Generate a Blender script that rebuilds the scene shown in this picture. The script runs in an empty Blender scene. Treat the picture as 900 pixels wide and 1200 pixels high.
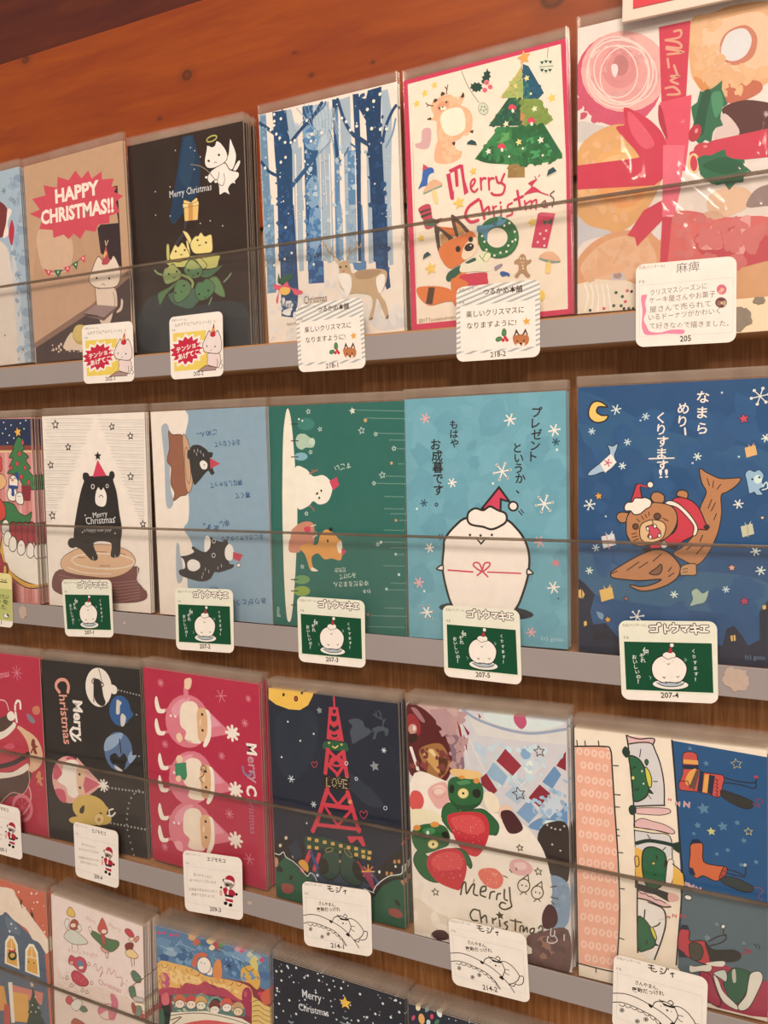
import bpy, math, random
from mathutils import Matrix, Vector
# ------------------------------------------------------------------ scene, camera, light, exposure
scene = bpy.context.scene
col = scene.collection
scene.view_settings.view_transform = 'Standard'
scene.view_settings.look = 'None'
scene.view_settings.gamma = 1.0
scene.view_settings.use_curve_mapping = False
scene.view_settings.exposure = -0.05
scene.cycles.transparent_max_bounces = 64
scene.cycles.max_bounces = 6
cd = bpy.data.cameras.new('camera'); cam = bpy.data.objects.new('camera', cd); col.objects.link(cam)
cd.sensor_fit = 'VERTICAL'; cd.sensor_height = 24.0; cd.lens = 19.5975; cd.clip_start = 0.01
cam.matrix_world = Matrix([[0.897243, -0.014002, 0.441315, 0.285293], [0.441062, 0.074772, -0.894356, -0.468423], [-0.020476, 0.997102, 0.073265, 0.116314], [0.0, 0.0, 0.0, 1.0]])
scene.camera = cam
world = bpy.data.worlds.new('shop_interior'); scene.world = world; world.use_nodes = True
bgn = world.node_tree.nodes['Background']
bgn.inputs[0].default_value = (1.0, 0.76, 0.58, 1); bgn.inputs[1].default_value = 0.47
def area(name, loc, target, size, power, color, shape='RECTANGLE', sy=None):
    l = bpy.data.lights.new(name, 'AREA'); l.energy = power; l.color = color; l.shape = shape
    l.size = size; l.size_y = sy or size
    o = bpy.data.objects.new(name, l); col.objects.link(o); o.location = loc
    o.rotation_euler = (Vector(target) - Vector(loc)).to_track_quat('-Z', 'Y').to_euler()
    return o
area('ceiling_lamp', (0.55, -1.55, 1.25), (0.05, 0.0, 0.05), 0.7, 20.0, (1.0, 0.765, 0.615), sy=0.5)
area('fill_light', (1.15, -1.7, 0.75), (-0.1, 0, 0.0), 0.45, 5.5, (1.0, 0.765, 0.615))  # unseen frontal fill, added to brighten the wall below the ledges
for i, (x, y, z, w) in enumerate(((.35, -1.15, 1.08, 11.0), (.62, -1.35, .98, 14.0), (.95, -1.5, .64, 15.0))):   # unseen point lights, added to put glints on the creased film
    l = bpy.data.lights.new('glint_light', 'POINT'); l.energy = w; l.color = (1.0, .80, .62); l.shadow_soft_size = .07
    o = bpy.data.objects.new('glint_light', l); col.objects.link(o); o.location = (x, y, z)
# ------------------------------------------------------------------ helpers
def tag(o, label=None, cat=None, group=None, kind=None):
    for k, v in (('label', label), ('category', cat), ('group', group), ('kind', kind)):
        if v: o[k] = v
    return o
def link(name, me, mat=None, parent=None):
    o = bpy.data.objects.new(name, me); col.objects.link(o)
    if mat: me.materials.append(mat)
    if parent: o.parent = parent
    return o
def empty(name, m):
    o = bpy.data.objects.new(name, None); col.objects.link(o); o.matrix_world = m; o.empty_display_size = 0.01
    return o
class MB:
    def __init__(s): s.v = []; s.f = []; s.m = []
    def quadbox(s, a, b, mi=0, bevel=0.0):
        (x0, y0, z0), (x1, y1, z1) = a, b; n = len(s.v)
        s.v += [(x0, y0, z0), (x1, y0, z0), (x1, y1, z0), (x0, y1, z0), (x0, y0, z1), (x1, y0, z1), (x1, y1, z1), (x0, y1, z1)]
        for q in ((0, 1, 5, 4), (1, 2, 6, 5), (2, 3, 7, 6), (3, 0, 4, 7), (4, 5, 6, 7), (3, 2, 1, 0)):
            s.f.append(tuple(n + i for i in q)); s.m.append(mi)
        return s
    def prism(s, pts, y0, y1, mi=0):           # outline in x,z seen from the front, CCW
        n = len(s.v); k = len(pts)
        s.v += [(x, y0, z) for x, z in pts] + [(x, y1, z) for x, z in pts]
        s.f.append(tuple(n + i for i in range(k))); s.m.append(mi)
        s.f.append(tuple(n + k + i for i in reversed(range(k)))); s.m.append(mi)
        for i in range(k):
            j = (i + 1) % k; s.f.append((n + j, n + i, n + k + i, n + k + j)); s.m.append(mi)
        return s
    def build(s, name, mats, parent=None, bevel=0.0):
        me = bpy.data.meshes.new(name); me.from_pydata(s.v, [], s.f)
        for m in (mats if isinstance(mats, (list, tuple)) else [mats]): me.materials.append(m)
        me.polygons.foreach_set('material_index', s.m); me.update()
        o = bpy.data.objects.new(name, me); col.objects.link(o)
        if parent: o.parent = parent
        if bevel:
            b = o.modifiers.new('soft_edges', 'BEVEL'); b.width = bevel; b.segments = 2; b.limit_method = 'ANGLE'
        return o
def newmat(name):
    m = bpy.data.materials.new(name); m.use_nodes = True; nt = m.node_tree
    return m, nt, nt.nodes, nt.links, nt.nodes['Principled BSDF']
def h2l(h):
    n = int(h)                                   # colour as one plain number: red * 65536 + green * 256 + blue
    c = [(n >> s & 255) / 255 for s in (16, 8, 0)]
    return tuple(x / 12.92 if x <= .04045 else ((x + .055) / 1.055) ** 2.4 for x in c) + (1.0,)
def wood(name, c0, c1, c2, scale, stretch, rough, bump=0.15, knots=()):
    m, nt, N, Lk, P = newmat(name)
    tc = N.new('ShaderNodeTexCoord'); mp = N.new('ShaderNodeMapping'); mp.inputs['Scale'].default_value = stretch
    Lk.new(tc.outputs['Object'], mp.inputs[0])
    n1 = N.new('ShaderNodeTexNoise'); n1.inputs['Scale'].default_value = scale; n1.inputs['Detail'].default_value = 8; n1.inputs['Roughness'].default_value = .62
    n1.inputs['Distortion'].default_value = .35
    Lk.new(mp.outputs[0], n1.inputs['Vector'])
    r = N.new('ShaderNodeValToRGB'); r.color_ramp.elements[0].color = h2l(c0); r.color_ramp.elements[1].color = h2l(c2)
    r.color_ramp.elements[0].position = .28; r.color_ramp.elements[1].position = .74
    e = r.color_ramp.elements.new(.5); e.color = h2l(c1)
    Lk.new(n1.outputs['Fac'], r.inputs[0]); out = r.outputs[0]
    for (x, z, rx, rz) in knots:
        vm = N.new('ShaderNodeMapping'); vm.vector_type = 'POINT'
        vm.inputs['Location'].default_value = (-x / rx, 0, -z / rz); vm.inputs['Scale'].default_value = (1 / rx, 0, 1 / rz)
        Lk.new(tc.outputs['Object'], vm.inputs[0])
        ln = N.new('ShaderNodeVectorMath'); ln.operation = 'LENGTH'; Lk.new(vm.outputs[0], ln.inputs[0])
        kr = N.new('ShaderNodeValToRGB'); el = kr.color_ramp.elements
        el[0].position = 0; el[0].color = (.5, .5, .5, 1); el[1].position = 1.0; el[1].color = (0, 0, 0, 1)
        a = el.new(.3); a.color = (.9, .9, .9, 1); b = el.new(.42); b.color = (.25, .25, .25, 1)
        dv = N.new('ShaderNodeMath'); dv.operation = 'MULTIPLY'; dv.inputs[1].default_value = .4
        Lk.new(ln.outputs['Value'], dv.inputs[0]); Lk.new(dv.outputs[0], kr.inputs[0])
        mx = N.new('ShaderNodeMix'); mx.data_type = 'RGBA'; mx.inputs[7].default_value = h2l(4858896)
        Lk.new(kr.outputs[0], mx.inputs[0]); Lk.new(out, mx.inputs[6]); out = mx.outputs[2]
    Lk.new(out, P.inputs['Base Color']); P.inputs['Roughness'].default_value = rough
    bp = N.new('ShaderNodeBump'); bp.inputs['Strength'].default_value = bump; bp.inputs['Distance'].default_value = .002
    Lk.new(n1.outputs['Fac'], bp.inputs['Height']); Lk.new(bp.outputs[0], P.inputs['Normal'])
    return m
def plain(name, c, rough=.5, var=.06, scale=60, spec=.4):
    m, nt, N, Lk, P = newmat(name)
    n1 = N.new('ShaderNodeTexNoise'); n1.inputs['Scale'].default_value = scale; n1.inputs['Detail'].default_value = 5
    tc = N.new('ShaderNodeTexCoord'); Lk.new(tc.outputs['Object'], n1.inputs['Vector'])
    mx = N.new('ShaderNodeMix'); mx.data_type = 'RGBA'; k = h2l(c)
    mx.inputs[6].default_value = tuple(x * (1 - var) for x in k[:3]) + (1,); mx.inputs[7].default_value = tuple(min(1, x * (1 + var)) for x in k[:3]) + (1,)
    Lk.new(n1.outputs['Fac'], mx.inputs[0]); Lk.new(mx.outputs[2], P.inputs['Base Color'])
    P.inputs['Roughness'].default_value = rough; P.inputs['Specular IOR Level'].default_value = spec
    return m
def clear(name, haze, tint, rough, fmul, haze_col=(1, 1, 1, 1)):   # thin clear plastic: transparent + fresnel gloss + faint milky scatter
    m = bpy.data.materials.new(name); m.use_nodes = True; nt = m.node_tree; N = nt.nodes; Lk = nt.links; N.clear()
    out = N.new('ShaderNodeOutputMaterial'); tr = N.new('ShaderNodeBsdfTransparent'); tr.inputs[0].default_value = tint
    gl = N.new('ShaderNodeBsdfGlossy'); gl.inputs['Roughness'].default_value = rough
    df = N.new('ShaderNodeBsdfDiffuse'); df.inputs[0].default_value = haze_col
    lw = N.new('ShaderNodeLayerWeight'); lw.inputs[0].default_value = .5
    pw = N.new('ShaderNodeMath'); pw.operation = 'POWER'; pw.inputs[1].default_value = 5; Lk.new(lw.outputs['Facing'], pw.inputs[0])
    mu = N.new('ShaderNodeMath'); mu.operation = 'MULTIPLY_ADD'; mu.inputs[1].default_value = .9 * fmul; mu.inputs[2].default_value = .035 * fmul; Lk.new(pw.outputs[0], mu.inputs[0])
    tc = N.new('ShaderNodeTexCoord'); nz = N.new('ShaderNodeTexNoise'); nz.inputs['Scale'].default_value = 35; Lk.new(tc.outputs['Object'], nz.inputs['Vector'])
    hz = N.new('ShaderNodeMath'); hz.operation = 'MULTIPLY'; hz.inputs[1].default_value = haze * 2; Lk.new(nz.outputs['Fac'], hz.inputs[0])
    m1 = N.new('ShaderNodeMixShader'); Lk.new(hz.outputs[0], m1.inputs[0]); Lk.new(tr.outputs[0], m1.inputs[1]); Lk.new(df.outputs[0], m1.inputs[2])
    m2 = N.new('ShaderNodeMixShader'); Lk.new(mu.outputs[0], m2.inputs[0]); Lk.new(m1.outputs[0], m2.inputs[1]); Lk.new(gl.outputs[0], m2.inputs[2])
    Lk.new(m2.outputs[0], out.inputs[0])
    return m
def ink_material():
    m, nt, N, Lk, P = newmat('printed_paper')
    at = N.new('ShaderNodeAttribute'); at.attribute_name = 'ink'
    tc = N.new('ShaderNodeTexCoord'); n1 = N.new('ShaderNodeTexNoise'); n1.inputs['Scale'].default_value = 140; n1.inputs['Detail'].default_value = 6
    Lk.new(tc.outputs['Object'], n1.inputs['Vector'])
    mr = N.new('ShaderNodeMapRange'); mr.inputs[3].default_value = .9; mr.inputs[4].default_value = 1.1; Lk.new(n1.outputs['Fac'], mr.inputs[0])
    mx = N.new('ShaderNodeVectorMath'); mx.operation = 'SCALE'; Lk.new(at.outputs['Color'], mx.inputs[0]); Lk.new(mr.outputs[0], mx.inputs['Scale'])
    Lk.new(mx.outputs[0], P.inputs['Base Color']); P.inputs['Roughness'].default_value = .5; P.inputs['Specular IOR Level'].default_value = .25
    return m
INK = ink_material()
FILM = clear('clear_film', .010, (.996, .993, .99, 1), .10, .95)
FLAP = clear('sealed_film_flap', .055, (.95, .93, .91, 1), .12, 1.0, (.85, .82, .78, 1))
ACRYL = clear('clear_acrylic', .005, (.995, .993, .99, 1), .03, .75)
ACLIP = clear('acrylic_ground_edge', .30, (.62, .56, .50, 1), .25, 1.0, (.30, .26, .22, 1))
ACEDGE = plain('acrylic_cut_edge', 5983298, .25, .15, 80)
STRIP = plain('grey_plastic_strip', 9934234, .45, .05, 40)
CREAM = plain('cream_strip', 14997952, .6, .06, 30)  # paler cream colour for the right end of the top strip
RESID = plain('dried_tape_glue', 12168356, .7, .12, 300)
RESID2 = plain('grey_tape_glue', 9077624, .7, .2, 300)
BOARD = wood('pale_shelf_wood', 11042392, 11897442, 12621936, 60, (1, 12, 12), .6)
PLY = wood('brown_plywood', 8541488, 10251844, 11832932, 55, (9, 9, .45), .55, .25)
BEAM = wood('orange_stained_beam', 8401421, 9256461, 10177293, 9, (1.1, 9, 9), .5, .08, knots=[(-0.1038, 0.3831, 0.0048, 0.004), (0.1577, 0.3705, 0.008, 0.006), (-0.1298, 0.3582, 0.0022, 0.0012), (-0.0023, 0.3618, 0.002, 0.0014), (-0.0148, 0.3786, 0.0018, 0.0009), (0.0427, 0.3602, 0.0016, 0.001), (-0.2611, 0.4276, 0.004, 0.003)])
DARKB = wood('shade_dark_board', 4328973, 5183757, 6104589, 9, (1.1, 9, 9), .55, .08)  # upper board: shade of its recess put into a darker wood colour
# ------------------------------------------------------------------ printed artwork: shapes in tenths of a millimetre on the card
def smooth(P, closed, n=5):
    k = len(P); out = []
    if k < 3: return P
    for i in range(k if closed else k - 1):
        p0 = P[(i - 1) % k] if closed or i else P[0]; p1 = P[i]; p2 = P[(i + 1) % k]; p3 = P[(i + 2) % k] if closed or i + 2 < k else P[-1]
        for j in range(n):
            t = j / n; a = t * t; b = a * t
            out.append(tuple(.5 * (2 * p1[d] + (p2[d] - p0[d]) * t + (2 * p0[d] - 5 * p1[d] + 4 * p2[d] - p3[d]) * a + (3 * p1[d] - p0[d] - 3 * p2[d] + p3[d]) * b) for d in (0, 1)))
    if not closed: out.append(P[-1])
    return out
def clip_round(P, out):                          # clip to a convex outline given counter-clockwise
    for i in range(len(out)):
        (ax, ay), (bx, by) = out[i - 1], out[i]; Q = []; k = len(P)
        for j in range(k):
            a, b = P[j], P[(j + 1) % k]
            da = (bx - ax) * (a[1] - ay) - (by - ay) * (a[0] - ax); db = (bx - ax) * (b[1] - ay) - (by - ay) * (b[0] - ax)
            if da >= -1e-9: Q.append(a)
            if (da >= -1e-9) != (db >= -1e-9):
                t = da / (da - db); Q.append((a[0] + (b[0] - a[0]) * t, a[1] + (b[1] - a[1]) * t))
        P = Q
        if len(P) < 3: return []
    return P
def clip(P, W, H):
    for ax, lim, sg in ((0, 0, 1), (0, W, -1), (1, 0, 1), (1, H, -1)):
        Q = []; k = len(P)
        for i in range(k):
            a, b = P[i], P[(i + 1) % k]; da = (a[ax] - lim) * sg; db = (b[ax] - lim) * sg
            if da >= 0: Q.append(a)
            if (da >= 0) != (db >= 0):
                t = da / (da - db); Q.append((a[0] + (b[0] - a[0]) * t, a[1] + (b[1] - a[1]) * t))
        P = Q
        if len(P) < 3: return []
    return P
_glyphs = {}
def glyphs(s, bold):
    key = (s, bold)
    if key not in _glyphs:
        c = bpy.data.curves.new('lettering', 'FONT'); c.body = s; c.resolution_u = 2 if len(s) < 12 else 1; c.offset = bold * .008; c.fill_mode = 'FRONT'
        o = bpy.data.objects.new('lettering', c); col.objects.link(o); bpy.context.view_layer.update()
        ev = o.evaluated_get(bpy.context.evaluated_depsgraph_get()); me = ev.to_mesh()
        V = [(v.co.x, v.co.y) for v in me.vertices]; F = [tuple(p.vertices) for p in me.polygons]
        ev.to_mesh_clear(); bpy.data.objects.remove(o); bpy.data.curves.remove(c)
        _glyphs[key] = (V, F)
    return _glyphs[key]
STEP = 1e-6
class Sheet:
    """one printed sheet: a thin card body and every printed shape laid on its face, all one mesh"""
    def __init__(s, W, H, base, th=.0004, corner=0.0, warp=None):
        s.W, s.H, s.th, s.warp = W, H, th, warp; s.v = []; s.f = []; s.c = []; s.k = 0
        out = []
        if corner:
            for cx, cy, a0 in ((corner, corner, 180), (W - corner, corner, 270), (W - corner, H - corner, 0), (corner, H - corner, 90)):
                out += [(cx + corner * math.cos(math.radians(a0 + 15 * i)), cy + corner * math.sin(math.radians(a0 + 15 * i))) for i in range(7)]
        else: out = [(0, 0), (W, 0), (W, H), (0, H)]
        s.out = out if corner else None
        n = len(out); paper = h2l(base); edge = h2l(14471876)
        s.v += [s.pt(x, y, 0) for x, y in out] + [s.pt(x, y, th) for x, y in out]
        s.f.append(tuple(range(n))); s.c.append(paper); s.f.append(tuple(n + i for i in reversed(range(n)))); s.c.append(edge)
        for i in range(n):
            j = (i + 1) % n; s.f.append((j, i, n + i, n + j)); s.c.append(edge)
    def pt(s, x, y, d):                          # tenths of mm -> metres, d = depth behind the face
        if s.warp: x, y = s.warp(x / s.W, y / s.H); return (x, d, y)
        return (x * 1e-4, d, y * 1e-4)
    def face(s, P, c, do_clip=True):
        if do_clip: P = clip(P, s.W, s.H)
        if s.out and len(P) > 2 and any(not (42 < x < s.W - 42 or 42 < y < s.H - 42) for x, y in P): P = clip_round(P, s.out)
        if len(P) < 3: return
        A = sum(P[i][0] * P[(i + 1) % len(P)][1] - P[(i + 1) % len(P)][0] * P[i][1] for i in range(len(P)))
        if A < 0: P = P[::-1]
        n = len(s.v); d = -STEP * s.k
        s.v += [s.pt(x, y, d) for x, y in P]; s.f.append(tuple(range(n, n + len(P)))); s.c.append(c)
    def stroke(s, P, w, c, closed=False):
        Q = [P[0]]
        for p in P[1:]:
            if math.hypot(p[0] - Q[-1][0], p[1] - Q[-1][1]) > .3: Q.append(p)
        if closed and len(Q) > 2 and math.hypot(Q[0][0] - Q[-1][0], Q[0][1] - Q[-1][1]) < .3: Q.pop()
        k = len(Q); h = max(w, .8) / 2
        if k < 2: return
        D = []
        for i in range(k if closed else k - 1):
            p, q = Q[i], Q[(i + 1) % k]; L = math.hypot(q[0] - p[0], q[1] - p[1]); D.append(((q[0] - p[0]) / L, (q[1] - p[1]) / L))
        A, B = [], []
        for i in range(k):
            d0 = D[i - 1] if closed or i else D[0]; d1 = D[i] if i < len(D) else D[-1]
            n = (-d0[1] - d1[1], d0[0] + d1[0]); L = math.hypot(*n)
            if L < .15: n, m = (-d1[1], d1[0]), 1.0
            else:
                n = (n[0] / L, n[1] / L); m = 1 / max(.45, -n[0] * d1[1] + n[1] * d1[0])
            A.append((Q[i][0] + n[0] * h * m, Q[i][1] + n[1] * h * m)); B.append((Q[i][0] - n[0] * h * m, Q[i][1] - n[1] * h * m))
        for i in range(len(D)):
            j = (i + 1) % k; s.face([A[i], B[i], B[j], A[j]], c)
        if w > 2.5 and not closed:
            for p, d in ((Q[0], (-D[0][0], -D[0][1])), (Q[-1], D[-1])):
                a0 = math.atan2(d[1], d[0]); s.face([(p[0] + h * math.cos(a0 + math.pi * (t / 6 - .5)), p[1] + h * math.sin(a0 + math.pi * (t / 6 - .5))) for t in range(7)], c)
    def op(s, line):
        s.k += 1; t = line.split(' ', 2); k, c, r = t[0], h2l(t[1]), t[2]
        if k == 't':
            q = r.split(' ', 6); x, y, wd, h, ang, bold = (float(a) for a in q[:6]); txt = q[6]
            V, F = glyphs(txt, int(bold))
            if not V: return
            ascii_ = all(ord(ch) < 256 for ch in txt); em = h * (1.22 if ascii_ else 1.0)
            x0 = min(v[0] for v in V); x1 = max(v[0] for v in V); sx = wd / max(x1 - x0, .05) if len(txt) > 1 else em
            ca, sa = math.cos(math.radians(ang / 10)), math.sin(math.radians(ang / 10)); n = len(s.v); d = -STEP * s.k; bad = set()
            for i, (a, b) in enumerate(V):
                X = (a - x0) * sx; Y = b * em; px = x + X * ca - Y * sa; py = y + X * sa + Y * ca
                if not (0 <= px <= s.W and 0 <= py <= s.H): bad.add(i)
                s.v.append(s.pt(px, py, d))
            for f in F:
                if not bad.intersection(f): s.f.append(tuple(n + i for i in f)); s.c.append(c)
            return
        q = [float(a) for a in r.split()]
        pr = lambda z: [(z[i], z[i + 1]) for i in range(0, len(z) - 1, 2)]
        if k == 'p': s.face(pr(q), c)
        elif k == 'b': s.face(smooth(pr(q), True), c)
        elif k == 'm':                            # loose painted dabs scattered inside an outline
            n, seed, r0, r1, br = int(q[0]), int(q[1]), q[2], q[3], q[4]; O = pr(q[5:]); R = random.Random(seed)
            xs = [p[0] for p in O]; ys = [p[1] for p in O]; got = 0
            for _ in range(n * 6):
                if got >= n: break
                x = R.uniform(min(xs), max(xs)); y = R.uniform(min(ys), max(ys)); ins = False
                for i in range(len(O)):
                    (xa, ya), (xb, yb) = O[i - 1], O[i]
                    if (ya > y) != (yb > y) and x < (xb - xa) * (y - ya) / (yb - ya) + xa: ins = not ins
                if not ins: continue
                got += 1; f = 1 + R.uniform(-br, br) / 100; rr = R.uniform(r0, r1); e = R.uniform(.5, 1); a0 = R.uniform(0, 3.14); s.k += .5
                P = []
                for i in range(9):
                    a = math.tau * i / 9; u = rr * R.uniform(.6, 1.15) * math.cos(a); v = rr * e * R.uniform(.6, 1.15) * math.sin(a)
                    P.append((x + u * math.cos(a0) - v * math.sin(a0), y + u * math.sin(a0) + v * math.cos(a0)))
                s.face(P, tuple(min(1, max(0, z * f)) for z in c[:3]) + (1,))
        elif k == 'l': s.stroke(pr(q[1:]), q[0], c)
        elif k == 'k': s.stroke(smooth(pr(q[1:]), False), q[0], c)
        elif k == 'o': s.stroke(smooth(pr(q[1:]), True, 4), q[0], c, True)
        elif k in 'er':
            w = q.pop(0) if k == 'r' else 0
            P = [(q[0] + q[2] * math.cos(a) + q[4] * math.sin(a), q[1] + q[3] * math.cos(a) + q[5] * math.sin(a)) for a in (math.tau * i / 22 for i in range(22))]
            s.face(P, c) if k == 'e' else s.stroke(P, w, c, True)
        elif k in 'sq':
            P = []
            for i in range(10):
                a = math.radians(90 + q[-1] + 36 * i); rr = q[2] * (1 if i % 2 == 0 else .48); P.append((q[0] + rr * math.cos(a), q[1] + rr * math.sin(a)))
            s.face(P, c) if k == 's' else s.stroke(P, q[3], c, True)
        elif k == 'f':
            x, y, rr, w, n, rot, dot = q
            for i in range(int(n)):
                a = math.radians(rot) + math.tau * i / n; e = (x + rr * math.cos(a), y + rr * math.sin(a)); s.k += .3; s.stroke([(x, y), e], w, c)
                if dot: s.face([(e[0] + dot * math.cos(b), e[1] + dot * math.sin(b)) for b in (math.tau * j / 8 for j in range(8))], c)
        elif k == 'd':
            for x, y in pr(q[1:]): s.face([(x + q[0] * math.cos(b), y + q[0] * math.sin(b)) for b in (math.tau * j / 8 for j in range(8))], c)
    def mesh(s, name):
        me = bpy.data.meshes.new(name); me.from_pydata(s.v, [], s.f); me.materials.append(INK)
        at = me.color_attributes.new('ink', 'FLOAT_COLOR', 'CORNER'); buf = []
        for f, c in zip(s.f, s.c): buf += list(c) * len(f)
        at.data.foreach_set('color', buf); me.update(); me['layers'] = float(s.k)
        return me
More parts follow.
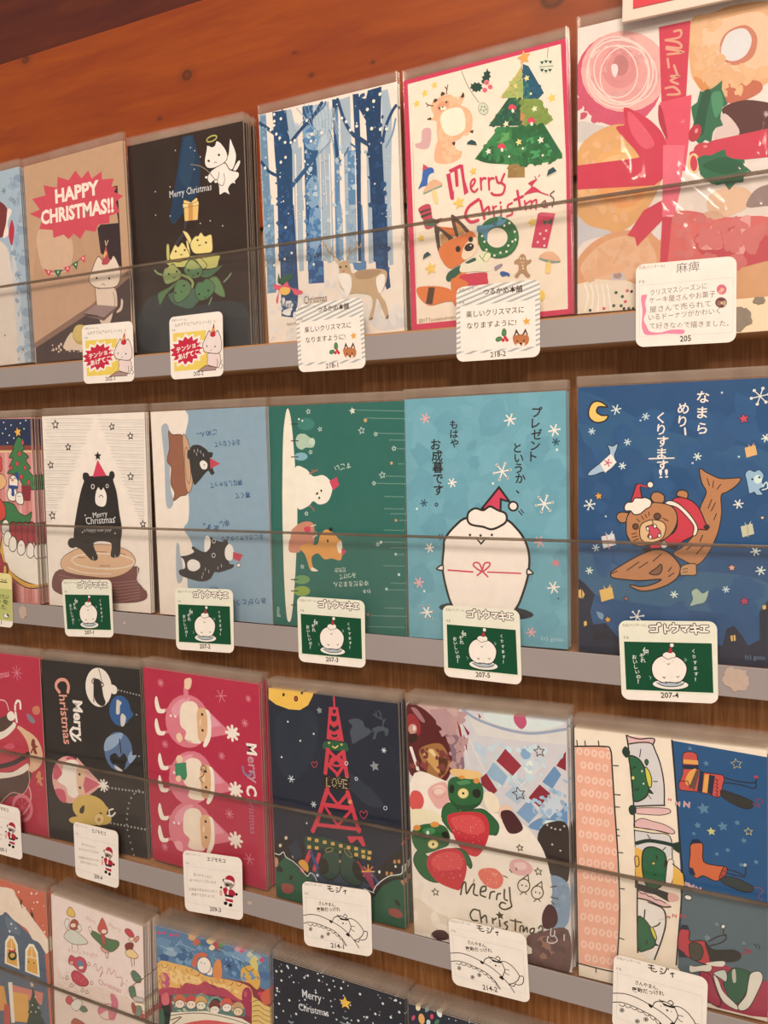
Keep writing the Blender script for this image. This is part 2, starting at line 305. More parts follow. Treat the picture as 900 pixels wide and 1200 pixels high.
ART = {
'tag_cat': (495, 435, 15527919, """
p 14865002 30 321 341 319 493 322 487 57 34 56
p 15527919 345 329 496 337 490 31 379 38 328 218
p 15527919 340 204 306 183 326 157 281 146 284 113 231 121 213 92 176 99 140 80 115 106 61 83 61 121 4 116 26 151 -23 162 19 189 -21 212 24 229 15 258 64 263 73 295 123 279 148 314 182 290 222 307 235 276 292 291 283 255 334 252 312 222
p 12594509 314 201 273 185 302 162 253 157 259 131 217 134 208 101 170 119 139 94 120 124 75 106 77 137 30 133 50 160 4 167 31 188 -4 208 45 220 27 247 82 244 84 273 124 263 146 291 175 270 214 291 220 257 269 271 260 242 306 240 274 214
t 15527919 62 184 240 43 86 4 テンション
t 15527919 75 133 225 45 83 4 あげてこ!
p 10718865 255 43 331 80 435 61 424 43
l 5191222 4 255 43 331 80 435 61 424 43 255 43
b 14866910 357 160 458 153 471 105 456 59 435 61 352 84 353 123
o 4140592 4 357 160 458 153 471 105 456 59 435 61 352 84 353 123
k 4140592 4 440 115 444 86 437 61
k 4140592 4 485 109 474 84 491 68 470 48
b 14999781 310 219 329 254 369 312 386 298 427 295 448 308 474 263 483 207 472 166 437 154 361 164 323 177
o 4140592 5 310 219 329 254 369 312 386 298 427 295 448 308 474 263 483 207 472 166 437 154 361 164 323 177
d 2430999 6 348 210 423 202
k 2430999 3 377 177 385 180 392 176
p 12137030 378 281 416 359 430 277 412 267 392 269
p 14198103 400 325 421 328 424 313 392 297
p 8267319 409 344 416 360 421 343
e 14733238 422 371 10 -1 0 -9
t 6246223 55 365 335 29 -6 0 Snかすてら[アルケミノート]
t 8353397 28 404 136 17 -11 0 氏名(ペンネーム)
t 8353397 27 334 33 17 -8 0 P.R.
t 4142645 218 15 93 32 6 1 @
"""),
'tag_fox': (495, 435, 15593455, """
p 11056830 -8 575 503 724 503 712 -8 563
p 11056830 -8 546 503 696 503 685 -8 534
p 11056830 -8 517 503 668 503 657 -8 505
p 11056830 -8 488 503 640 503 629 -8 476
p 11056830 -8 459 503 613 503 601 -8 447
p 11056830 -8 430 503 585 503 573 -8 418
p 11056830 -9 401 503 557 503 546 -9 389
p 11056830 -9 372 503 529 503 518 -9 360
p 11056830 -9 343 503 501 503 490 -9 331
p 11056830 -9 314 503 474 503 462 -9 302
p 11056830 -9 285 503 446 503 434 -9 273
p 11056830 -9 255 503 418 503 406 -9 244
p 11056830 -9 226 503 390 503 378 -9 214
p 11056830 -10 197 503 362 503 351 -10 185
p 11056830 -10 168 503 334 503 323 -10 156
p 11056830 -10 139 503 306 503 295 -10 127
p 11056830 -10 110 503 278 503 267 -10 98
p 11056830 -10 80 503 250 503 239 -10 68
p 11056830 -10 51 503 222 503 211 -10 39
p 11056830 -10 22 503 194 503 183 -10 10
p 11056830 -11 -7 503 166 503 155 -11 -19
p 11056830 -11 -37 503 138 503 127 -11 -49
p 11056830 -11 -66 503 110 503 98 -11 -78
p 11056830 -11 -95 503 82 503 70 -11 -107
p 15593455 25 323 467 323 472 59 26 59
p 15593455 -2 40 156 44 332 39 495 40 495 0 0 0
t 5194043 165 377 230 41 -1 2 つるかめ本舗
t 4142645 60 256 344 42 3 1 楽しいクリスマスに
t 4142645 64 190 295 41 -2 1 なりますように!
s 14658904 419 204 25 5
b 5410141 275 141 279 166 289 173 300 161 299 136 285 130
o 1986107 3 275 141 279 166 289 173 300 161 299 136 285 130
b 5410141 238 114 248 126 268 128 277 114 258 103 245 104
o 1986107 3 238 114 248 126 268 128 277 114 258 103 245 104
e 13120326 282 108 10 -1 0 -10
e 13120326 305 107 10 -1 0 -10
e 13120326 295 121 10 -1 0 -10
b 12155731 339 110 342 129 359 135 411 131 431 116 432 91 418 71 385 67 352 77
p 5189158 345 129 359 168 380 128
p 5189158 392 129 413 166 428 126
p 14733256 353 130 360 147 372 130
p 14733256 401 128 413 147 421 127
d 2955281 5 365 97 403 97
e 2955281 386 81 9 -1 0 -5
b 15066339 358 80 375 83 385 68 365 71
b 15066339 392 69 398 85 411 78 403 68
t 8353397 19 407 131 20 19 0 氏名(ペンネーム)
t 8353397 23 334 32 18 22 0 P.R.
t 4142645 207 15 91 35 13 1 @
"""),
'tag_bird': (495, 435, 14806243, """
p 871989 25 320 468 319 472 57 26 55
p 15527919 0 45 494 44 495 0 0 0
l 2434082 19 162 403 200 406 197 380
l 2434082 19 165 377 200 378
l 2434082 19 205 418 207 410
l 2434082 19 213 419 215 411
l 2434082 19 238 413 240 371
l 2434082 18 240 395 256 387
l 2434082 18 282 421 283 410
l 2434082 18 264 394 267 407 304 407 301 389 281 375
l 2434082 18 320 405 356 408 336 387
l 2434082 18 326 391 342 378
l 2434082 18 367 401 406 404
l 2434082 18 367 383 409 386
l 2434082 18 385 418 393 369
l 2434082 18 418 409 450 409
l 2434082 18 434 409 432 383
l 2434082 18 414 380 451 380
l 15658991 10 162 403 200 406 197 380
l 15658991 10 165 377 200 378
l 15658991 10 205 418 207 410
l 15658991 10 213 419 215 411
l 15658991 10 238 413 240 371
l 15658991 10 240 395 256 387
l 15658991 10 282 421 283 410
l 15658991 10 264 394 267 407 304 407 301 389 281 375
l 15658991 10 320 405 356 408 336 387
l 15658991 10 326 391 342 378
l 15658991 10 367 401 406 404
l 15658991 10 367 383 409 386
l 15658991 10 385 418 393 369
l 15658991 10 418 409 450 409
l 15658991 10 434 409 432 383
l 15658991 10 414 380 451 380
t 8353397 22 402 121 19 17 0 氏名(ペンネーム)
t 8353397 26 333 29 18 21 0 P.R.
t 14413039 121 253 43 44 15 2 何
t 14413039 104 234 28 28 16 2 そ
t 14413039 108 208 28 28 18 2 れ
t 14413039 65 226 25 26 16 2 お
t 14413039 69 200 25 26 18 2 い
t 14413039 74 173 25 26 19 2 し
t 14413039 78 146 25 26 21 2 い
t 14413039 83 119 25 26 22 2 の
t 14413039 88 92 25 26 24 2 ?
t 14413039 372 268 21 22 15 2 く
t 14413039 374 238 21 22 16 2 り
t 14413039 376 207 21 22 18 2 す
t 14413039 378 177 21 22 20 2 ま
t 14413039 380 146 21 22 21 2 す
t 14413039 382 116 21 22 23 2 ?
e 15200239 258 93 93 0 -2 -28
r 1712418 4 258 93 93 0 -2 -28
e 11321040 258 97 67 0 -1 -16
k 1712418 4 187 100 220 84 261 81 308 89 329 108
b 15527919 165 163 169 200 194 233 232 248 286 246 322 226 343 191 337 148 316 115 289 104 255 105 214 103 177 127
o 1710876 5 165 163 169 200 194 233 232 248 286 246 322 226 343 191 337 148 316 115 289 104 255 105 214 103 177 127
l 1710876 3 244 206 252 199 259 208
d 6316130 2 230 216 273 219
k 1710876 4 220 133 228 126 232 133
k 1710876 3 290 139 297 132 303 141
l 1710876 4 235 108 238 99
l 1710876 4 292 107 295 99
p 12136002 251 267 264 297 276 267
e 15527919 271 305 11 0 0 -11
r 1710876 2 271 305 11 0 0 -11
b 15527919 222 248 229 262 246 268 263 263 276 269 289 257 285 239 269 237 252 229 235 236
o 1710876 3 222 248 229 262 246 268 263 263 276 269 289 257 285 239 269 237 252 229 235 236
k 9420474 3 332 237 342 230 337 221 333 228
k 9420474 3 150 134 160 128 154 118
t 4142645 207 19 92 34 19 2 @
"""),
'tag_santa': (495, 435, 15462127, """
l 13290449 2 31 323 479 328 477 62 29 62 31 323
t 8353397 21 403 132 18 15 0 氏名(ペンネーム)
t 8353397 24 336 32 17 17 0 P.R.
t 4142645 207 383 152 33 9 3 エゾモモコ
t 7299938 86 261 158 23 -3 0 見つけてくれて
t 7299938 52 217 227 23 26 0 ありがとうございます
t 7299938 41 151 243 23 35 0 北海道の冬をあたたかく
t 7299938 62 117 203 23 28 0 表現できますように
b 9735820 333 253 344 270 362 257 418 253 432 248 424 230 388 201 353 220 347 243
e 5195333 342 262 10 1 0 -11
e 5195333 425 249 9 1 0 -10
b 11149119 355 271 370 294 398 302 426 289 432 260 397 262
b 15067887 348 267 397 268 428 254 425 242 383 251 347 249
b 10260620 347 246 383 251 418 244 410 216 381 203 353 217
b 2958373 357 236 375 241 389 228 368 222
d 1643800 5 396 238
b 15067887 368 219 389 222 388 201 371 204
b 11149119 335 203 360 212 381 197 403 206 434 189 430 165 401 149 351 157 338 182
b 15067887 370 192 381 194 377 163 366 162
p 1643800 348 164 416 163 415 149 348 150
p 15067887 348 147 419 148 415 132 351 132
p 11149119 347 135 415 134 414 114 357 118
e 1643800 353 101 16 2 0 -13
e 1643800 394 94 16 2 0 -13
e 1643800 445 176 11 2 0 -10
e 1643800 319 208 10 1 0 -8
b 14200484 306 184 320 192 327 174 323 150 305 153
t 4142645 217 29 95 35 10 2 @
"""),
'tag_cloud': (495, 435, 15462383, """
l 13291477 2 23 330 469 329 471 55 22 61 23 330
l 13817822 1 11 373 482 377
t 8353397 17 409 128 19 35 0 氏名(ペンネーム)
t 8353397 18 345 31 18 37 0 P.R.
k 2431767 6 187 423 215 425
k 2431767 6 189 408 221 410
k 2431767 6 203 427 204 399 223 393 232 399
k 2431767 6 253 422 263 418
k 2431767 6 250 406 260 403
k 2431767 6 251 391 272 401 284 428
k 2431767 6 282 434 284 424
k 2431767 6 291 435 293 427
k 2431767 6 303 406 324 413
k 2431767 6 313 415 316 390
t 2431767 120 292 124 28 12 2 さんやまん、
t 2431767 105 245 173 31 88 2 夜勤だっけれ
k 2431767 5 2 202 58 217 114 217 170 205 211 191 258 174 305 147 344 115 377 81 402 45
k 2431767 5 -1 147 47 162 110 159 166 148 221 133 261 108 294 74 314 45
k 2431767 4 35 148 45 140 60 142 67 154 77 142 92 144 99 153 111 142 127 142 131 150 144 137 162 139 166 144 179 130 193 128 200 135 210 120 223 113 231 123 240 103 254 99 258 107 267 85 282 81 284 89 290 66 306 45
k 2431767 5 216 188 225 215 248 231 276 238 323 225 342 198 348 172 332 129
k 2431767 5 323 225 358 231 398 212 430 178 439 159
k 2431767 5 252 243 258 230 276 238
k 2431767 5 297 243 311 254 324 239 310 225
b 2431767 265 227 282 226 303 223 334 225 323 214 288 213 275 215
d 2431767 6 293 192
d 2431767 3 260 206 315 191
k 2431767 4 348 179 362 183 376 182
k 2431767 4 349 165 359 155 374 151
k 2431767 5 439 159 460 164 464 144 454 114 426 100 412 104 398 84 371 93
k 2431767 5 439 159 428 132 399 104 371 93
b 2431767 194 201 214 195 210 179 196 187
b 2431767 311 124 332 133 337 109 317 115
r 2431767 3 59 118 5 1 0 -5
r 2431767 3 54 110 5 1 0 -5
r 2431767 3 46 111 5 1 0 -5
r 2431767 3 47 120 5 1 0 -5
r 2431767 3 55 124 5 1 0 -5
r 2431767 3 144 80 5 1 0 -5
r 2431767 3 139 72 5 1 0 -5
r 2431767 3 131 73 5 1 0 -5
r 2431767 3 131 81 5 1 0 -5
r 2431767 3 139 86 5 1 0 -5
r 2431767 3 190 106 5 1 0 -5
r 2431767 3 185 98 5 1 0 -5
r 2431767 3 177 98 5 1 0 -5
r 2431767 3 177 107 5 1 0 -5
r 2431767 3 185 111 5 1 0 -5
t 4142645 200 16 95 36 29 2 @
"""),
'tag_letter': (495, 435, 15593455, """
l 13553621 2 18 324 480 328 479 49 20 55 18 324
t 8353397 18 409 129 20 10 0 氏名(ペンネーム)
t 8353397 18 335 31 19 13 0 P.R.
t 8354944 205 377 114 56 11 0 麻痺
t 7301997 75 268 280 36 30 0 クリスマスシーズンに
t 7301997 70 228 326 36 19 0 ケーキ屋さんやお菓子
t 7301997 71 180 304 36 21 0 屋さんで売られて
t 7301997 66 139 353 36 20 0 いるドーナツがかわいく
t 7301997 70 94 390 36 -14 0 て好きなので描きました。
b 14716853 31 272 54 274 58 267 48 229 54 187 41 146 51 111 31 105 34 188 27 245
b 14716853 31 112 51 118 71 81 125 71 178 82 241 78 238 57 159 62 78 60 44 69
e 13661069 425 271 24 -2 0 -26
e 14728868 428 270 9 -1 0 -9
e 14198175 418 259 11 -1 0 -8
e 7293258 423 205 28 -2 0 -27
e 13219487 426 203 8 -1 0 -8
e 9663079 412 202 9 -1 0 -14
e 12230276 440 200 8 -1 0 -15
t 4142645 224 17 55 35 10 2 205
"""),
'tag_chick': (495, 435, 14475172, """
p 11978368 13 310 494 311 492 54 15 53
p 15527919 4 50 494 52 495 0 0 0
t 5195830 216 361 223 36 1 3 アリタフジイ
l 4142373 8 358 364 440 363
t 4147238 118 221 342 45 18 2 みんなで食べたい
t 4147238 117 177 342 45 19 2 ケーキを
t 4147238 115 137 306 45 17 2 描きました
b 15200239 391 95 413 112 441 104 455 90 440 77 405 77
o 4142373 5 391 95 413 112 441 104 455 90 440 77 405 77
b 3028277 427 108 448 105 447 87 434 94
e 14210671 417 114 8 1 0 -9
t 4142645 240 19 128 36 2 1 203-1
"""),
'A1': (1000, 1480, 10798046, """
b 14342614 -131 856 423 1056 783 931 850 731 881 492 873 287 854 -38 -27 30 -181 391
b 12965089 867 919 917 664 928 428 931 237 973 -3 867 -9 862 288 857 583
b 8956106 930 1402 976 1427 1032 1395 1012 1358 960 1374
b 8956106 865 1355 900 1375 944 1350 929 1321 888 1334
b 8956106 930 1012 972 1037 1024 1008 1006 973 958 987
b 8956106 928 779 981 812 1046 777 1024 732 963 749
b 8956106 891 579 951 617 1026 578 1000 527 931 545
b 8956106 924 385 977 419 1043 385 1020 340 959 355
b 8956106 939 207 993 241 1058 209 1035 163 974 177
b 8956106 928 60 971 88 1024 63 1006 25 956 36
b 8956106 864 1254 892 1270 927 1251 915 1227 883 1237
b 8956106 848 849 876 866 912 847 899 823 867 832
b 8956106 981 129 1019 155 1067 131 1051 97 1006 108
b 7810100 582 1315 770 1255 848 1169 813 1029 745 980 553 1023
b 15462125 849 1184 893 1162 840 1083 842 995 787 974 786 1004 823 1086
b 12201807 887 1098 907 1015 870 904 841 981 858 1051
f 5598339 936 1221 31 5 6 0 0
f 5598339 820 1327 24 5 6 0 0
f 5598339 918 671 35 5 6 0 0
f 5598339 920 105 32 5 6 0 0
m 9745362 50 2 14 38 12 874 1455 1016 1415 1055 -17 868 -2 871 728
d 1776925 7 731 229
"""),
'A2': (1000, 1480, 12756620, """
p 12427142 123 1004 802 927 876 552 3 568
p 3154732 890 1181 932 1180 932 607 735 735 718 914 751 935 921 921
p 4339259 11 122 7 -27 964 -102 1015 596 927 545 619 378
p 9072999 -76 137 619 378 1015 596 1011 535 541 303 21 121
p 12888211 1 595 602 618 1015 596 619 378 -56 135
b 13744548 118 992 444 891 407 663 148 683
p 13520743 34 1124 146 1139 72 1230 215 1232 199 1309 339 1267 351 1345 461 1300 534 1357 589 1290 660 1334 690 1272 788 1304 789 1248 903 1234 873 1184 923 1169 896 1142 982 1099 907 1072 935 993 841 983 837 934 725 938 695 892 600 919 542 864 479 912 425 878 377 920 271 910 267 969 128 997 162 1064
t 16184302 313 1160 441 111 -8 5 HAPPY
t 16184302 151 1029 734 113 -17 5 CHRISTMAS!!
k 6573124 5 149 696 296 654 446 690 585 740
p 13520743 152 689 247 677 196 635
s 16184302 199 670 11 0
p 3305557 251 677 345 668 296 612
s 16184302 297 655 11 0
p 13520743 357 682 431 686 404 631
s 16184302 398 669 11 0
p 3305557 443 697 511 714 488 646
s 16184302 481 688 11 0
p 13520743 521 725 580 743 576 686
s 16184302 559 721 11 0
b 14932175 664 502 698 485 853 472 869 338 833 316 782 220 696 235 670 360
o 5454137 6 664 502 698 485 853 472 869 338 833 316 782 220 696 235 670 360
k 5454137 4 834 443 849 378 834 329
b 14536645 907 390 927 369 909 308 860 291 858 307 894 335
o 5454137 4 907 390 927 369 909 308 860 291 858 307 894 335
p 10193294 539 325 663 373 860 339 734 282
l 5454137 7 539 320 734 276 863 336
p 7626594 734 278 863 333 841 309 732 250 550 302
b 15196632 638 620 707 713 756 675 825 672 862 698 914 597 909 535 871 483 767 479 664 499 606 554
o 5454137 6 638 620 707 713 756 675 825 672 862 698 914 597 909 535 871 483 767 479 664 499 606 554
e 1776925 683 563 10 -1 -1 -8
e 1776925 805 545 10 -1 -1 -8
k 1776925 4 728 507 744 514 759 503
p 11684955 738 658 791 784 819 660 789 645 754 647
p 14857587 779 747 800 725 766 692 761 712
k 14932140 6 791 784 785 816
k 14932140 6 794 783 814 814
b 14800584 304 96 386 194 440 176 508 117 512 64 394 68
d 14800584 7 260 94
d 14800584 5 378 79
d 14800584 6 185 83
d 14800584 8 256 67
d 14800584 9 453 81
d 14800584 10 231 91
d 14800584 9 351 74
d 14800584 9 202 86
d 14800584 10 283 122
d 14800584 10 335 77
d 14800584 7 412 58
d 14800584 10 442 84
d 14800584 5 468 102
d 14800584 7 251 69
d 14800584 8 387 97
d 14800584 8 309 101
d 14800584 9 370 63
d 14800584 11 480 56
d 14800584 10 402 104
d 14800584 8 491 52
d 14800584 10 415 100
d 14800584 5 370 100
d 14800584 5 456 50
d 14800584 6 442 86
d 14800584 10 277 79
d 14800584 5 196 95
d 14800584 10 416 93
d 14800584 11 498 75
d 14800584 8 286 119
d 14800584 7 194 121
d 14800584 5 382 106
d 14800584 11 463 89
d 14800584 7 472 85
d 14800584 8 351 80
d 14800584 11 364 80
d 14800584 9 348 93
d 14800584 11 261 108
d 14800584 5 352 85
d 14800584 5 317 87
d 14800584 5 382 78
e 12495970 494 173 86 -8 -6 -73
e 13813373 481 185 68 -7 -5 -62
"""),
'A3': (989, 1457, 2628120, """
p 866654 486 1439 576 1439 630 1255 613 1057 381 864 343 910 419 1177
p 1721707 505 1438 563 1438 587 1282 524 1070 438 1174
p 1909546 -25 296 173 322 308 311 1013 289 997 -62 -23 -7
b 2963008 62 332 246 401 468 297 766 311 950 254 988 9 556 -23 16 55
p 3357002 373 732 464 814 474 884 529 928 455 774 400 729
d 13359329 5 587 1332 577 1211 423 1361 363 1126 353 930 225 952 609 847 793 807 692 853 553 1358 632 1285 232 1112
b 15857143 880 1362 902 1320 919 1278 925 1243 915 1200 888 1160 858 1175 829 1209 863 1267
o 1776925 5 880 1362 902 1320 919 1278 925 1243 915 1200 888 1160 858 1175 829 1209 863 1267
b 15857143 955 1208 951 1185 921 1150 894 1154 914 1186 940 1211
o 1776925 4 955 1208 951 1185 921 1150 894 1154 914 1186 940 1211
b 15857143 747 1192 829 1214 870 1163 936 1138 939 1108 909 1083 914 1061 884 1072 852 1042 862 1001 820 1022 778 1013 773 1074 743 1113 705 1099 681 1137 709 1173
o 1776925 6 747 1192 829 1214 870 1163 936 1138 939 1108 909 1083 914 1061 884 1072 852 1042 862 1001 820 1022 778 1013 773 1074 743 1113 705 1099 681 1137 709 1173
k 1776925 4 783 1162 771 1124 749 1107
k 1776925 4 820 1146 824 1101 804 1069 761 1095
b 15857143 666 1249 684 1316 693 1350 729 1334 755 1339 769 1366 805 1346 846 1290 853 1244 823 1215 747 1195 685 1205
o 1776925 5 666 1249 684 1316 693 1350 729 1334 755 1339 769 1366 805 1346 846 1290 853 1244 823 1215 747 1195 685 1205
p 1972762 699 1349 729 1334 761 1345 771 1366 737 1362
r 11843689 10 732 1387 41 8 8 -16
e 1776925 700 1247 10 -2 0 -8
e 1776925 786 1272 10 -2 0 -8
k 1776925 4 745 1225 756 1230 764 1226
e 15857143 675 1143 13 -2 -1 -10
r 1776925 4 675 1143 13 -2 -1 -10
e 15857143 752 1105 15 -2 -1 -12
r 1776925 4 752 1105 15 -2 -1 -12
k 9077368 6 547 1248 623 1226 690 1181 750 1112
t 14806775 356 1051 359 56 5 0 Merry Christmas
p 15388551 477 975 599 973 588 873 477 878
p 15786144 468 996 600 996 601 970 469 968
p 13410139 513 990 552 989 546 876 511 876
b 15521938 533 998 482 1020 478 1000 526 988
o 7623476 3 533 998 482 1020 478 1000 526 988
b 15521938 539 997 586 1021 590 995 545 988
o 7623476 3 539 997 586 1021 590 995 545 988
l 7623476 3 469 968 601 970 588 873 477 878 469 968
b 5210712 219 414 316 446 385 482 370 452 286 397 228 328 214 372
o 4341811 6 219 414 316 446 385 482 370 452 286 397 228 328 214 372
b 6787943 659 464 724 478 771 412 790 335 730 355 681 401
o 4341811 6 659 464 724 478 771 412 790 335 730 355 681 401
b 5014114 611 531 688 533 778 548 764 535 712 500 660 480 596 491
o 4341811 5 611 531 688 533 778 548 764 535 712 500 660 480 596 491
k 9350258 13 195 574 221 551 265 534
k 7903611 11 845 486 824 463 785 436
k 7903611 10 678 340 653 296
b 4550753 327 403 540 414 653 342 574 329 494 284 363 321 312 373
b 12832127 308 641 513 639 744 623 748 577 727 539 637 538 496 574 443 569 325 592
o 4341811 6 308 641 513 639 744 623 748 577 727 539 637 538 496 574 443 569 325 592
b 12832127 551 619 590 620 627 590 651 557 612 541 575 586
o 4341811 5 551 619 590 620 627 590 651 557 612 541 575 586
b 12832127 309 735 333 732 330 638 306 641
o 4341811 5 309 735 333 732 330 638 306 641
b 15525534 455 815 496 800 529 745 517 705 499 738 475 777
o 4341811 6 455 815 496 800 529 745 517 705 499 738 475 777
b 15525534 482 740 499 738 514 649 494 651
o 4341811 5 482 740 499 738 514 649 494 651
b 15525534 331 644 358 698 386 731 412 712 446 739 477 705 504 660 500 630 406 609
o 4341811 6 331 644 358 698 386 731 412 712 446 739 477 705 504 660 500 630 406 609
b 15525534 518 725 559 766 585 766 612 787 642 756 694 763 704 713 697 648 630 643 553 650 522 684
o 4341811 6 518 725 559 766 585 766 612 787 642 756 694 763 704 713 697 648 630 643 553 650 522 684
b 9350258 264 525 283 576 324 582 359 604 390 569 426 540 420 499 359 479 291 470
o 4341811 6 264 525 283 576 324 582 359 604 390 569 426 540 420 499 359 479 291 470
b 10728820 289 565 352 594 409 547 322 540
b 5934436 453 558 512 618 563 592 609 541 603 501 544 484 480 508
o 4341811 6 453 558 512 618 563 592 609 541 603 501 544 484 480 508
b 10729849 470 566 514 611 562 585 587 554 521 550
k 9350258 19 434 518 492 492 523 457 515 427
b 5933922 353 391 378 472 419 489 478 472 508 428 486 378 417 338 370 337
o 4341811 6 353 391 378 472 419 489 478 472 508 428 486 378 417 338 370 337
b 5014623 539 404 568 453 607 454 640 471 684 452 710 408 679 360 613 330 562 340
o 4341811 6 539 404 568 453 607 454 640 471 684 452 710 408 679 360 613 330 562 340
e 1776925 388 684 9 -1 0 -7
e 1776925 466 684 9 -1 0 -7
e 1776925 580 738 9 -1 0 -7
e 1776925 650 713 9 -1 0 -7
e 1776925 319 536 9 -1 0 -7
e 1776925 389 546 9 -1 0 -7
e 1776925 492 543 9 -1 0 -7
e 1776925 571 514 9 -1 0 -7
e 1776925 447 444 9 -1 0 -7
e 1776925 371 401 9 -1 0 -7
e 1776925 573 373 9 -1 0 -7
e 1776925 653 391 9 -1 0 -7
k 1776925 5 426 659 435 653 445 658
k 1776925 5 586 705 594 699 604 704
k 1776925 5 354 511 363 505 372 510
k 1776925 5 523 507 532 501 541 506
k 1776925 5 412 407 421 401 430 406
k 1776925 5 615 352 623 346 633 351
"""),
'A4': (988, 1477, 15593195, """
p 10863066 201 1468 247 1464 284 1300 313 825 255 834
p 10863066 383 1453 472 1457 479 485 408 494
p 10863066 472 1457 522 1457 517 480 485 484
p 10863066 597 1452 671 1458 666 462 592 471
p 10863066 887 1445 928 1447 952 1309 908 432 861 438
p 10863066 755 1118 791 1111 789 447 752 451
p 10863066 254 1207 313 1218 292 508 232 516
b 11915752 382 1432 496 1441 542 1337 485 1187 396 1203 336 1301
p 6920128 6 1473 54 1473 69 536 4 544 2 1274
p 6000836 548 1462 585 1457 580 1064 567 474 529 479 545 1123
p 6000836 639 1138 694 1129 685 459 629 466
p 2382996 329 1464 406 1459 400 1278 418 1070 408 494 318 505 327 1107
b 8170969 325 1335 396 1333 444 1270 421 1188 345 1213
b 8630745 334 975 401 1030 429 938 404 812 341 865
p 1526396 690 1465 732 1461 733 1195 709 456 679 460 695 1150
p 1526396 545 1463 594 1458 555 1345 563 1248 587 1084 556 1089 546 1283
k 1526396 19 585 1455 628 1320 686 1225 804 1135
k 1526396 27 686 1225 757 1170 815 1128
k 3763618 11 581 1074 639 1138 659 1177 730 1112
k 7971524 8 515 1289 537 1221 550 1090
k 7971524 8 524 1212 459 1171 406 1126
p 1526396 105 1476 207 1466 225 1289 241 1210 219 517 106 531 117 1010 108 1222
k 1526396 22 4 1424 62 1380 140 1316
k 1526396 21 223 1251 325 1335 398 1380 472 1457
k 1526396 20 4 1179 61 1108 140 1062
k 2382996 26 232 992 312 1055 386 1119 420 1167
k 4552873 12 398 1380 484 1433 497 1457
k 10863066 7 214 1335 245 1296 341 1386
k 10863066 6 286 1462 341 1397 390 1334
p 868464 696 1464 779 1416 795 1466 888 1470 875 1272 880 1116 890 434 789 447 787 965 776 1208 774 1292 723 1385
k 1526396 20 882 1147 909 1235 952 1309 979 1339
k 7971524 13 904 1112 948 1176 974 1263
p 6920128 23 903 84 893 75 332 6 333
p 1525886 124 887 237 870 246 313 214 153 108 175
p 2316441 336 811 418 843 438 709 437 353 320 361
b 8630750 351 798 429 808 435 644 351 523
p 10863066 256 867 296 861 293 447 258 446
p 10863066 463 836 494 831 500 461 467 458
p 8169682 544 824 582 818 592 482 561 479
p 10074839 613 813 681 803 678 450 622 450
p 5867453 699 800 729 795 744 409 707 408
p 10863066 766 790 796 785 794 436 761 433
p 10863066 885 772 927 765 929 408 901 405
p 935289 802 784 897 770 893 413 905 274 878 261 859 321 809 402
p 5867967 647 454 740 442 739 367 674 353
b 15395817 426 459 516 470 578 440 724 369 778 191 668 202 447 357
b 14016747 716 154 859 86 979 107 1000 30 809 26
p 15395817 295 436 528 452 543 215 285 242 264 345
p 2316441 326 493 440 479 438 353 323 360
m 2316950 34 5 10 24 14 124 887 237 870 246 313 101 181
m 4621249 34 5 10 24 14 336 811 443 817 437 353 320 361
m 2118541 34 5 9 23 14 802 784 897 770 902 274 809 402
m 8169680 34 5 10 25 14 23 903 84 893 72 332 7 339
m 14674160 60 6 17 41 5 288 309 524 371 791 190 992 127 988 21 32 39 18 292
m 2316950 50 7 7 24 14 108 1475 207 1466 219 517 106 531
m 5344456 70 7 7 23 14 331 1463 408 1459 408 494 318 505
m 1855365 60 7 7 22 14 696 1464 888 1465 890 434 789 447 772 1240
m 8892887 40 7 7 24 14 6 1473 56 1472 69 536 4 544
m 11587560 90 7 7 24 14 201 1468 547 1441 707 1147 679 460 389 496 281 1224
m 8893406 50 7 7 23 14 556 1089 706 1126 703 457 554 476
p 1526396 707 1147 736 1195 709 456 679 460
p 15593195 260 1184 271 1182 256 513 246 514
p 15593195 443 1152 449 1151 437 490 430 491
p 15593195 509 1140 517 1139 505 482 498 483
p 15593195 598 1125 616 1121 606 469 587 472
p 15593195 691 1108 698 1107 689 459 681 460
p 15593195 744 1099 772 1094 763 450 735 453
k 1526396 21 223 1251 325 1335 398 1380 472 1457
k 2382996 26 232 992 312 1055 386 1119 420 1167
k 1526396 19 585 1455 628 1320 686 1225 804 1135
k 8890570 4 345 1471 367 1392 401 1310
k 12967663 3 463 1266 479 1338 508 1417
k 8890570 4 372 1455 392 1387 418 1281
k 12967663 3 481 1263 490 1336 514 1416
k 8890570 3 400 1439 418 1382 435 1252
k 12967663 3 498 1260 502 1334 520 1415
k 8890570 3 429 1455 443 1377 451 1224
k 12967663 3 516 1256 513 1332 527 1414
k 8890570 3 456 1438 468 1372 472 1297
k 12967663 3 533 1253 524 1329 533 1413
k 8890570 3 483 1422 493 1367 489 1268
k 12967663 3 551 1250 535 1327 539 1411
k 8890570 3 511 1438 518 1362 505 1239
k 12967663 3 568 1247 547 1325 545 1410
k 8890570 3 538 1422 543 1358 521 1211
k 12967663 3 585 1244 558 1323 552 1409
k 8890570 3 565 1406 568 1353 542 1283
k 12967663 3 603 1240 569 1321 558 1408
b 12824723 554 465 614 471 628 440 645 389 701 399 799 398 876 378 883 329 860 268 835 239 869 182 885 116 877 84 866 96 838 163 810 220 796 168 775 105 748 91 764 138 778 180 768 235 695 259 621 262 601 242 590 276 560 312 543 368 552 411 547 444
b 15660535 545 395 626 381 635 304 601 242 584 287 555 334
b 15857655 809 338 858 359 871 320 848 259 823 251
b 11244665 676 396 799 392 846 376 772 342 674 353
b 8675662 750 91 775 105 775 94
b 8675662 865 86 884 111 884 89
k 11771771 8 554 476 518 508 475 551 461 597
k 11771771 8 512 514 500 537 508 569
k 11771771 8 481 548 445 594 440 616
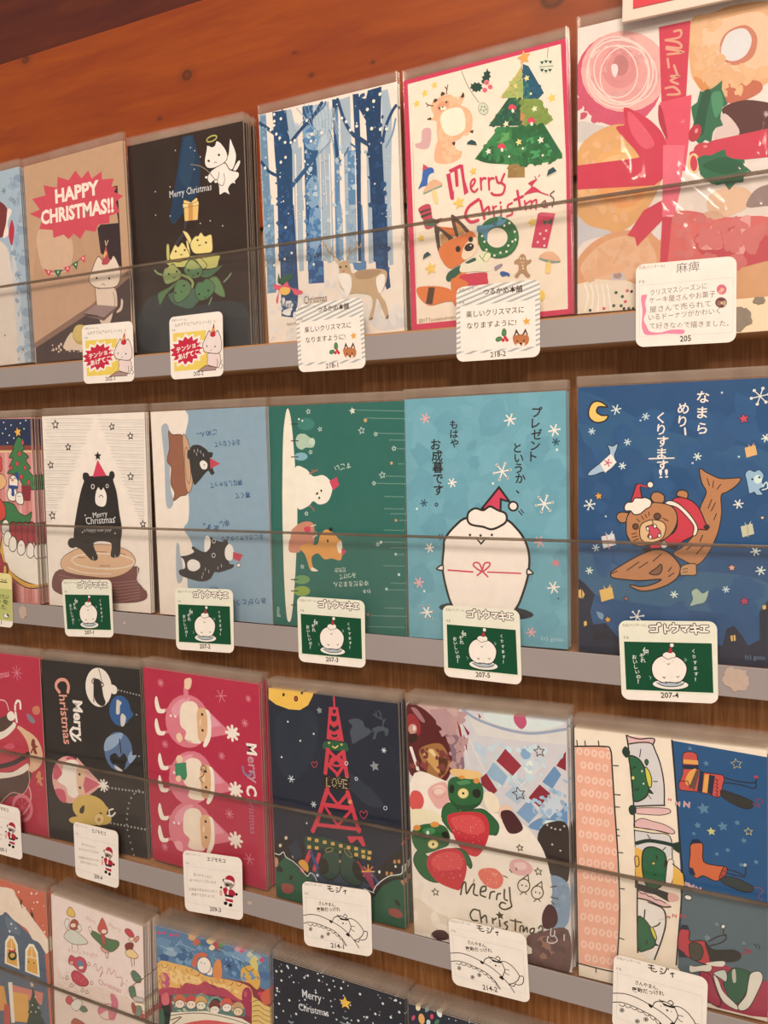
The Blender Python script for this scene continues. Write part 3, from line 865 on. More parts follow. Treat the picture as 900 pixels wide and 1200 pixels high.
k 11771771 8 611 478 631 510 669 532 690 577
k 11771771 8 631 504 626 532 635 552
k 11771771 8 672 534 704 543 714 563
e 1776925 562 436 8 -1 0 -6
e 1776925 603 435 7 -1 0 -6
e 12749438 582 407 11 -1 0 -8
b 13879221 536 495 517 497 529 474 554 460
b 2121283 102 453 113 418 161 435 208 435 193 403 138 381 92 392
e 15386475 143 338 43 -5 -2 -31
b 14441854 64 384 124 372 166 389 184 354 269 322 275 304 222 299 190 342 131 360 102 340 85 262 72 281 96 341 62 356
t 6652064 116 214 129 59 68 0 Merry
t 8679778 285 236 170 58 -3 0 Christmas
t 9802896 145 111 174 25 6 0 tsurukame
d 15726583 9 43 765 170 736 208 569 70 508 153 537 369 477 312 788
d 15594987 11 834 1394 789 1354 814 1236 878 1426 873 1221 914 1215
d 15726583 10 120 1456 169 1419 114 1388 130 1331 154 1302 193 1267 236 1259 192 1174 155 1150 266 1265 359 1372 394 1281 464 1275 385 1240 611 1337 640 1310 666 1255 712 1270 118 1413 88 1364 33 1135 331 1124
d 15069943 5 599 904
d 15069943 5 885 860
d 15069943 6 41 1199
d 15069943 3 618 787
d 15069943 4 473 1280
d 15069943 3 577 1426
d 15069943 5 270 828
d 15069943 3 158 933
d 15069943 2 613 1339
d 15069943 3 837 1238
d 15069943 3 917 762
d 15069943 4 907 996
d 15069943 5 196 820
d 15069943 3 903 749
d 15069943 3 374 1357
d 15069943 5 83 1313
d 15069943 4 7 1046
d 15069943 4 303 895
d 15069943 5 320 1138
d 15069943 3 49 816
d 15069943 2 712 813
d 15069943 4 759 1143
d 15069943 3 38 1510
d 15069943 5 911 1233
d 15069943 3 869 720
d 15069943 5 356 1101
d 15069943 5 109 977
d 15069943 5 832 1359
d 15069943 5 108 1279
d 15069943 5 875 1140
d 15069943 3 541 1221
d 15069943 3 202 1454
d 15069943 3 652 713
d 15069943 4 40 809
d 15069943 4 414 1298
d 15069943 4 791 1074
d 15069943 3 50 861
d 15069943 3 476 853
d 15069943 4 692 741
d 15069943 4 767 1323
d 15069943 4 146 899
d 15069943 5 433 743
d 15069943 4 922 1053
d 15069943 3 704 1073
d 15069943 4 415 1363
d 15069943 4 920 700
d 15069943 3 498 1210
d 15069943 6 268 927
d 15069943 5 353 911
d 15069943 5 667 948
d 15069943 3 358 969
d 15069943 5 471 904
d 15069943 5 283 804
d 15069943 4 583 1426
d 15069943 4 251 1011
d 15069943 5 777 942
d 15069943 5 345 1015
d 15069943 5 795 1148
d 15069943 6 823 906
d 15069943 4 904 1011
d 15069943 6 162 903
d 15069943 5 466 961
d 15069943 5 713 1288
d 15069943 4 563 964
d 15069943 5 599 880
d 15069943 3 709 1390
d 15069943 3 433 997
d 15069943 2 660 973
d 15069943 3 476 1294
d 15069943 3 150 1289
d 15069943 4 219 1482
d 15069943 4 377 1034
d 15069943 2 230 843
d 15069943 4 412 1269
d 15069943 4 112 914
d 15069943 3 42 1088
d 15069943 4 540 1201
d 15069943 4 897 803
d 15069943 3 774 946
d 15069943 4 148 1084
d 15069943 4 892 699
d 15069943 2 340 834
d 15069943 5 115 1111
d 15069943 6 145 1059
d 15069943 3 379 1164
d 15069943 4 280 785
d 15069943 4 897 736
d 15069943 4 249 783
d 15069943 6 420 1238
d 15069943 4 493 1248
"""),
'A5': (987, 1482, 13385062, """
p 15855332 28 1457 954 1459 968 829 960 28 35 41 33 1006
s 15652212 200 1412 25 8
s 15652212 136 1380 25 8
s 15652212 82 1332 26 8
s 15652212 898 1185 28 8
s 15652212 425 875 26 8
b 15384478 188 976 197 1066 231 1106 293 1070 328 1018 359 1001 345 964 276 948
b 15384478 173 1289 194 1324 252 1340 302 1335 338 1298 376 1324 385 1299 362 1265 398 1240 427 1200 429 1144 418 1102 381 1098 343 1072 267 1070 217 1085 206 1133 206 1202 171 1219 191 1239
m 15518121 60 3 10 22 4 187 1320 363 1315 427 1200 411 1092 230 1083
m 15585200 30 4 7 19 4 204 1065 280 1067 353 1002 263 956
b 16119787 242 1240 299 1259 361 1246 386 1187 379 1121 319 1099 263 1122 233 1185
b 5454126 193 1313 198 1335 219 1324
b 5454126 239 1341 246 1364 267 1348
b 5454126 363 1306 379 1332 385 1305
b 5454126 145 1228 171 1234 171 1219
b 5454126 412 1103 433 1108 430 1090
b 5454126 299 1063 320 1065 314 1043
k 7623487 6 275 1346 278 1368 285 1395
k 7623487 6 280 1368 268 1387
k 7623487 6 187 1297 155 1310 143 1324
k 7623487 5 161 1308 148 1300
b 14723466 212 1292 244 1308 286 1304 287 1276 255 1254 223 1261
d 1776925 6 228 1275 273 1299
e 16119787 253 1269 20 -4 0 -12
d 1776925 5 249 1277
b 14136766 115 1175 169 1166 152 1064 75 1077 65 1104 102 1108
p 2116700 391 1034 398 1049 422 1056 446 1040 454 1016
l 14934993 5 391 1032 454 1014
k 6582384 3 372 1453 414 1349 474 1252
e 13886934 498 1213 28 1 9 -35
r 8754308 3 498 1213 28 1 9 -35
d 7702906 5 489 1226 507 1222 482 1211 500 1202 516 1206
k 6582384 3 883 1457 878 1405
e 14281437 871 1362 39 -9 -1 -45
p 2247501 836 1395 859 1390 847 1376
p 2247501 859 1395 881 1390 870 1376
p 2247501 883 1387 906 1382 894 1368
p 2247501 835 1355 858 1350 846 1335
p 2247501 858 1344 880 1339 868 1325
p 2247501 880 1344 902 1339 891 1325
l 6582375 3 832 1366 910 1353
p 1329475 420 1347 429 1354 427 1370 441 1362 451 1373 463 1362 478 1365 484 1353 496 1350 491 1338 500 1327 486 1323 483 1311 469 1321 459 1312 449 1323 435 1322 438 1334
p 1329475 497 1356 490 1370 502 1375 495 1392 510 1395 506 1414 520 1413 530 1432 534 1414 549 1406 541 1395 550 1379 538 1373 540 1357 525 1356 520 1342 506 1350
e 14444672 523 1353 14 -3 0 -13
r 15510974 3 523 1353 14 -3 0 -13
e 14444672 544 1324 14 -3 0 -13
r 15510974 3 544 1324 14 -3 0 -13
e 14444672 511 1314 14 -3 0 -13
r 15510974 3 511 1314 14 -3 0 -13
p 13287022 736 1405 731 1217 603 1253 676 1327
p 1597054 738 1405 770 1386 854 1222 822 1197 733 1217
b 10732151 676 1311 728 1331 729 1223 627 1254
b 3375226 745 1317 778 1255 765 1215 737 1223
p 2121288 650 1240 725 1226 715 1074 527 1110
p 8758613 725 1218 822 1197 903 1067 864 1048 715 1071
p 13276260 718 1160 747 1154 736 1075 713 1074
b 3637075 576 1147 649 1213 708 1217 670 1105
p 3706195 587 1089 852 1051 951 870 903 841 709 858 533 900 437 943
p 2190152 657 1075 852 1048 938 888 915 850 757 912
p 6533228 586 1084 651 1076 641 935 569 904
b 2122558 450 949 560 995 616 895 521 904
b 4564332 736 982 828 985 893 886 768 867
p 10652505 640 874 733 860 733 786 632 802
m 3573589 70 3 9 27 22 587 1089 651 1081 711 921 686 871 449 938
m 2256963 110 4 9 27 22 657 1075 852 1048 943 871 892 843 710 861
m 1990221 50 5 9 23 25 650 1238 723 1224 713 1076 533 1111
m 8495956 40 6 9 22 14 726 1216 822 1195 898 1068 727 1071
m 1597057 30 7 7 18 18 739 1399 770 1376 851 1223 735 1220
m 11517298 30 8 7 18 12 734 1395 729 1221 609 1254
m 10651991 20 9 7 16 12 639 871 730 857 731 788 634 804
s 15512163 746 1437 40 5
s 15658664 759 1322 19 10
s 14736533 693 1294 17 10
s 15595474 799 1147 20 10
s 15595474 632 1100 20 10
s 15657377 704 985 21 10
s 15857650 830 971 21 10
s 15857650 523 969 20 10
b 14241131 650 1178 656 1198 677 1197 694 1178 691 1168
e 15856626 674 1163 8 -2 0 -11
b 14241131 757 1083 764 1103 784 1103 801 1084 798 1074
e 15856626 781 1069 8 -2 0 -11
b 14241131 580 977 586 996 608 997 625 978 622 967
e 15856626 604 962 8 -2 0 -11
d 15726564 7 780 1233 839 886 726 946 645 917
p 2116700 859 768 874 803 897 812 913 785 865 767
b 3567558 76 837 100 885 108 930 135 948 173 941 179 906 144 854 99 845
b 14936804 146 900 179 911 171 872 138 849
p 13782379 106 936 113 976 148 948
b 14859938 110 808 138 855 177 873 209 860 227 833
l 7777445 7 110 804 227 830
b 15522983 162 804 188 811 202 740 179 738
p 13385062 258 889 284 892 286 869 304 745 296 735 279 744
p 13385062 274 911 350 931 356 913 286 892
p 13385062 309 899 331 901 334 809 315 807
p 13385062 345 926 365 926 374 836 394 764 367 752
p 13385062 288 760 305 791 300 735
k 13385062 12 414 789 435 814 431 831 411 818 410 779 431 758 450 771
k 13385062 12 470 830 473 764
k 13385062 12 471 807 485 825 502 822
k 13385062 12 519 821 521 756
k 13385062 12 519 799 533 816 550 813
k 13385062 13 564 819 572 789 587 781
k 13385062 13 614 826 595 785 615 759 599 718 552 720 534 734
k 13385062 18 454 711 392 679 371 631 401 592 448 594
k 13385062 15 466 701 487 596
k 13385062 13 486 641 514 659 518 617
k 13385062 10 540 658 546 601
k 13385062 9 542 638 550 652 562 655
k 13385062 10 588 650 589 594
d 13385062 7 586 671
k 13385062 11 655 657 631 650 630 632 651 615 653 595 622 589
k 13385062 14 688 719 703 617
l 13385062 14 669 672 719 684
k 13385062 10 729 657 735 606
k 13385062 10 736 639 768 650 763 607
k 13385062 10 768 639 796 651 793 602
k 9719143 7 842 638 824 619 847 601 847 637 858 599
k 7626603 7 899 682 876 664 896 639 886 598
b 13385062 753 751 805 764 776 733 798 716 834 679 798 694 728 693 770 727
k 13385062 4 811 774 821 786
k 8675158 4 799 765 791 781
k 13385062 6 820 688 865 666
k 13385062 6 746 698 730 689
p 2116700 859 771 869 801 897 812 916 787 868 767
l 14934993 4 862 768 915 784
s 15652212 425 877 23 10
s 15652212 333 712 39 10
s 15652212 83 546 27 10
s 15652212 139 359 41 10
s 15652212 770 532 29 10
b 12733546 72 721 146 735 165 647 220 644 213 628 167 600 115 597 96 664
p 4344899 80 704 149 711 152 702 84 692
p 4344899 86 677 154 687 156 675 89 663
b 3305555 108 645 169 647 200 624 161 607 112 615
e 2388035 566 477 124 -19 -4 -118
b 3704659 459 470 494 408 577 374 649 397 681 459 653 519 663 440 602 387 506 406
e 15855332 560 477 63 -9 -2 -56
d 15726583 7 636 548 606 538 666 495 651 442 626 423 614 391 578 390 541 379 483 466 470 500 494 419 669 450 589 563
b 5674168 443 563 498 557 559 562 572 588 584 603 593 573 625 574 594 545 546 541 509 525 498 464 472 513 442 529
b 3764630 529 561 559 568 556 540
p 13385062 804 573 823 578 902 559 852 377 761 394
p 14311813 817 573 902 559 894 542 811 561
d 15718875 7 814 461 849 473 836 431 799 417 836 392
b 3235405 833 535 856 521 884 533 878 501 856 515 838 507
b 14991010 808 330 835 354 880 353 913 321 920 293
k 7777445 8 807 326 867 298 920 293
b 15653008 844 292 870 294 866 240 837 243
b 11703410 683 342 702 365 725 353 732 327 759 326 753 310 731 296 734 263 751 238 733 229 710 255 693 257 674 235 659 248 681 275 682 309 659 317 662 334
d 15725289 5 697 340 714 338 708 299 710 283
k 15725289 2 697 323 706 315 716 321
b 10196399 539 313 558 322 582 328 588 316 565 302 545 293
b 2645939 571 273 587 284 628 265 625 249 610 256 586 254
p 2116700 89 418 97 447 123 461 145 440
l 14934993 4 89 416 145 437
e 15390836 806 120 28 -3 -1 -31
b 14451272 40 247 83 260 200 245 282 206 324 143 235 153 131 142 67 185
p 5454123 122 251 163 244 142 146 99 155
b 14451272 265 266 291 309 367 299 374 137 285 124
p 14451272 171 594 189 600 267 521 337 528 284 634 300 645 387 549 411 528
b 5457214 171 594 189 603 289 518 260 505 205 571 207 460 188 463
b 5457214 280 632 300 645 387 549 374 534 308 607 324 530 305 529
b 12819307 211 553 260 508 218 470
b 12819307 320 594 362 541 324 530
b 14451272 195 462 260 505 337 522 406 537 441 484 439 438 382 389 331 362 267 342 218 389
b 15721937 339 407 360 462 398 490 435 496 439 427 394 388 357 381
e 1776925 318 448 16 -2 -1 -18
e 1776925 399 492 15 -2 -1 -16
e 2562582 388 448 28 9 10 -21
e 15725559 398 456 5 -1 0 -5
b 2121293 240 304 267 330 369 368 419 384 425 361 368 334 278 276 252 268 237 281
b 2121293 260 313 240 281 265 272 281 299
b 13385054 329 293 478 291 495 260 488 215 376 206 334 258
b 15594212 324 328 344 366 381 355 456 368 503 327 502 293 429 303 342 309
b 14451272 265 266 303 285 377 241 326 212
b 15464411 431 371 469 411 517 393 504 361 461 342
k 8758641 5 468 366 487 398 506 401
k 8758641 5 450 391 480 353
t 10193265 49 48 59 25 9 0 2017
t 10193265 114 46 174 25 9 0 Tsurukamehonpo
l 11773585 2 41 259 50 1115
"""),
'A6': (1000, 1498, 15066084, """
b 13488341 4 1015 97 987 177 939 39 907 -8 926
e 13392253 212 1192 225 -45 1 -237
e 15185591 241 1228 223 -46 1 -205
e 14657451 227 1240 154 -32 1 -165
e 14063005 221 1252 94 -19 0 -105
e 12353927 226 1262 50 -10 0 -66
b 14934505 179 1272 204 1272 213 1243 199 1207 182 1232
r 15849947 7 221 1230 168 -64 -29 -158
r 15849947 7 215 1237 145 22 62 -178
r 15849947 7 232 1228 158 -122 -78 -118
r 15849947 7 199 1235 110 -3 24 -135
r 15849947 7 243 1214 114 -64 -49 -125
r 15849947 7 210 1210 128 -131 -102 -99
b 14463880 570 1402 667 1421 788 1434 973 1390 1015 1200 979 1075 902 1019 834 991 754 996 631 1072 573 1158
b 15255468 627 1357 749 1382 906 1366 967 1210 930 1095 832 1105 681 1157 629 1242
b 12812653 710 1266 749 1319 829 1327 879 1260 861 1171 782 1147 721 1191
b 14148075 718 1254 750 1309 819 1314 855 1255 831 1188 772 1169 721 1201
b 12480346 683 1030 763 1067 882 1054 907 1008 854 977 765 967
b 13800542 589 1134 672 1075 733 1052 724 1001 631 1051
m 14596756 60 3 15 42 6 586 1388 688 1406 720 1285 721 1170 832 1126 950 1081 834 1012 734 1021 588 1166
m 14330288 40 4 14 34 5 38 1412 253 1420 440 1261 398 1086 199 1069 62 1207
m 13261435 24 5 14 30 5 4 1173 108 1086 244 1016 108 985 15 1035
r 15850459 7 221 1230 168 -64 -29 -158
r 15850459 7 215 1237 145 22 62 -178
r 15850459 7 232 1228 158 -122 -78 -118
r 15850459 7 199 1235 110 -3 24 -135
r 15850459 7 243 1214 114 -64 -49 -125
e 14063005 221 1252 67 -14 0 -73
e 12353927 226 1262 40 -8 0 -53
b 14934505 179 1272 204 1272 213 1243 199 1207 182 1232
b 5451571 724 949 795 972 874 962 991 909 1031 830 994 796 817 806 756 880
b 14142415 695 848 735 926 807 818 696 806
b 14266234 -8 789 16 888 108 951 233 963 399 889 444 718 423 611 348 489 236 413 121 428 16 498 -8 628
e 14857337 223 674 167 -25 1 -169
e 14984814 235 650 123 -18 1 -118
e 15385488 212 754 99 2 10 -57
b 12963548 -8 519 63 463 179 414 40 386 -8 345
b 14067329 -8 252 40 339 133 397 270 414 425 361 459 202 428 48 -8 17
b 14728866 16 249 156 372 337 372 415 251 350 168 110 158
e 13026764 217 170 38 -4 0 -39
e 10785943 214 184 23 -2 0 -17
p 15065558 -8 158 99 177 180 163 260 155 316 126 429 -20 4 -7
k 15857650 7 40 153 58 93 40 13
k 15857650 7 70 150 86 91 75 10
k 15857650 7 101 147 114 88 111 7
k 15857650 7 131 144 142 86 146 4
k 15857650 7 161 141 170 83 180 1
d 3235405 9 207 95 240 71 195 27 234 23 69 13 274 5
d 13262461 9 266 99 256 43 143 16
d 1776925 8 249 7 297 3 288 93
b 14052978 447 447 554 477 742 419 943 393 1022 288 996 144 847 139 641 182 470 223
b 12799070 598 318 660 376 803 379 944 298 946 171 807 164 662 224
b 14985648 784 317 813 399 863 403 846 257 806 207
b 14852258 630 282 681 384 722 347 734 270 682 265
b 14134662 641 171 807 159 1005 164 1049 -72 644 -38
d 15585489 9 669 301 749 295 782 347 723 309 682 276 834 354
b 14862256 658 506 699 554 780 564 841 544 872 497 843 449 742 419 680 438
b 14071202 596 428 680 460 742 419 639 411
b 9799049 842 459 891 537 998 542 1029 454 922 448
m 14727311 40 6 16 39 5 4 787 108 929 245 938 400 856 423 611 247 434 39 530
m 14464404 40 7 16 40 5 16 272 156 383 337 383 426 250 316 172 40 177
m 13662590 40 8 22 55 4 468 445 742 414 943 361 946 171 662 191 481 244
p 13188444 417 1410 570 1407 553 1045 433 1035
p 14308980 425 1037 579 1045 571 849 552 676 444 692 454 847
k 14329492 11 492 1372 523 1370 518 1339 450 1339
k 14329492 11 450 1339 513 1314 524 1285 455 1305
k 14329492 11 455 1295 535 1262 461 1267
k 14329492 11 461 1245 467 1201
k 14329492 11 493 1206 510 1155
k 14329492 11 478 1156 515 1149 478 1135 513 1111
k 14329492 11 452 1102 494 1099 521 1062 463 1068
p 13188444 572 762 680 803 935 817 1031 820 1034 686 938 681 799 688 573 665
b 11677775 420 1027 442 980 465 845 421 940
b 13188444 244 1044 311 1009 388 946 443 871 465 780 445 685 368 686 312 805 205 945 250 960
b 14311291 267 1023 345 932 400 834 345 822 278 921
p 13188444 -8 783 246 777 454 782 456 661 402 625 201 644 -8 663
p 13188444 -8 789 268 779 444 756 455 677 268 667 -8 663
p 13188444 347 505 446 547 457 457 315 324 304 371 264 387
p 13188444 441 459 490 453 470 223 432 227
p 14840719 443 821 550 803 531 589 500 451 441 459
p 14672873 392 377 438 438 431 338
r 14864290 11 593 705 23 -4 1 -45
p 2453587 576 848 583 879 591 909 582 954 578 987 606 1003 619 1056 647 1043 677 1058 697 1068 723 1088 721 1044 750 969 726 957 719 929 717 903 730 868 697 864 683 845 675 796 646 814 624 791
b 1333059 592 866 631 1040 672 1043 653 941 634 838
b 4494192 672 1022 713 1035 729 969 694 912
p 2453587 609 729 640 738 676 732 705 743 739 752 750 716 779 699 831 686 835 654 864 624 830 608 827 577 792 578 762 548 740 584 707 580 678 593 649 619 625 646
b 1400387 635 687 738 714 829 657 739 629
e 11678792 597 855 25 -16 -18 -38
e 12731223 634 771 41 1 5 -30
e 14849442 604 864 7 -4 -4 -11
e 14849442 647 780 10 -2 0 -6
"""),
'B1': (1000, 1480, 13866392, """
p 1323356 -71 1495 999 1469 995 1261 -89 1279
d 14415351 7 698 1449 780 1425 679 1362 754 1345 896 1306 922 1392 729 1287 947 1457 804 1322 885 1437 716 1398
p 8996415 -89 1279 995 1261 996 1220 -93 1236
p 14863266 -93 1236 996 1223 995 1206 -95 1217
p 13206407 -25 1216 12 1216 -73 -55 -113 -57
p 14725815 58 1215 94 1215 13 -49 -26 -52
p 13206407 139 1214 175 1214 99 -43 60 -46
p 14725815 220 1213 256 1213 184 -38 145 -40
p 13206407 300 1212 336 1212 268 -32 229 -35
p 14725815 380 1211 415 1210 351 -27 313 -29
p 13206407 458 1210 493 1209 433 -21 395 -24
p 14725815 536 1209 570 1208 514 -16 477 -19
p 13206407 613 1208 647 1207 594 -11 558 -13
p 14725815 689 1207 723 1206 674 -6 638 -8
p 13206407 765 1206 798 1205 753 0 717 -3
p 14725815 839 1205 872 1204 831 5 795 2
p 13206407 913 1204 946 1203 908 10 872 7
p 14725815 987 1203 1019 1202 984 15 949 12
b 13192774 462 1150 636 1178 653 1119 638 1059 498 1045
o 1776925 5 462 1150 636 1178 653 1119 638 1059 498 1045
b 3703379 846 1329 896 1306 911 1233 890 1219 958 1174 926 1146 973 1087 951 1065 1018 1000 995 971 1002 913 891 941 815 1029 711 1044 767 1088 736 1096 782 1162 741 1169 792 1235 789 1250
o 1776925 7 846 1329 896 1306 911 1233 890 1219 958 1174 926 1146 973 1087 951 1065 1018 1000 995 971 1002 913 891 941 815 1029 711 1044 767 1088 736 1096 782 1162 741 1169 792 1235 789 1250
s 15516253 851 1368 45 10
q 1776925 851 1368 45 5 10
e 13192791 858 1197 19 0 -1 -21
r 1776925 3 858 1197 19 0 -1 -21
e 13192791 899 1284 16 0 -1 -19
r 1776925 3 899 1284 16 0 -1 -19
e 13192791 827 1120 19 0 -1 -21
r 1776925 3 827 1120 19 0 -1 -21
e 13192791 865 1015 19 0 -1 -21
r 1776925 3 865 1015 19 0 -1 -21
e 13192791 944 971 18 0 -1 -21
r 1776925 3 944 971 18 0 -1 -21
e 13192791 912 1087 16 0 -1 -19
r 1776925 3 912 1087 16 0 -1 -19
e 13192791 756 1088 17 0 -1 -19
r 1776925 4 756 1088 17 0 -1 -19
p 8990015 861 949 969 942 955 825 867 824
b 14859919 560 1015 647 1037 696 985 660 925 552 910
o 1776925 5 560 1015 647 1037 696 985 660 925 552 910
b 15857655 729 1000 773 1029 823 1000 819 941 797 926 814 867 779 823 717 829 695 881 724 933
o 1776925 7 729 1000 773 1029 823 1000 819 941 797 926 814 867 779 823 717 829 695 881 724 933
b 2313622 794 1029 806 1051 836 1044 836 985 822 985
b 2313622 721 948 819 941 817 919 782 914 778 864 745 867 748 914 720 926
e 14847579 766 988 17 0 -1 -12
d 1776925 7 750 1003 792 1003
b 15857655 793 867 826 890 867 882 878 809 840 794 795 815
o 1776925 7 793 867 826 890 867 882 878 809 840 794 795 815
d 1776925 5 819 860 844 860
b 3703379 586 790 695 814 777 786 815 734 896 706 959 737 945 678 912 648 725 643 597 640
o 1776925 7 586 790 695 814 777 786 815 734 896 706 959 737 945 678 912 648 725 643 597 640
b 13716551 483 849 611 836 670 762 642 671 468 653
o 1776925 7 483 849 611 836 670 762 642 671 468 653
b 10628674 713 636 777 645 790 526 732 449 707 538
o 1776925 7 713 636 777 645 790 526 732 449 707 538
b 10628674 783 637 846 646 852 528 799 452 772 540
o 1776925 7 783 637 846 646 852 528 799 452 772 540
b 10628674 852 639 914 648 914 530 866 454 837 542
o 1776925 7 852 639 914 648 914 530 866 454 837 542
b 10628674 920 641 982 649 976 532 932 457 901 544
o 1776925 7 920 641 982 649 976 532 932 457 901 544
b 10628674 987 642 1049 651 1037 534 998 459 965 546
o 1776925 7 987 642 1049 651 1037 534 998 459 965 546
b 14464343 610 520 575 338 693 207 877 127 1103 155 1105 185 900 166 717 239 630 355 639 491
o 1776925 9 610 520 575 338 693 207 877 127 1103 155 1105 185 900 166 717 239 630 355 639 491
b 15726066 631 581 714 494 898 441 1123 464 1105 192 921 167 717 239 630 355
b 15857655 623 641 663 672 699 643 699 576 654 544 613 573
o 1776925 7 623 641 663 672 699 643 699 576 654 544 613 573
b 15857655 642 551 682 583 718 554 718 486 673 455 632 484
o 1776925 7 642 551 682 583 718 554 718 486 673 455 632 484
b 15857655 698 508 738 539 774 511 773 444 729 412 689 440
o 1776925 7 698 508 738 539 774 511 773 444 729 412 689 440
b 15857655 791 481 830 512 866 484 865 417 822 386 782 414
o 1776925 7 791 481 830 512 866 484 865 417 822 386 782 414
b 15857655 893 463 932 494 967 465 967 399 924 368 885 396
o 1776925 7 893 463 932 494 967 465 967 399 924 368 885 396
b 15857655 975 458 1014 489 1048 461 1048 395 1005 364 967 392
o 1776925 7 975 458 1014 489 1048 461 1048 395 1005 364 967 392
b 15857655 1046 461 1085 491 1119 463 1119 398 1077 367 1038 394
o 1776925 7 1046 461 1085 491 1119 463 1119 398 1077 367 1038 394
d 1776925 5 813 467 834 468
b 10628674 489 349 579 399 612 324 658 311 653 236 479 212
o 1776925 7 489 349 579 399 612 324 658 311 653 236 479 212
b 14861921 614 287 644 288 638 204 608 203
o 1776925 5 614 287 644 288 638 204 608 203
l 11686996 5 688 132 688 10
l 11686996 5 764 136 764 15
l 11686996 5 840 140 840 20
l 11686996 5 915 144 915 25
l 11686996 5 989 149 989 30
"""),
'B2': (1008, 1479, 15725040, """
l 11844802 3 29 1457 287 1454 519 1442
l 11844802 3 569 1440 779 1428 1003 1423
l 12634577 2 28 1445 498 1433
l 12634577 2 589 1429 1003 1413
l 11844802 3 36 1430 278 1421 512 1416
l 11844802 3 575 1415 785 1409 1002 1398
l 12634577 2 45 1418 491 1407
l 12634577 2 596 1403 1002 1389
l 11844802 3 44 1403 270 1402 506 1391
l 11844802 3 582 1389 790 1377 1001 1373
l 12634577 2 61 1391 484 1382
l 12634577 2 602 1377 1001 1364
l 11844802 3 24 1378 261 1370 499 1366
l 11844802 3 588 1363 796 1358 1000 1348
l 12634577 2 24 1366 477 1357
l 12634577 2 608 1352 1000 1339
l 11844802 3 32 1351 253 1351 458 1341
l 11844802 3 619 1337 801 1327 999 1324
l 12634577 2 40 1339 437 1332
l 12634577 2 639 1326 999 1314
l 11844802 3 39 1324 244 1318 452 1315
l 11844802 3 625 1312 807 1308 998 1299
l 12634577 2 57 1313 430 1306
l 12634577 2 646 1300 998 1290
l 11844802 3 20 1298 236 1299 445 1290
l 11844802 3 632 1286 812 1276 997 1274
l 12634577 2 19 1287 423 1281
l 12634577 2 652 1275 997 1265
l 11844802 3 28 1272 227 1266 438 1264
l 11844802 3 638 1261 818 1257 996 1249
l 12634577 2 36 1260 416 1255
l 12634577 2 658 1249 995 1240
l 11844802 3 35 1245 218 1247 397 1239
l 11844802 3 669 1235 823 1226 995 1224
l 12634577 2 52 1233 375 1230
l 12634577 2 689 1223 994 1215
l 11844802 3 16 1219 210 1214 390 1213
l 11844802 3 675 1209 829 1207 994 1200
l 12634577 2 15 1207 369 1204
l 12634577 2 695 1198 993 1190
l 11844802 3 23 1192 201 1195 383 1188
l 11844802 3 682 1184 835 1175 993 1175
l 12634577 2 31 1181 362 1178
l 12634577 2 702 1172 992 1165
l 11844802 3 31 1166 192 1162 377 1162
l 11844802 3 688 1158 840 1156 992 1150
l 12634577 2 48 1154 355 1152
l 12634577 2 708 1147 991 1141
l 11844802 3 11 1140 184 1143 335 1136
l 11844802 3 719 1132 846 1125 991 1125
l 12634577 2 11 1128 313 1127
l 12634577 2 739 1121 990 1116
l 11844802 3 19 1113 175 1110 328 1110
l 11844802 3 725 1107 851 1106 990 1100
l 12634577 2 27 1101 306 1101
l 12634577 2 745 1096 989 1091
l 11844802 3 26 1086 167 1090 321 1084
l 11844802 3 731 1082 857 1074 989 1075
l 12634577 2 43 1075 299 1075
l 12634577 2 751 1070 988 1066
l 11844802 3 7 1060 158 1057 314 1058
l 11844802 3 737 1056 863 1056 988 1050
l 12634577 2 6 1048 292 1049
l 12634577 2 757 1045 987 1041
l 11844802 3 14 1033 149 1038 273 1032
l 11844802 3 768 1031 868 1024 987 1025
l 12634577 2 23 1022 251 1023
l 12634577 2 788 1020 986 1016
l 11844802 3 22 1007 140 1005 266 1006
l 11844802 3 774 1005 874 1005 985 1000
l 12634577 2 39 995 244 996
l 12634577 2 794 994 985 991
l 11844802 3 2 980 132 985 259 980
l 11844802 3 780 980 879 974 984 975
l 12634577 2 2 968 236 970
l 12634577 2 800 969 984 966
l 11844802 3 10 953 123 952 252 954
l 11844802 3 787 955 885 955 983 950
l 12634577 2 18 942 229 944
l 12634577 2 806 944 983 941
l 11844802 3 17 927 114 932 210 927
l 11844802 3 817 929 890 923 982 925
l 12634577 2 35 915 187 917
l 12634577 2 837 918 982 916
l 11844802 3 -2 900 105 899 203 901
l 11844802 3 823 904 896 905 981 900
l 12634577 2 -3 888 180 891
l 12634577 2 843 893 981 891
l 11844802 3 6 873 97 879 195 875
l 11844802 3 830 879 901 873 980 875
l 12634577 2 14 862 173 864
l 12634577 2 849 868 980 866
l 11844802 3 13 847 88 846 188 848
l 11844802 3 836 854 907 854 979 850
l 12634577 2 30 835 166 838
l 12634577 2 855 843 979 841
l 11844802 3 -6 820 79 826 146 821
l 11844802 3 866 829 912 823 978 825
l 12634577 2 -7 808 123 811
l 12634577 2 886 818 978 816
l 11844802 3 1 793 70 792 139 795
l 11844802 3 872 803 918 804 977 800
l 12634577 2 9 781 116 784
l 12634577 2 892 793 977 791
l 11844802 3 9 766 62 772 131 768
l 11844802 3 878 778 923 773 976 775
l 12634577 2 26 755 109 758
l 12634577 2 898 767 976 765
l 11844802 3 -11 739 52 739 124 741
l 11844802 3 885 753 929 754 975 750
l 12634577 2 -12 727 102 731
l 12634577 2 904 742 975 740
l 11844802 3 -3 713 44 718 81 714
l 11844802 3 915 728 934 722 974 725
l 12634577 2 5 701 59 704
l 12634577 2 934 718 974 715
l 11844802 3 4 686 35 685 74 687
l 11844802 3 921 703 940 703 973 699
l 12634577 2 22 674 51 677
l 12634577 2 941 692 973 690
l 11844802 3 -15 659 26 664 67 660
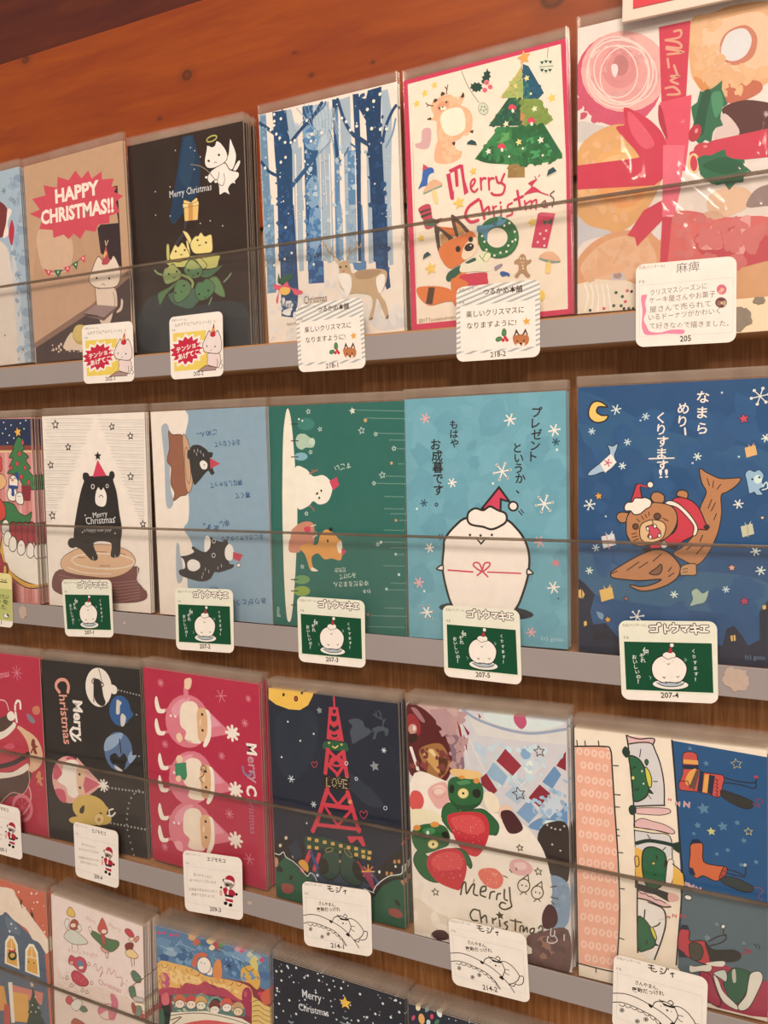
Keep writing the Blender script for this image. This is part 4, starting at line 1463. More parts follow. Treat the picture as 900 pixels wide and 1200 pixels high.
l 11844802 3 927 678 945 672 972 674
l 12634577 2 -16 647 44 650
l 12634577 2 947 667 972 665
l 11844802 3 -8 632 17 631 60 633
l 11844802 3 933 653 951 653 971 649
l 12634577 2 1 620 37 623
l 12634577 2 953 642 970 640
s 15725040 137 1412 32 0
q 1776925 137 1412 32 8 0
s 15725040 698 1381 25 0
q 1776925 698 1381 25 7 10
s 15725040 871 1308 25 0
q 1776925 871 1308 25 7 5
s 15725040 259 1237 26 0
q 1776925 259 1237 26 8 0
s 15725040 72 1101 27 0
q 1776925 72 1101 27 8 10
s 15725040 860 1010 28 0
q 1776925 860 1010 28 7 0
s 15725040 68 707 31 0
q 1776925 68 707 31 8 10
s 15725040 961 660 25 0
q 1776925 961 660 25 7 5
b 7621710 121 285 36 147 155 86 480 55 793 66 956 100 969 164 882 240 886 344 489 253
o 5453369 5 121 285 36 147 155 86 480 55 793 66 956 100 969 164 882 240 886 344 489 253
l 10716036 4 108 243 423 208 717 215 912 241
l 10716036 4 124 215 422 182 716 191 911 219
l 10716036 4 141 187 420 155 715 167 910 196
l 10716036 4 157 160 419 129 714 142 909 174
l 10716036 4 173 132 418 102 713 118 908 151
l 10716036 4 189 104 417 76 712 93 907 129
l 10716036 4 206 77 415 49 711 69 906 107
k 15462125 5 896 336 902 241 959 172
k 15462125 5 915 321 922 242 968 196
b 14270114 135 336 194 405 393 479 606 498 810 460 878 383 803 300 636 247 382 248 187 272
o 6572606 5 135 336 194 405 393 479 606 498 810 460 878 383 803 300 636 247 382 248 187 272
r 15461087 9 558 370 309 4 -5 -59
k 9728345 6 314 390 389 388
k 9728345 6 434 439 603 440
k 9728345 6 535 333 630 337
k 15461087 8 211 306 383 272 637 276
k 9728345 5 717 441 788 428
e 1908258 265 499 48 1 -2 -40
b 1908258 277 524 294 640 334 789 372 903 408 985 395 1025 421 1042 462 1014 568 1025 661 1017 673 1049 703 1040 691 993 723 889 741 746 760 619 744 522 727 417 644 409 648 511 480 506 517 393 452 374 349 452 285 475
e 1908258 428 1008 34 0 -2 -34
e 1908258 682 1020 27 0 -1 -32
p 13778280 494 1009 548 1137 630 1017
s 1908258 552 1165 35 0
b 15726071 515 872 543 928 585 937 623 873 610 800 567 784 516 807
b 1908258 547 937 575 953 593 929 571 908
k 1908258 6 550 856 571 872 591 853
e 1908258 492 935 15 0 -1 -16
r 14936813 6 492 935 15 0 -1 -16
e 1908258 633 940 12 0 -1 -13
r 14936813 5 633 940 12 0 -1 -13
t 14937846 485 697 143 48 76 0 Merry
t 14937846 412 646 285 64 38 0 Christmas
t 12831697 388 590 274 34 15 0 a happy new year
d 14937846 6 405 716 698 705 373 585 693 585 415 692
l 15725040 4 464 399 470 375
l 15725040 4 685 420 689 404
"""),
'B3': (995, 1472, 9155022, """
b 15593195 -81 1516 319 1469 304 1278 326 1118 309 925 316 828 302 698 257 632 315 552 339 438 275 321 268 205 259 38 241 -197 -194 -236
b 10861520 102 1372 149 1379 170 1281 151 957 175 826 130 776 102 842 108 1120 94 1315
b 9857108 158 1330 192 1305 285 1295 299 1182 307 1038 307 892 240 868 175 834 189 892 157 957 168 1071 133 1120 160 1217
o 6572606 6 158 1330 192 1305 285 1295 299 1182 307 1038 307 892 240 868 175 834 189 892 157 957 168 1071 133 1120 160 1217
b 13217171 285 1295 321 1278 350 1181 361 1053 351 941 313 892 290 957 285 1118
o 6572606 5 285 1295 321 1278 350 1181 361 1053 351 941 313 892 290 957 285 1118
r 8675662 5 318 1086 25 1 4 -128
b 3158840 352 1213 423 1228 491 1195 504 1179 544 1171 534 1139 518 1132 543 1052 552 1029 522 1018 493 1045 409 973 364 957 336 1118
b 3158840 324 1190 360 1189 358 1141 321 1134
b 15463415 426 1101 457 1120 492 1097 484 1061 444 1061
d 1776925 5 466 1088
p 12732510 518 1135 605 1096 518 1060
l 13884900 4 381 1197 384 1178
l 13884900 4 412 1200 414 1180
l 13884900 4 437 1188 440 1169
l 13884900 4 400 1173 403 1154
l 13884900 4 460 1167 463 1148
b 10861520 182 514 209 519 212 466 232 368 226 269 186 236 169 299
b 3158840 215 433 278 444 341 471 322 495 333 512 383 489 433 475 465 508 458 573 479 589 547 559 597 553 627 570 645 539 613 498 641 467 648 403 687 397 676 373 626 354 556 335 516 333 473 282 391 261 268 279 203 300 198 333 252 352 245 410
b 15463415 279 395 328 418 382 399 386 359 333 332 282 346
b 15463415 444 572 469 592 492 566 485 509 447 475 434 491
e 3158840 521 555 14 0 -1 -14
r 13884900 5 521 555 14 0 -1 -14
e 3158840 514 454 14 1 -1 -15
r 13884900 5 514 454 14 1 -1 -15
b 15463415 624 514 655 539 683 516 690 469 669 428 630 427 612 466
p 12732510 685 485 768 469 736 420 679 440
e 15463415 727 394 17 1 -1 -14
r 1776925 4 727 394 17 1 -1 -14
l 13884900 4 415 328 414 308
l 13884900 4 437 361 436 342
l 13884900 4 466 347 465 327
l 13884900 4 403 303 402 283
l 13884900 4 548 375 547 355
l 13884900 4 579 392 578 373
t 2513037 587 1331 181 42 -1730 2 ごめん、
t 2513037 776 1257 214 46 -1762 2 おそくなって
t 2513037 845 901 125 46 -1746 2 寒くて
t 2513037 782 986 275 46 -1744 2 寝坊しちゃって
t 2513037 653 710 82 53 -1653 2 申し
t 2513037 572 661 140 53 1728 2 ます。
t 2513037 939 613 351 41 -1757 2 おじさんサンタより
t 2513037 540 226 70 47 1727 2 おい
t 2513037 944 179 282 48 -1724 2 ありがとう。
"""),
'B4': (997, 1475, 2257003, """
b 15726062 141 1451 169 1393 189 1180 203 933 207 751 195 517 174 265 150 78 129 25 107 74 93 345 90 748 96 1015 110 1296
e 3770243 283 1349 68 -2 -1 -41
e 8502485 242 1137 52 0 -1 -26
e 6989169 233 319 62 4 -1 -30
e 9089621 232 242 64 4 -1 -34
b 11588807 204 1242 224 1281 272 1285 309 1263 350 1235 336 1197 280 1195 251 1182 216 1199
e 12640730 328 1235 23 0 0 -23
l 3158579 7 173 1352 225 1351
l 3158579 7 171 1241 223 1240
l 3158579 7 169 1135 221 1135
l 3158579 7 151 314 204 317
l 3158579 7 150 237 202 240
l 3158579 7 148 142 200 146
d 14415863 7 232 1383 258 1371
b 15857650 194 1056 277 1056 333 1007 408 1015 463 975 475 919 442 845 377 823 330 844 291 810 204 804
e 1776925 363 895 8 0 0 -8
e 1776925 377 866 8 0 0 -8
e 1776925 393 913 7 0 0 -8
k 1776925 5 351 888 366 892
p 13388141 454 975 510 1003 527 951 481 916
k 10645854 9 305 1023 343 1040 366 1048
k 10645854 7 335 1035 328 1051
k 10645854 9 301 815 329 795 334 778
b 13275518 162 650 241 702 318 704 336 655 324 556 238 536 218 502 140 502 137 565 151 599
b 13388141 259 669 302 674 301 641 268 636
k 14932177 7 313 679 346 688
k 14932177 7 325 605 354 623 345 642
b 14329440 218 535 286 563 353 557 382 624 420 658 458 651 494 627 522 596 540 588 542 515 529 463 464 471 408 464 361 500 313 473 321 407 359 384 302 386 278 446 256 495
b 15724260 503 563 536 583 543 532 520 506
p 13388141 535 540 576 525 542 491
e 1776925 460 662 15 0 0 -13
e 1776925 436 586 7 0 0 -10
b 15724260 312 406 359 384 311 381
s 14215908 631 1424 24 10
s 14333308 723 1362 17 10
q 12903396 305 1430 16 4 10
q 12903396 391 1313 14 4 10
q 12903396 317 1165 14 4 10
q 12903396 695 1298 22 4 10
q 12903396 795 1274 13 4 10
q 12903396 921 1182 15 4 10
q 12903396 838 1016 21 4 10
q 12903396 779 964 13 4 10
q 12903396 277 761 14 4 10
q 12903396 239 406 14 4 10
q 12903396 801 577 13 4 10
s 14335631 903 1091 13 0
s 13804677 930 733 13 0
s 14219255 824 591 13 0
s 11854317 926 519 13 0
s 11854317 859 294 13 0
s 11698555 724 121 14 0
s 14219255 947 391 13 0
d 11853018 3 665 1428 681 1427 697 1426 713 1426 729 1425 745 1424 760 1423 776 1423 792 1422 808 1421 823 1420 839 1419 854 1419 870 1418 885 1417 901 1416 916 1416 932 1415 947 1414 962 1413 978 1413 993 1412
d 11853018 3 740 1376 756 1375 772 1374 788 1374 804 1373 819 1372 835 1371 850 1371 866 1370 882 1369 897 1369 912 1368 928 1367 943 1366 958 1366 974 1365 989 1364
d 11853018 3 818 1279 834 1278 849 1277 865 1277 880 1276 896 1276 911 1275 927 1275 942 1274 958 1273 973 1273 988 1272
d 11853018 3 896 1235 911 1235 926 1234 942 1234 957 1233 972 1233 988 1232
d 11853018 3 946 1181 962 1180 977 1180 992 1179
d 11853018 3 954 1086 969 1086 985 1086
d 11853018 3 867 1010 883 1010 898 1010 914 1009 929 1009 945 1009 960 1009 975 1008 991 1008
d 11853018 3 806 964 821 964 837 964 853 964 868 964 884 963 899 963 915 963 930 963 946 963 961 963 977 962 992 962
d 11853018 3 857 882 873 882 888 882 904 881 919 881 935 881 950 881 966 881 981 881
d 11853018 3 856 805 872 805 887 805 903 805 918 805 934 805 949 805 965 805 980 805
d 11853018 3 899 774 915 774 930 774 946 774 961 775 976 775 992 775
d 11853018 3 959 733 974 734 990 734
d 11853018 3 854 669 870 670 886 670 901 670 917 670 932 670 948 671 963 671 979 671
d 11853018 3 845 593 861 593 876 594 892 594 908 594 923 595 939 595 954 595 970 596 985 596
d 11853018 3 897 560 912 561 928 561 943 561 959 562 974 562 990 562
d 11853018 3 948 519 964 519 979 519
d 11853018 3 843 443 859 443 875 444 890 444 906 445 921 445 937 445 953 446 968 446 983 447
d 11853018 3 894 334 910 335 926 335 941 336 957 337 972 337 988 338
d 11853018 3 876 290 892 291 908 292 923 292 939 293 954 294 970 294 985 295
d 11853018 3 849 172 865 173 880 174 896 175 912 175 927 176 943 177 958 178 974 179
d 11853018 3 751 115 767 116 783 117 799 118 815 119 831 120 846 120 862 121 878 122 894 123 909 124 925 125 941 126 956 127 972 128 987 129
d 11853018 3 723 42 739 43 755 44 771 45 787 46 803 47 819 48 835 49 851 50 867 51 882 52 898 53 914 54 930 55 945 56 961 57 976 58
t 14481399 612 1095 120 44 -1710 0 すごい
t 14481399 565 416 84 38 -1738 0 だれか
t 14481399 637 387 121 41 -1708 0 みつけて
t 14481399 727 339 257 41 -1742 0 ゆきだるまさん
t 14481399 744 287 55 34 -1697 0 わぁ
t 12903396 50 53 68 33 887 0 goto
"""),
'B5': (997, 1478, 7123661, """
m 7452370 60 3 42 118 4 25 1479 999 1473 995 17 2 6
m 6728905 50 4 42 118 4 25 1479 999 1473 995 17 2 6
f 16185335 670 1327 34 8 6 10 0
f 16185335 930 1257 33 8 6 10 0
f 15382206 135 1357 30 8 6 10 0
f 16185335 304 963 26 8 6 10 0
f 16185335 619 1027 50 8 6 10 8
f 16185335 868 837 49 8 6 10 8
f 2514553 938 1191 20 8 6 10 0
f 2514553 116 840 22 8 6 10 0
f 16185335 149 564 27 8 6 10 0
f 16185335 123 163 46 9 6 10 7
f 16185335 917 355 34 8 6 10 0
f 15382206 72 346 31 9 6 10 0
f 15382206 782 84 27 8 6 10 0
f 14844561 932 497 18 8 6 10 0
f 14857918 839 618 31 8 6 10 0
d 14219255 8 69 804 944 1146 108 294 561 957
d 2514553 6 944 292
e 2635328 501 194 298 -7 -5 -48
b 16119799 242 559 252 624 322 705 407 754 620 748 699 695 753 619 776 527 767 419 734 309 693 221 612 145 380 138 296 206 255 317 232 445
o 1776925 14 242 559 252 624 322 705 407 754 620 748 699 695 753 619 776 527 767 419 734 309 693 221 612 145 380 138 296 206 255 317 232 445
b 16119799 232 462 193 436 235 429
o 1776925 10 232 462 193 436 235 429
b 16119799 767 457 798 432 762 426
o 1776925 9 767 457 798 432 762 426
p 16119799 241 470 258 471 257 422 242 426
p 13780074 491 809 598 934 661 849 608 864 604 771
l 1776925 13 491 809 598 934 661 849 608 864 604 771 491 809
e 16119799 683 823 27 0 0 -26
r 1776925 11 683 823 27 0 0 -26
k 1776925 13 598 934 661 849
b 16119799 398 746 407 785 449 809 499 798 540 821 588 799 636 779 639 733 595 701 546 685 497 699 439 707 410 719
o 1776925 13 398 746 407 785 449 809 499 798 540 821 588 799 636 779 639 733 595 701 546 685 497 699 439 707 410 719
l 1776925 10 455 628 482 597 513 632
d 1776925 8 413 649 550 652 480 647
l 13780074 10 269 431 427 426
l 13780074 9 521 429 723 429
o 13780074 10 485 431 435 461 439 482 469 478
o 13780074 10 488 431 531 464 532 485 502 479
k 13780074 10 485 431 455 406
k 13780074 10 488 431 521 401
l 1776925 7 215 647 221 615
l 1776925 7 232 647 238 620
l 1776925 6 716 795 735 772
l 1776925 6 729 803 744 785
t 1776925 801 1339 68 67 -24 2 プ
t 1776925 797 1276 68 67 -21 2 レ
t 1776925 794 1212 68 67 -18 2 ゼ
t 1776925 790 1149 68 67 -14 2 ン
t 1776925 787 1085 68 68 -11 2 ト
t 1776925 690 1139 66 65 -14 2 と
t 1776925 693 1080 66 65 -11 2 い
t 1776925 695 1020 66 65 -8 2 う
t 1776925 698 961 66 65 -5 2 か
t 1776925 700 901 66 65 -2 2 、
t 1776925 295 1291 61 59 -21 2 も
t 1776925 296 1235 61 59 -18 2 は
t 1776925 296 1179 61 59 -15 2 や
t 1776925 169 1169 76 73 -14 2 お
t 1776925 173 1100 76 73 -11 2 成
t 1776925 176 1031 76 73 -8 2 暮
t 1776925 180 962 76 73 -4 2 で
t 1776925 183 893 76 73 -1 2 す
t 1776925 187 824 76 73 2 2 。
t 11919862 841 44 131 28 -4 0 (c) goto
"""),
'B6': (1000, 1487, 1594253, """
b 2580886 13 1459 378 1274 666 1176 964 1112 966 938 525 1044 75 1127
b 3172501 10 569 381 442 671 487 972 442 974 294 529 280 9 359
m 2185876 70 5 39 126 9 13 1474 960 1456 977 27 8 0
p 860994 -7 423 33 393 92 331 65 233 81 161 152 174 230 84 382 144 559 127 758 97 778 190 813 208 854 158 882 108 936 143 934 292 973 353 978 -33 -8 -133
p 14993268 -4 350 17 359 35 328 22 303 -1 310
p 14993268 28 173 44 178 47 154 31 146
p 14993268 796 154 820 160 823 130 800 125
p 14993268 947 322 963 329 966 308 950 302
l 860994 5 16 359 19 303
l 860994 4 809 159 811 128
p 857650 101 162 128 76 73 71
p 857650 144 174 175 87 120 83
b 15389821 160 1374 122 1404 83 1401 60 1363 63 1319 98 1291 145 1297 165 1325 129 1329 103 1349 114 1376
o 1776925 8 160 1374 122 1404 83 1401 60 1363 63 1319 98 1291 145 1297 165 1325 129 1329 103 1349 114 1376
f 14480375 208 1357 26 6 6 12 0
f 12904183 76 1243 17 6 6 12 0
f 12904183 364 1314 18 6 6 12 0
f 12904183 268 1179 17 6 6 12 0
f 14415863 241 1050 18 6 6 12 0
f 15005687 63 835 27 6 6 12 6
f 15464439 924 1396 41 5 6 12 8
f 15005687 953 1184 19 6 6 12 0
f 14415863 627 1095 19 6 6 12 0
f 15464439 828 847 23 6 6 12 0
f 14415863 912 604 22 6 6 12 0
f 14415863 937 505 22 6 6 12 0
f 14415863 61 465 19 6 6 12 0
f 12904183 97 595 19 6 6 12 0
f 14415863 514 356 18 6 6 12 0
f 12904183 773 398 16 6 6 12 0
f 15464439 321 222 34 6 6 12 6
d 11917559 6 337 1294 744 1423 828 1091 603 1061 152 772
s 13258605 849 1285 28 8
q 860994 849 1285 28 3 8
s 14330967 113 884 25 8
q 860994 113 884 25 3 8
s 14857895 800 514 21 8
q 860994 800 514 21 3 8
s 11682666 862 341 26 8
q 860994 862 341 26 3 8
s 14330967 163 194 22 8
q 860994 163 194 22 3 8
s 12743263 262 319 14 8
q 860994 262 319 14 3 8
s 14932158 942 778 13 8
q 860994 942 778 13 3 8
p 14859910 855 1137 905 1149 914 1101 864 1086
b 14859910 872 1156 884 1140 899 1162 893 1137 878 1137
p 14993268 116 358 185 378 197 317 128 292
b 14993268 140 384 157 364 177 394 169 361 148 360
p 13096126 840 731 895 747 905 694 850 675
b 13096126 859 753 873 735 888 761 882 732 866 732
p 14214898 127 659 196 677 208 616 139 593
b 14214898 151 684 168 664 188 693 180 660 160 660
l 11249304 4 872 740 876 677
l 13800875 5 155 666 171 591
l 13800875 5 133 629 202 647
b 10865645 59 1017 106 1056 168 1102 171 1141 160 1165 191 1159 217 1174 211 1140 199 1109 206 1063 168 1024 129 1016 90 1001 56 998
o 864604 5 59 1017 106 1056 168 1102 171 1141 160 1165 191 1159 217 1174 211 1140 199 1109 206 1063 168 1024 129 1016 90 1001 56 998
p 15463415 121 1064 180 1118 211 1070 149 1013
f 13258605 163 1068 20 6 5 0 0
b 10078188 866 968 859 1004 879 1023 902 1014 925 1023 946 996 939 960 953 938 927 924 943 898 914 895 903 909 880 902 873 931
o 1985140 4 866 968 859 1004 879 1023 902 1014 925 1023 946 996 939 960 953 938 927 924 943 898 914 895 903 909 880 902 873 931
e 13956087 918 975 19 0 0 -22
d 1985140 6 893 975 926 985
k 13956087 6 940 938 959 960 964 931 940 921
b 10798782 601 376 629 396 658 372 688 389 672 327 630 309 594 299 608 339
o 3300990 4 601 376 629 396 658 372 688 389 672 327 630 309 594 299 608 339
b 7840976 101 235 117 233 139 222 133 192 111 204
b 12224609 638 1031 676 1009 737 980 790 980 839 980 816 942 773 910 745 891 748 806 740 740 723 673 679 576 626 521 562 543 507 580 562 620 633 718 642 824 672 905 650 957
o 1776925 5 638 1031 676 1009 737 980 790 980 839 980 816 942 773 910 745 891 748 806 740 740 723 673 679 576 626 521 562 543 507 580 562 620 633 718 642 824 672 905 650 957
l 4336680 5 676 980 687 942
l 4336680 5 707 966 703 933
l 4336680 5 742 949 725 924
l 4336680 5 699 870 682 824
l 4336680 5 717 853 697 810
l 4336680 5 723 796 711 763
l 4336680 6 656 681 643 647
l 4336680 6 612 634 576 600
l 4336680 6 661 624 625 579
b 13253973 506 870 551 880 606 857 642 814 669 748 682 724 669 710 633 709 607 675 562 649 525 624 395 600 405 635 507 687 529 755 506 822
o 1776925 6 506 870 551 880 606 857 642 814 669 748 682 724 669 710 633 709 607 675 562 649 525 624 395 600 405 635 507 687 529 755 506 822
b 16119282 464 846 487 862 533 846 588 794 629 728 625 685 607 679 611 728 570 784 524 827 478 839
o 1776925 5 464 846 487 862 533 846 588 794 629 728 625 685 607 679 611 728 570 784 524 827 478 839
b 12224609 524 890 533 914 560 918 580 904 577 875 551 880
o 1776925 6 524 890 533 914 560 918 580 904 577 875 551 880
b 3155495 660 729 678 739 691 725 676 705 665 714
b 3155495 493 628 534 624 521 602 488 608
b 3155495 348 599 386 610 395 595 362 582
b 12224609 394 869 399 899 427 908 460 889 458 855 427 840
o 1776925 6 394 869 399 899 427 908 460 889 458 855 427 840
b 12224609 262 745 233 739 211 764 218 789 247 797 281 785
o 1776925 6 262 745 233 739 211 764 218 789 247 797 281 785
b 12224609 262 720 271 780 319 829 395 850 460 846 510 822 529 764 506 696 451 646 357 614 300 622 267 670
o 1776925 6 262 720 271 780 319 829 395 850 460 846 510 822 529 764 506 696 451 646 357 614 300 622 267 670
b 14862238 334 682 343 732 395 757 451 748 470 715 451 656 395 635 348 643
o 1776925 5 334 682 343 732 395 757 451 748 470 715 451 656 395 635 348 643
b 13782891 367 717 395 728 418 721 442 695 437 670 405 655 376 664 386 693
o 1776925 5 367 717 395 728 418 721 442 695 437 670 405 655 376 664 386 693
e 16119282 376 708 8 0 0 -11
r 1776925 4 376 708 8 0 0 -11
e 16119282 414 723 8 0 0 -11
r 1776925 4 414 723 8 0 0 -11
e 16119282 437 673 8 0 0 -11
r 1776925 4 437 673 8 0 0 -11
e 16119282 390 664 8 0 0 -11
r 1776925 4 390 664 8 0 0 -11
e 6571321 312 719 15 0 0 -16
r 1776925 5 312 719 15 0 0 -16
e 6571321 426 777 18 0 0 -17
r 1776925 5 426 777 18 0 0 -17
l 4336680 5 319 761 333 746
l 4336680 5 343 776 355 759
l 4336680 5 362 786 371 769
l 4336680 5 381 799 383 781
l 4336680 5 291 676 315 684
l 4336680 5 295 659 321 667
l 4336680 5 305 642 327 652
l 4336680 5 455 768 469 761
l 4336680 5 467 758 483 754
k 1776925 5 400 752 404 738 395 728
p 13253973 286 854 317 952 343 947 336 928 347 864
l 1776925 6 286 854 317 952 343 947 336 928 347 864 286 854
k 1776925 6 317 952 380 939
k 13253973 8 330 947 371 937
e 16119282 389 947 16 0 0 -17
r 1776925 5 389 947 16 0 0 -17
b 16119282 252 824 266 849 295 854 309 874 343 874 366 877 394 860 390 830 366 815 338 790 305 785 286 804 260 804
o 1776925 6 252 824 266 849 295 854 309 874 343 874 366 877 394 860 390 830 366 815 338 790 305 785 286 804 260 804
e 14145750 461 624 19 1 0 -20
r 1776925 4 461 624 19 1 0 -20
b 12224609 179 452 194 473 281 532 367 580 433 597 489 579 539 523 544 484 526 444 471 402 396 373 339 367 286 387 291 397 339 390 396 403 447 435 339 423 252 425 189 432
o 1776925 7 179 452 194 473 281 532 367 580 433 597 489 579 539 523 544 484 526 444 471 402 396 373 339 367 286 387 291 397 339 390 396 403 447 435 339 423 252 425 189 432
b 12753778 549 508 581 524 621 526 626 497 622 468 572 464 546 465
o 1776925 5 549 508 581 524 621 526 626 497 622 468 572 464 546 465
l 4336680 4 558 494 581 500
l 4336680 4 558 477 581 484
b 8675145 386 467 424 498 444 517 452 494 438 464 410 458
o 1776925 6 386 467 424 498 444 517 452 494 438 464 410 458
l 4336680 6 267 476 329 524
l 4336680 6 331 492 377 526
l 4336680 6 405 532 447 573
l 4336680 6 484 481 500 503
l 4336680 6 485 452 512 473
l 4336680 6 179 452 213 469
t 16185335 621 1380 67 69 -25 2 な
t 16185335 623 1299 67 69 -20 2 ま
t 16185335 625 1217 67 69 -16 2 ら
t 16185335 526 1326 65 67 -22 2 め
t 16185335 530 1258 65 67 -18 2 り
l 16185335 9 564 1246 567 1212
t 16185335 422 1281 64 65 -19 2 く
t 16185335 423 1218 64 66 -15 2 り
t 16185335 423 1154 64 66 -12 2 す
t 16185335 423 1091 64 66 -8 2 ま
t 16185335 423 1027 64 66 -5 2 す
t 16185335 435 984 47 51 35 2 !!
l 16185335 7 382 1087 510 1089
t 6719923 869 38 95 29 17 0 (c) goto
"""),
'C1': (1000, 1480, 11938895, """
f 14320292 737 1334 56 7 8 0 7
t 14854078 184 1182 481 74 137 0 Merry Christmas
r 14855614 14 548 269 273 44 -16 -201
b 14599079 700 871 812 863 929 804 980 693 942 585 805 505 750 587
b 5455934 342 482 807 528 810 431 729 314 580 274 490 206 316 169
k 14331307 7 807 535 810 431 730 321 593 307 447 191
b 12336212 319 724 628 869 710 865 805 773 828 672 809 550 597 489 293 413
b 15461609 339 443 597 481 726 546 801 587 808 543 722 485 551 429 334 388
k 3155501 39 342 482 516 526 667 582 818 671
b 15461609 366 776 497 808 631 907 693 907 668 859 579 788 492 746 360 699
b 5455934 380 945 485 927 615 972 663 918 563 838 475 805 368 791
b 15725554 594 970 638 1005 678 987 686 951 642 923 602 933
k 15456731 9 477 1084 582 1081 618 1010
k 15725559 21 704 923 693 1041 718 1096 753 1095 755 1040
k 13258090 9 693 1011 710 1021
k 13258090 9 701 1064 721 1062
b 8666159 868 796 898 800 905 757 934 746 903 727 920 685 889 681 871 708 855 676 844 689 867 729 854 750
b 13800818 919 537 945 538 946 497 975 486 944 467 961 425 931 428 912 447 890 421 908 476 885 487
b 13271915 898 1064 950 1085 978 1059 965 1021 914 1008 890 1034
b 8750492 823 1004 873 995 916 956 888 931 839 955
r 14320797 32 710 197 107 32 17 -101
k 13791886 7 710 197 793 211
k 13791886 7 710 197 764 148
k 13791886 7 710 197 703 113
k 13791886 7 710 197 646 128
k 13791886 7 710 197 625 183
k 13791886 7 710 197 655 247
k 13791886 7 710 197 716 281
k 13791886 7 710 197 773 267
b 13787006 530 691 617 733 667 710 613 680
"""),
'C2': (1002, 1471, 2236964, """
t 15726071 326 1168 326 109 -897 4 Merry
k 15726071 22 328 842 303 859 284 909 319 947
k 14854045 27 188 1220 157 1255 166 1294 210 1322 261 1319 287 1280 277 1228
t 14854045 182 1198 399 98 -860 2 hristmas
e 15462125 593 1295 131 23 11 -153
b 15462125 696 1316 738 1328 774 1307 766 1264 724 1260
k 2236964 6 602 1442 616 1401 629 1327
b 2236964 550 1353 613 1350 638 1235 656 1178 612 1149 551 1193 546 1294
o 2236964 8 531 1326 550 1362 592 1349 644 1328 627 1301 607 1313
l 2236964 8 549 1345 539 1175
l 2236964 8 566 1346 571 1178
e 2645925 794 1131 104 17 4 -119
b 2645925 873 1159 922 1118 879 1077
b 13883610 761 1172 769 1215 794 1209 814 1194 796 1167 788 1108 757 1105
b 13883610 797 1084 819 1112 849 1082 829 1021 799 1015
e 5601450 761 809 137 29 12 -152
b 9482713 623 796 651 900 780 957 810 936 731 843
b 9482713 852 774 892 829 895 796 936 798 870 726
b 1777700 674 760 729 792 769 763 813 802 847 756 829 729 816 685 784 664 734 700 692 703
k 1777700 11 777 907 787 799
b 13883610 712 689 764 679 794 657 742 659
e 14857909 241 513 173 43 23 -190
p 14857909 337 708 586 519 382 369 247 331
b 13262461 83 571 113 627 173 565 151 510 83 500
b 13262461 90 413 186 418 202 324 135 332
b 13262461 226 694 293 706 313 679 246 671
b 15856626 200 639 269 682 335 674 375 610 348 520 353 434 294 373 229 390 210 448 123 488 171 548
b 14862256 332 621 408 614 423 496 396 423 331 431
p 13264770 416 564 565 524 407 424 390 491
d 1776925 12 357 573 355 465
f 15726071 596 517 46 15 9 0 0
e 13877102 444 309 171 -18 -48 -110
b 13877102 262 211 270 160 610 206 626 285
b 13877102 575 337 608 354 635 338 616 309
b 3156263 345 293 391 327 380 264 342 258
e 15128729 537 237 52 8 -3 -49
r 12755798 6 537 237 52 8 -3 -49
e 12223853 535 233 17 3 -1 -16
d 1776925 10 557 288
k 15726071 13 625 282 668 283 701 314
k 15726071 13 647 285 643 322 682 342
d 10792886 7 788 1291 817 1288 846 1285 874 1282 903 1279 931 1276 959 1273 987 1270
d 10792886 7 953 1117 1009 1099 960 796 1026 779
d 10792886 9 649 507 683 508 717 509 750 510 784 511 817 512 850 514 883 515 916 516 949 517 982 518
d 10792886 9 654 225 688 225 722 225 755 226 789 226 822 226 855 226 889 227 921 227 954 227 987 228
d 10792886 8 942 527 899 496 866 457 843 412 830 368 821 324 815 281 812 238 816 196 828 148 840 99 854 50 868 5
"""),
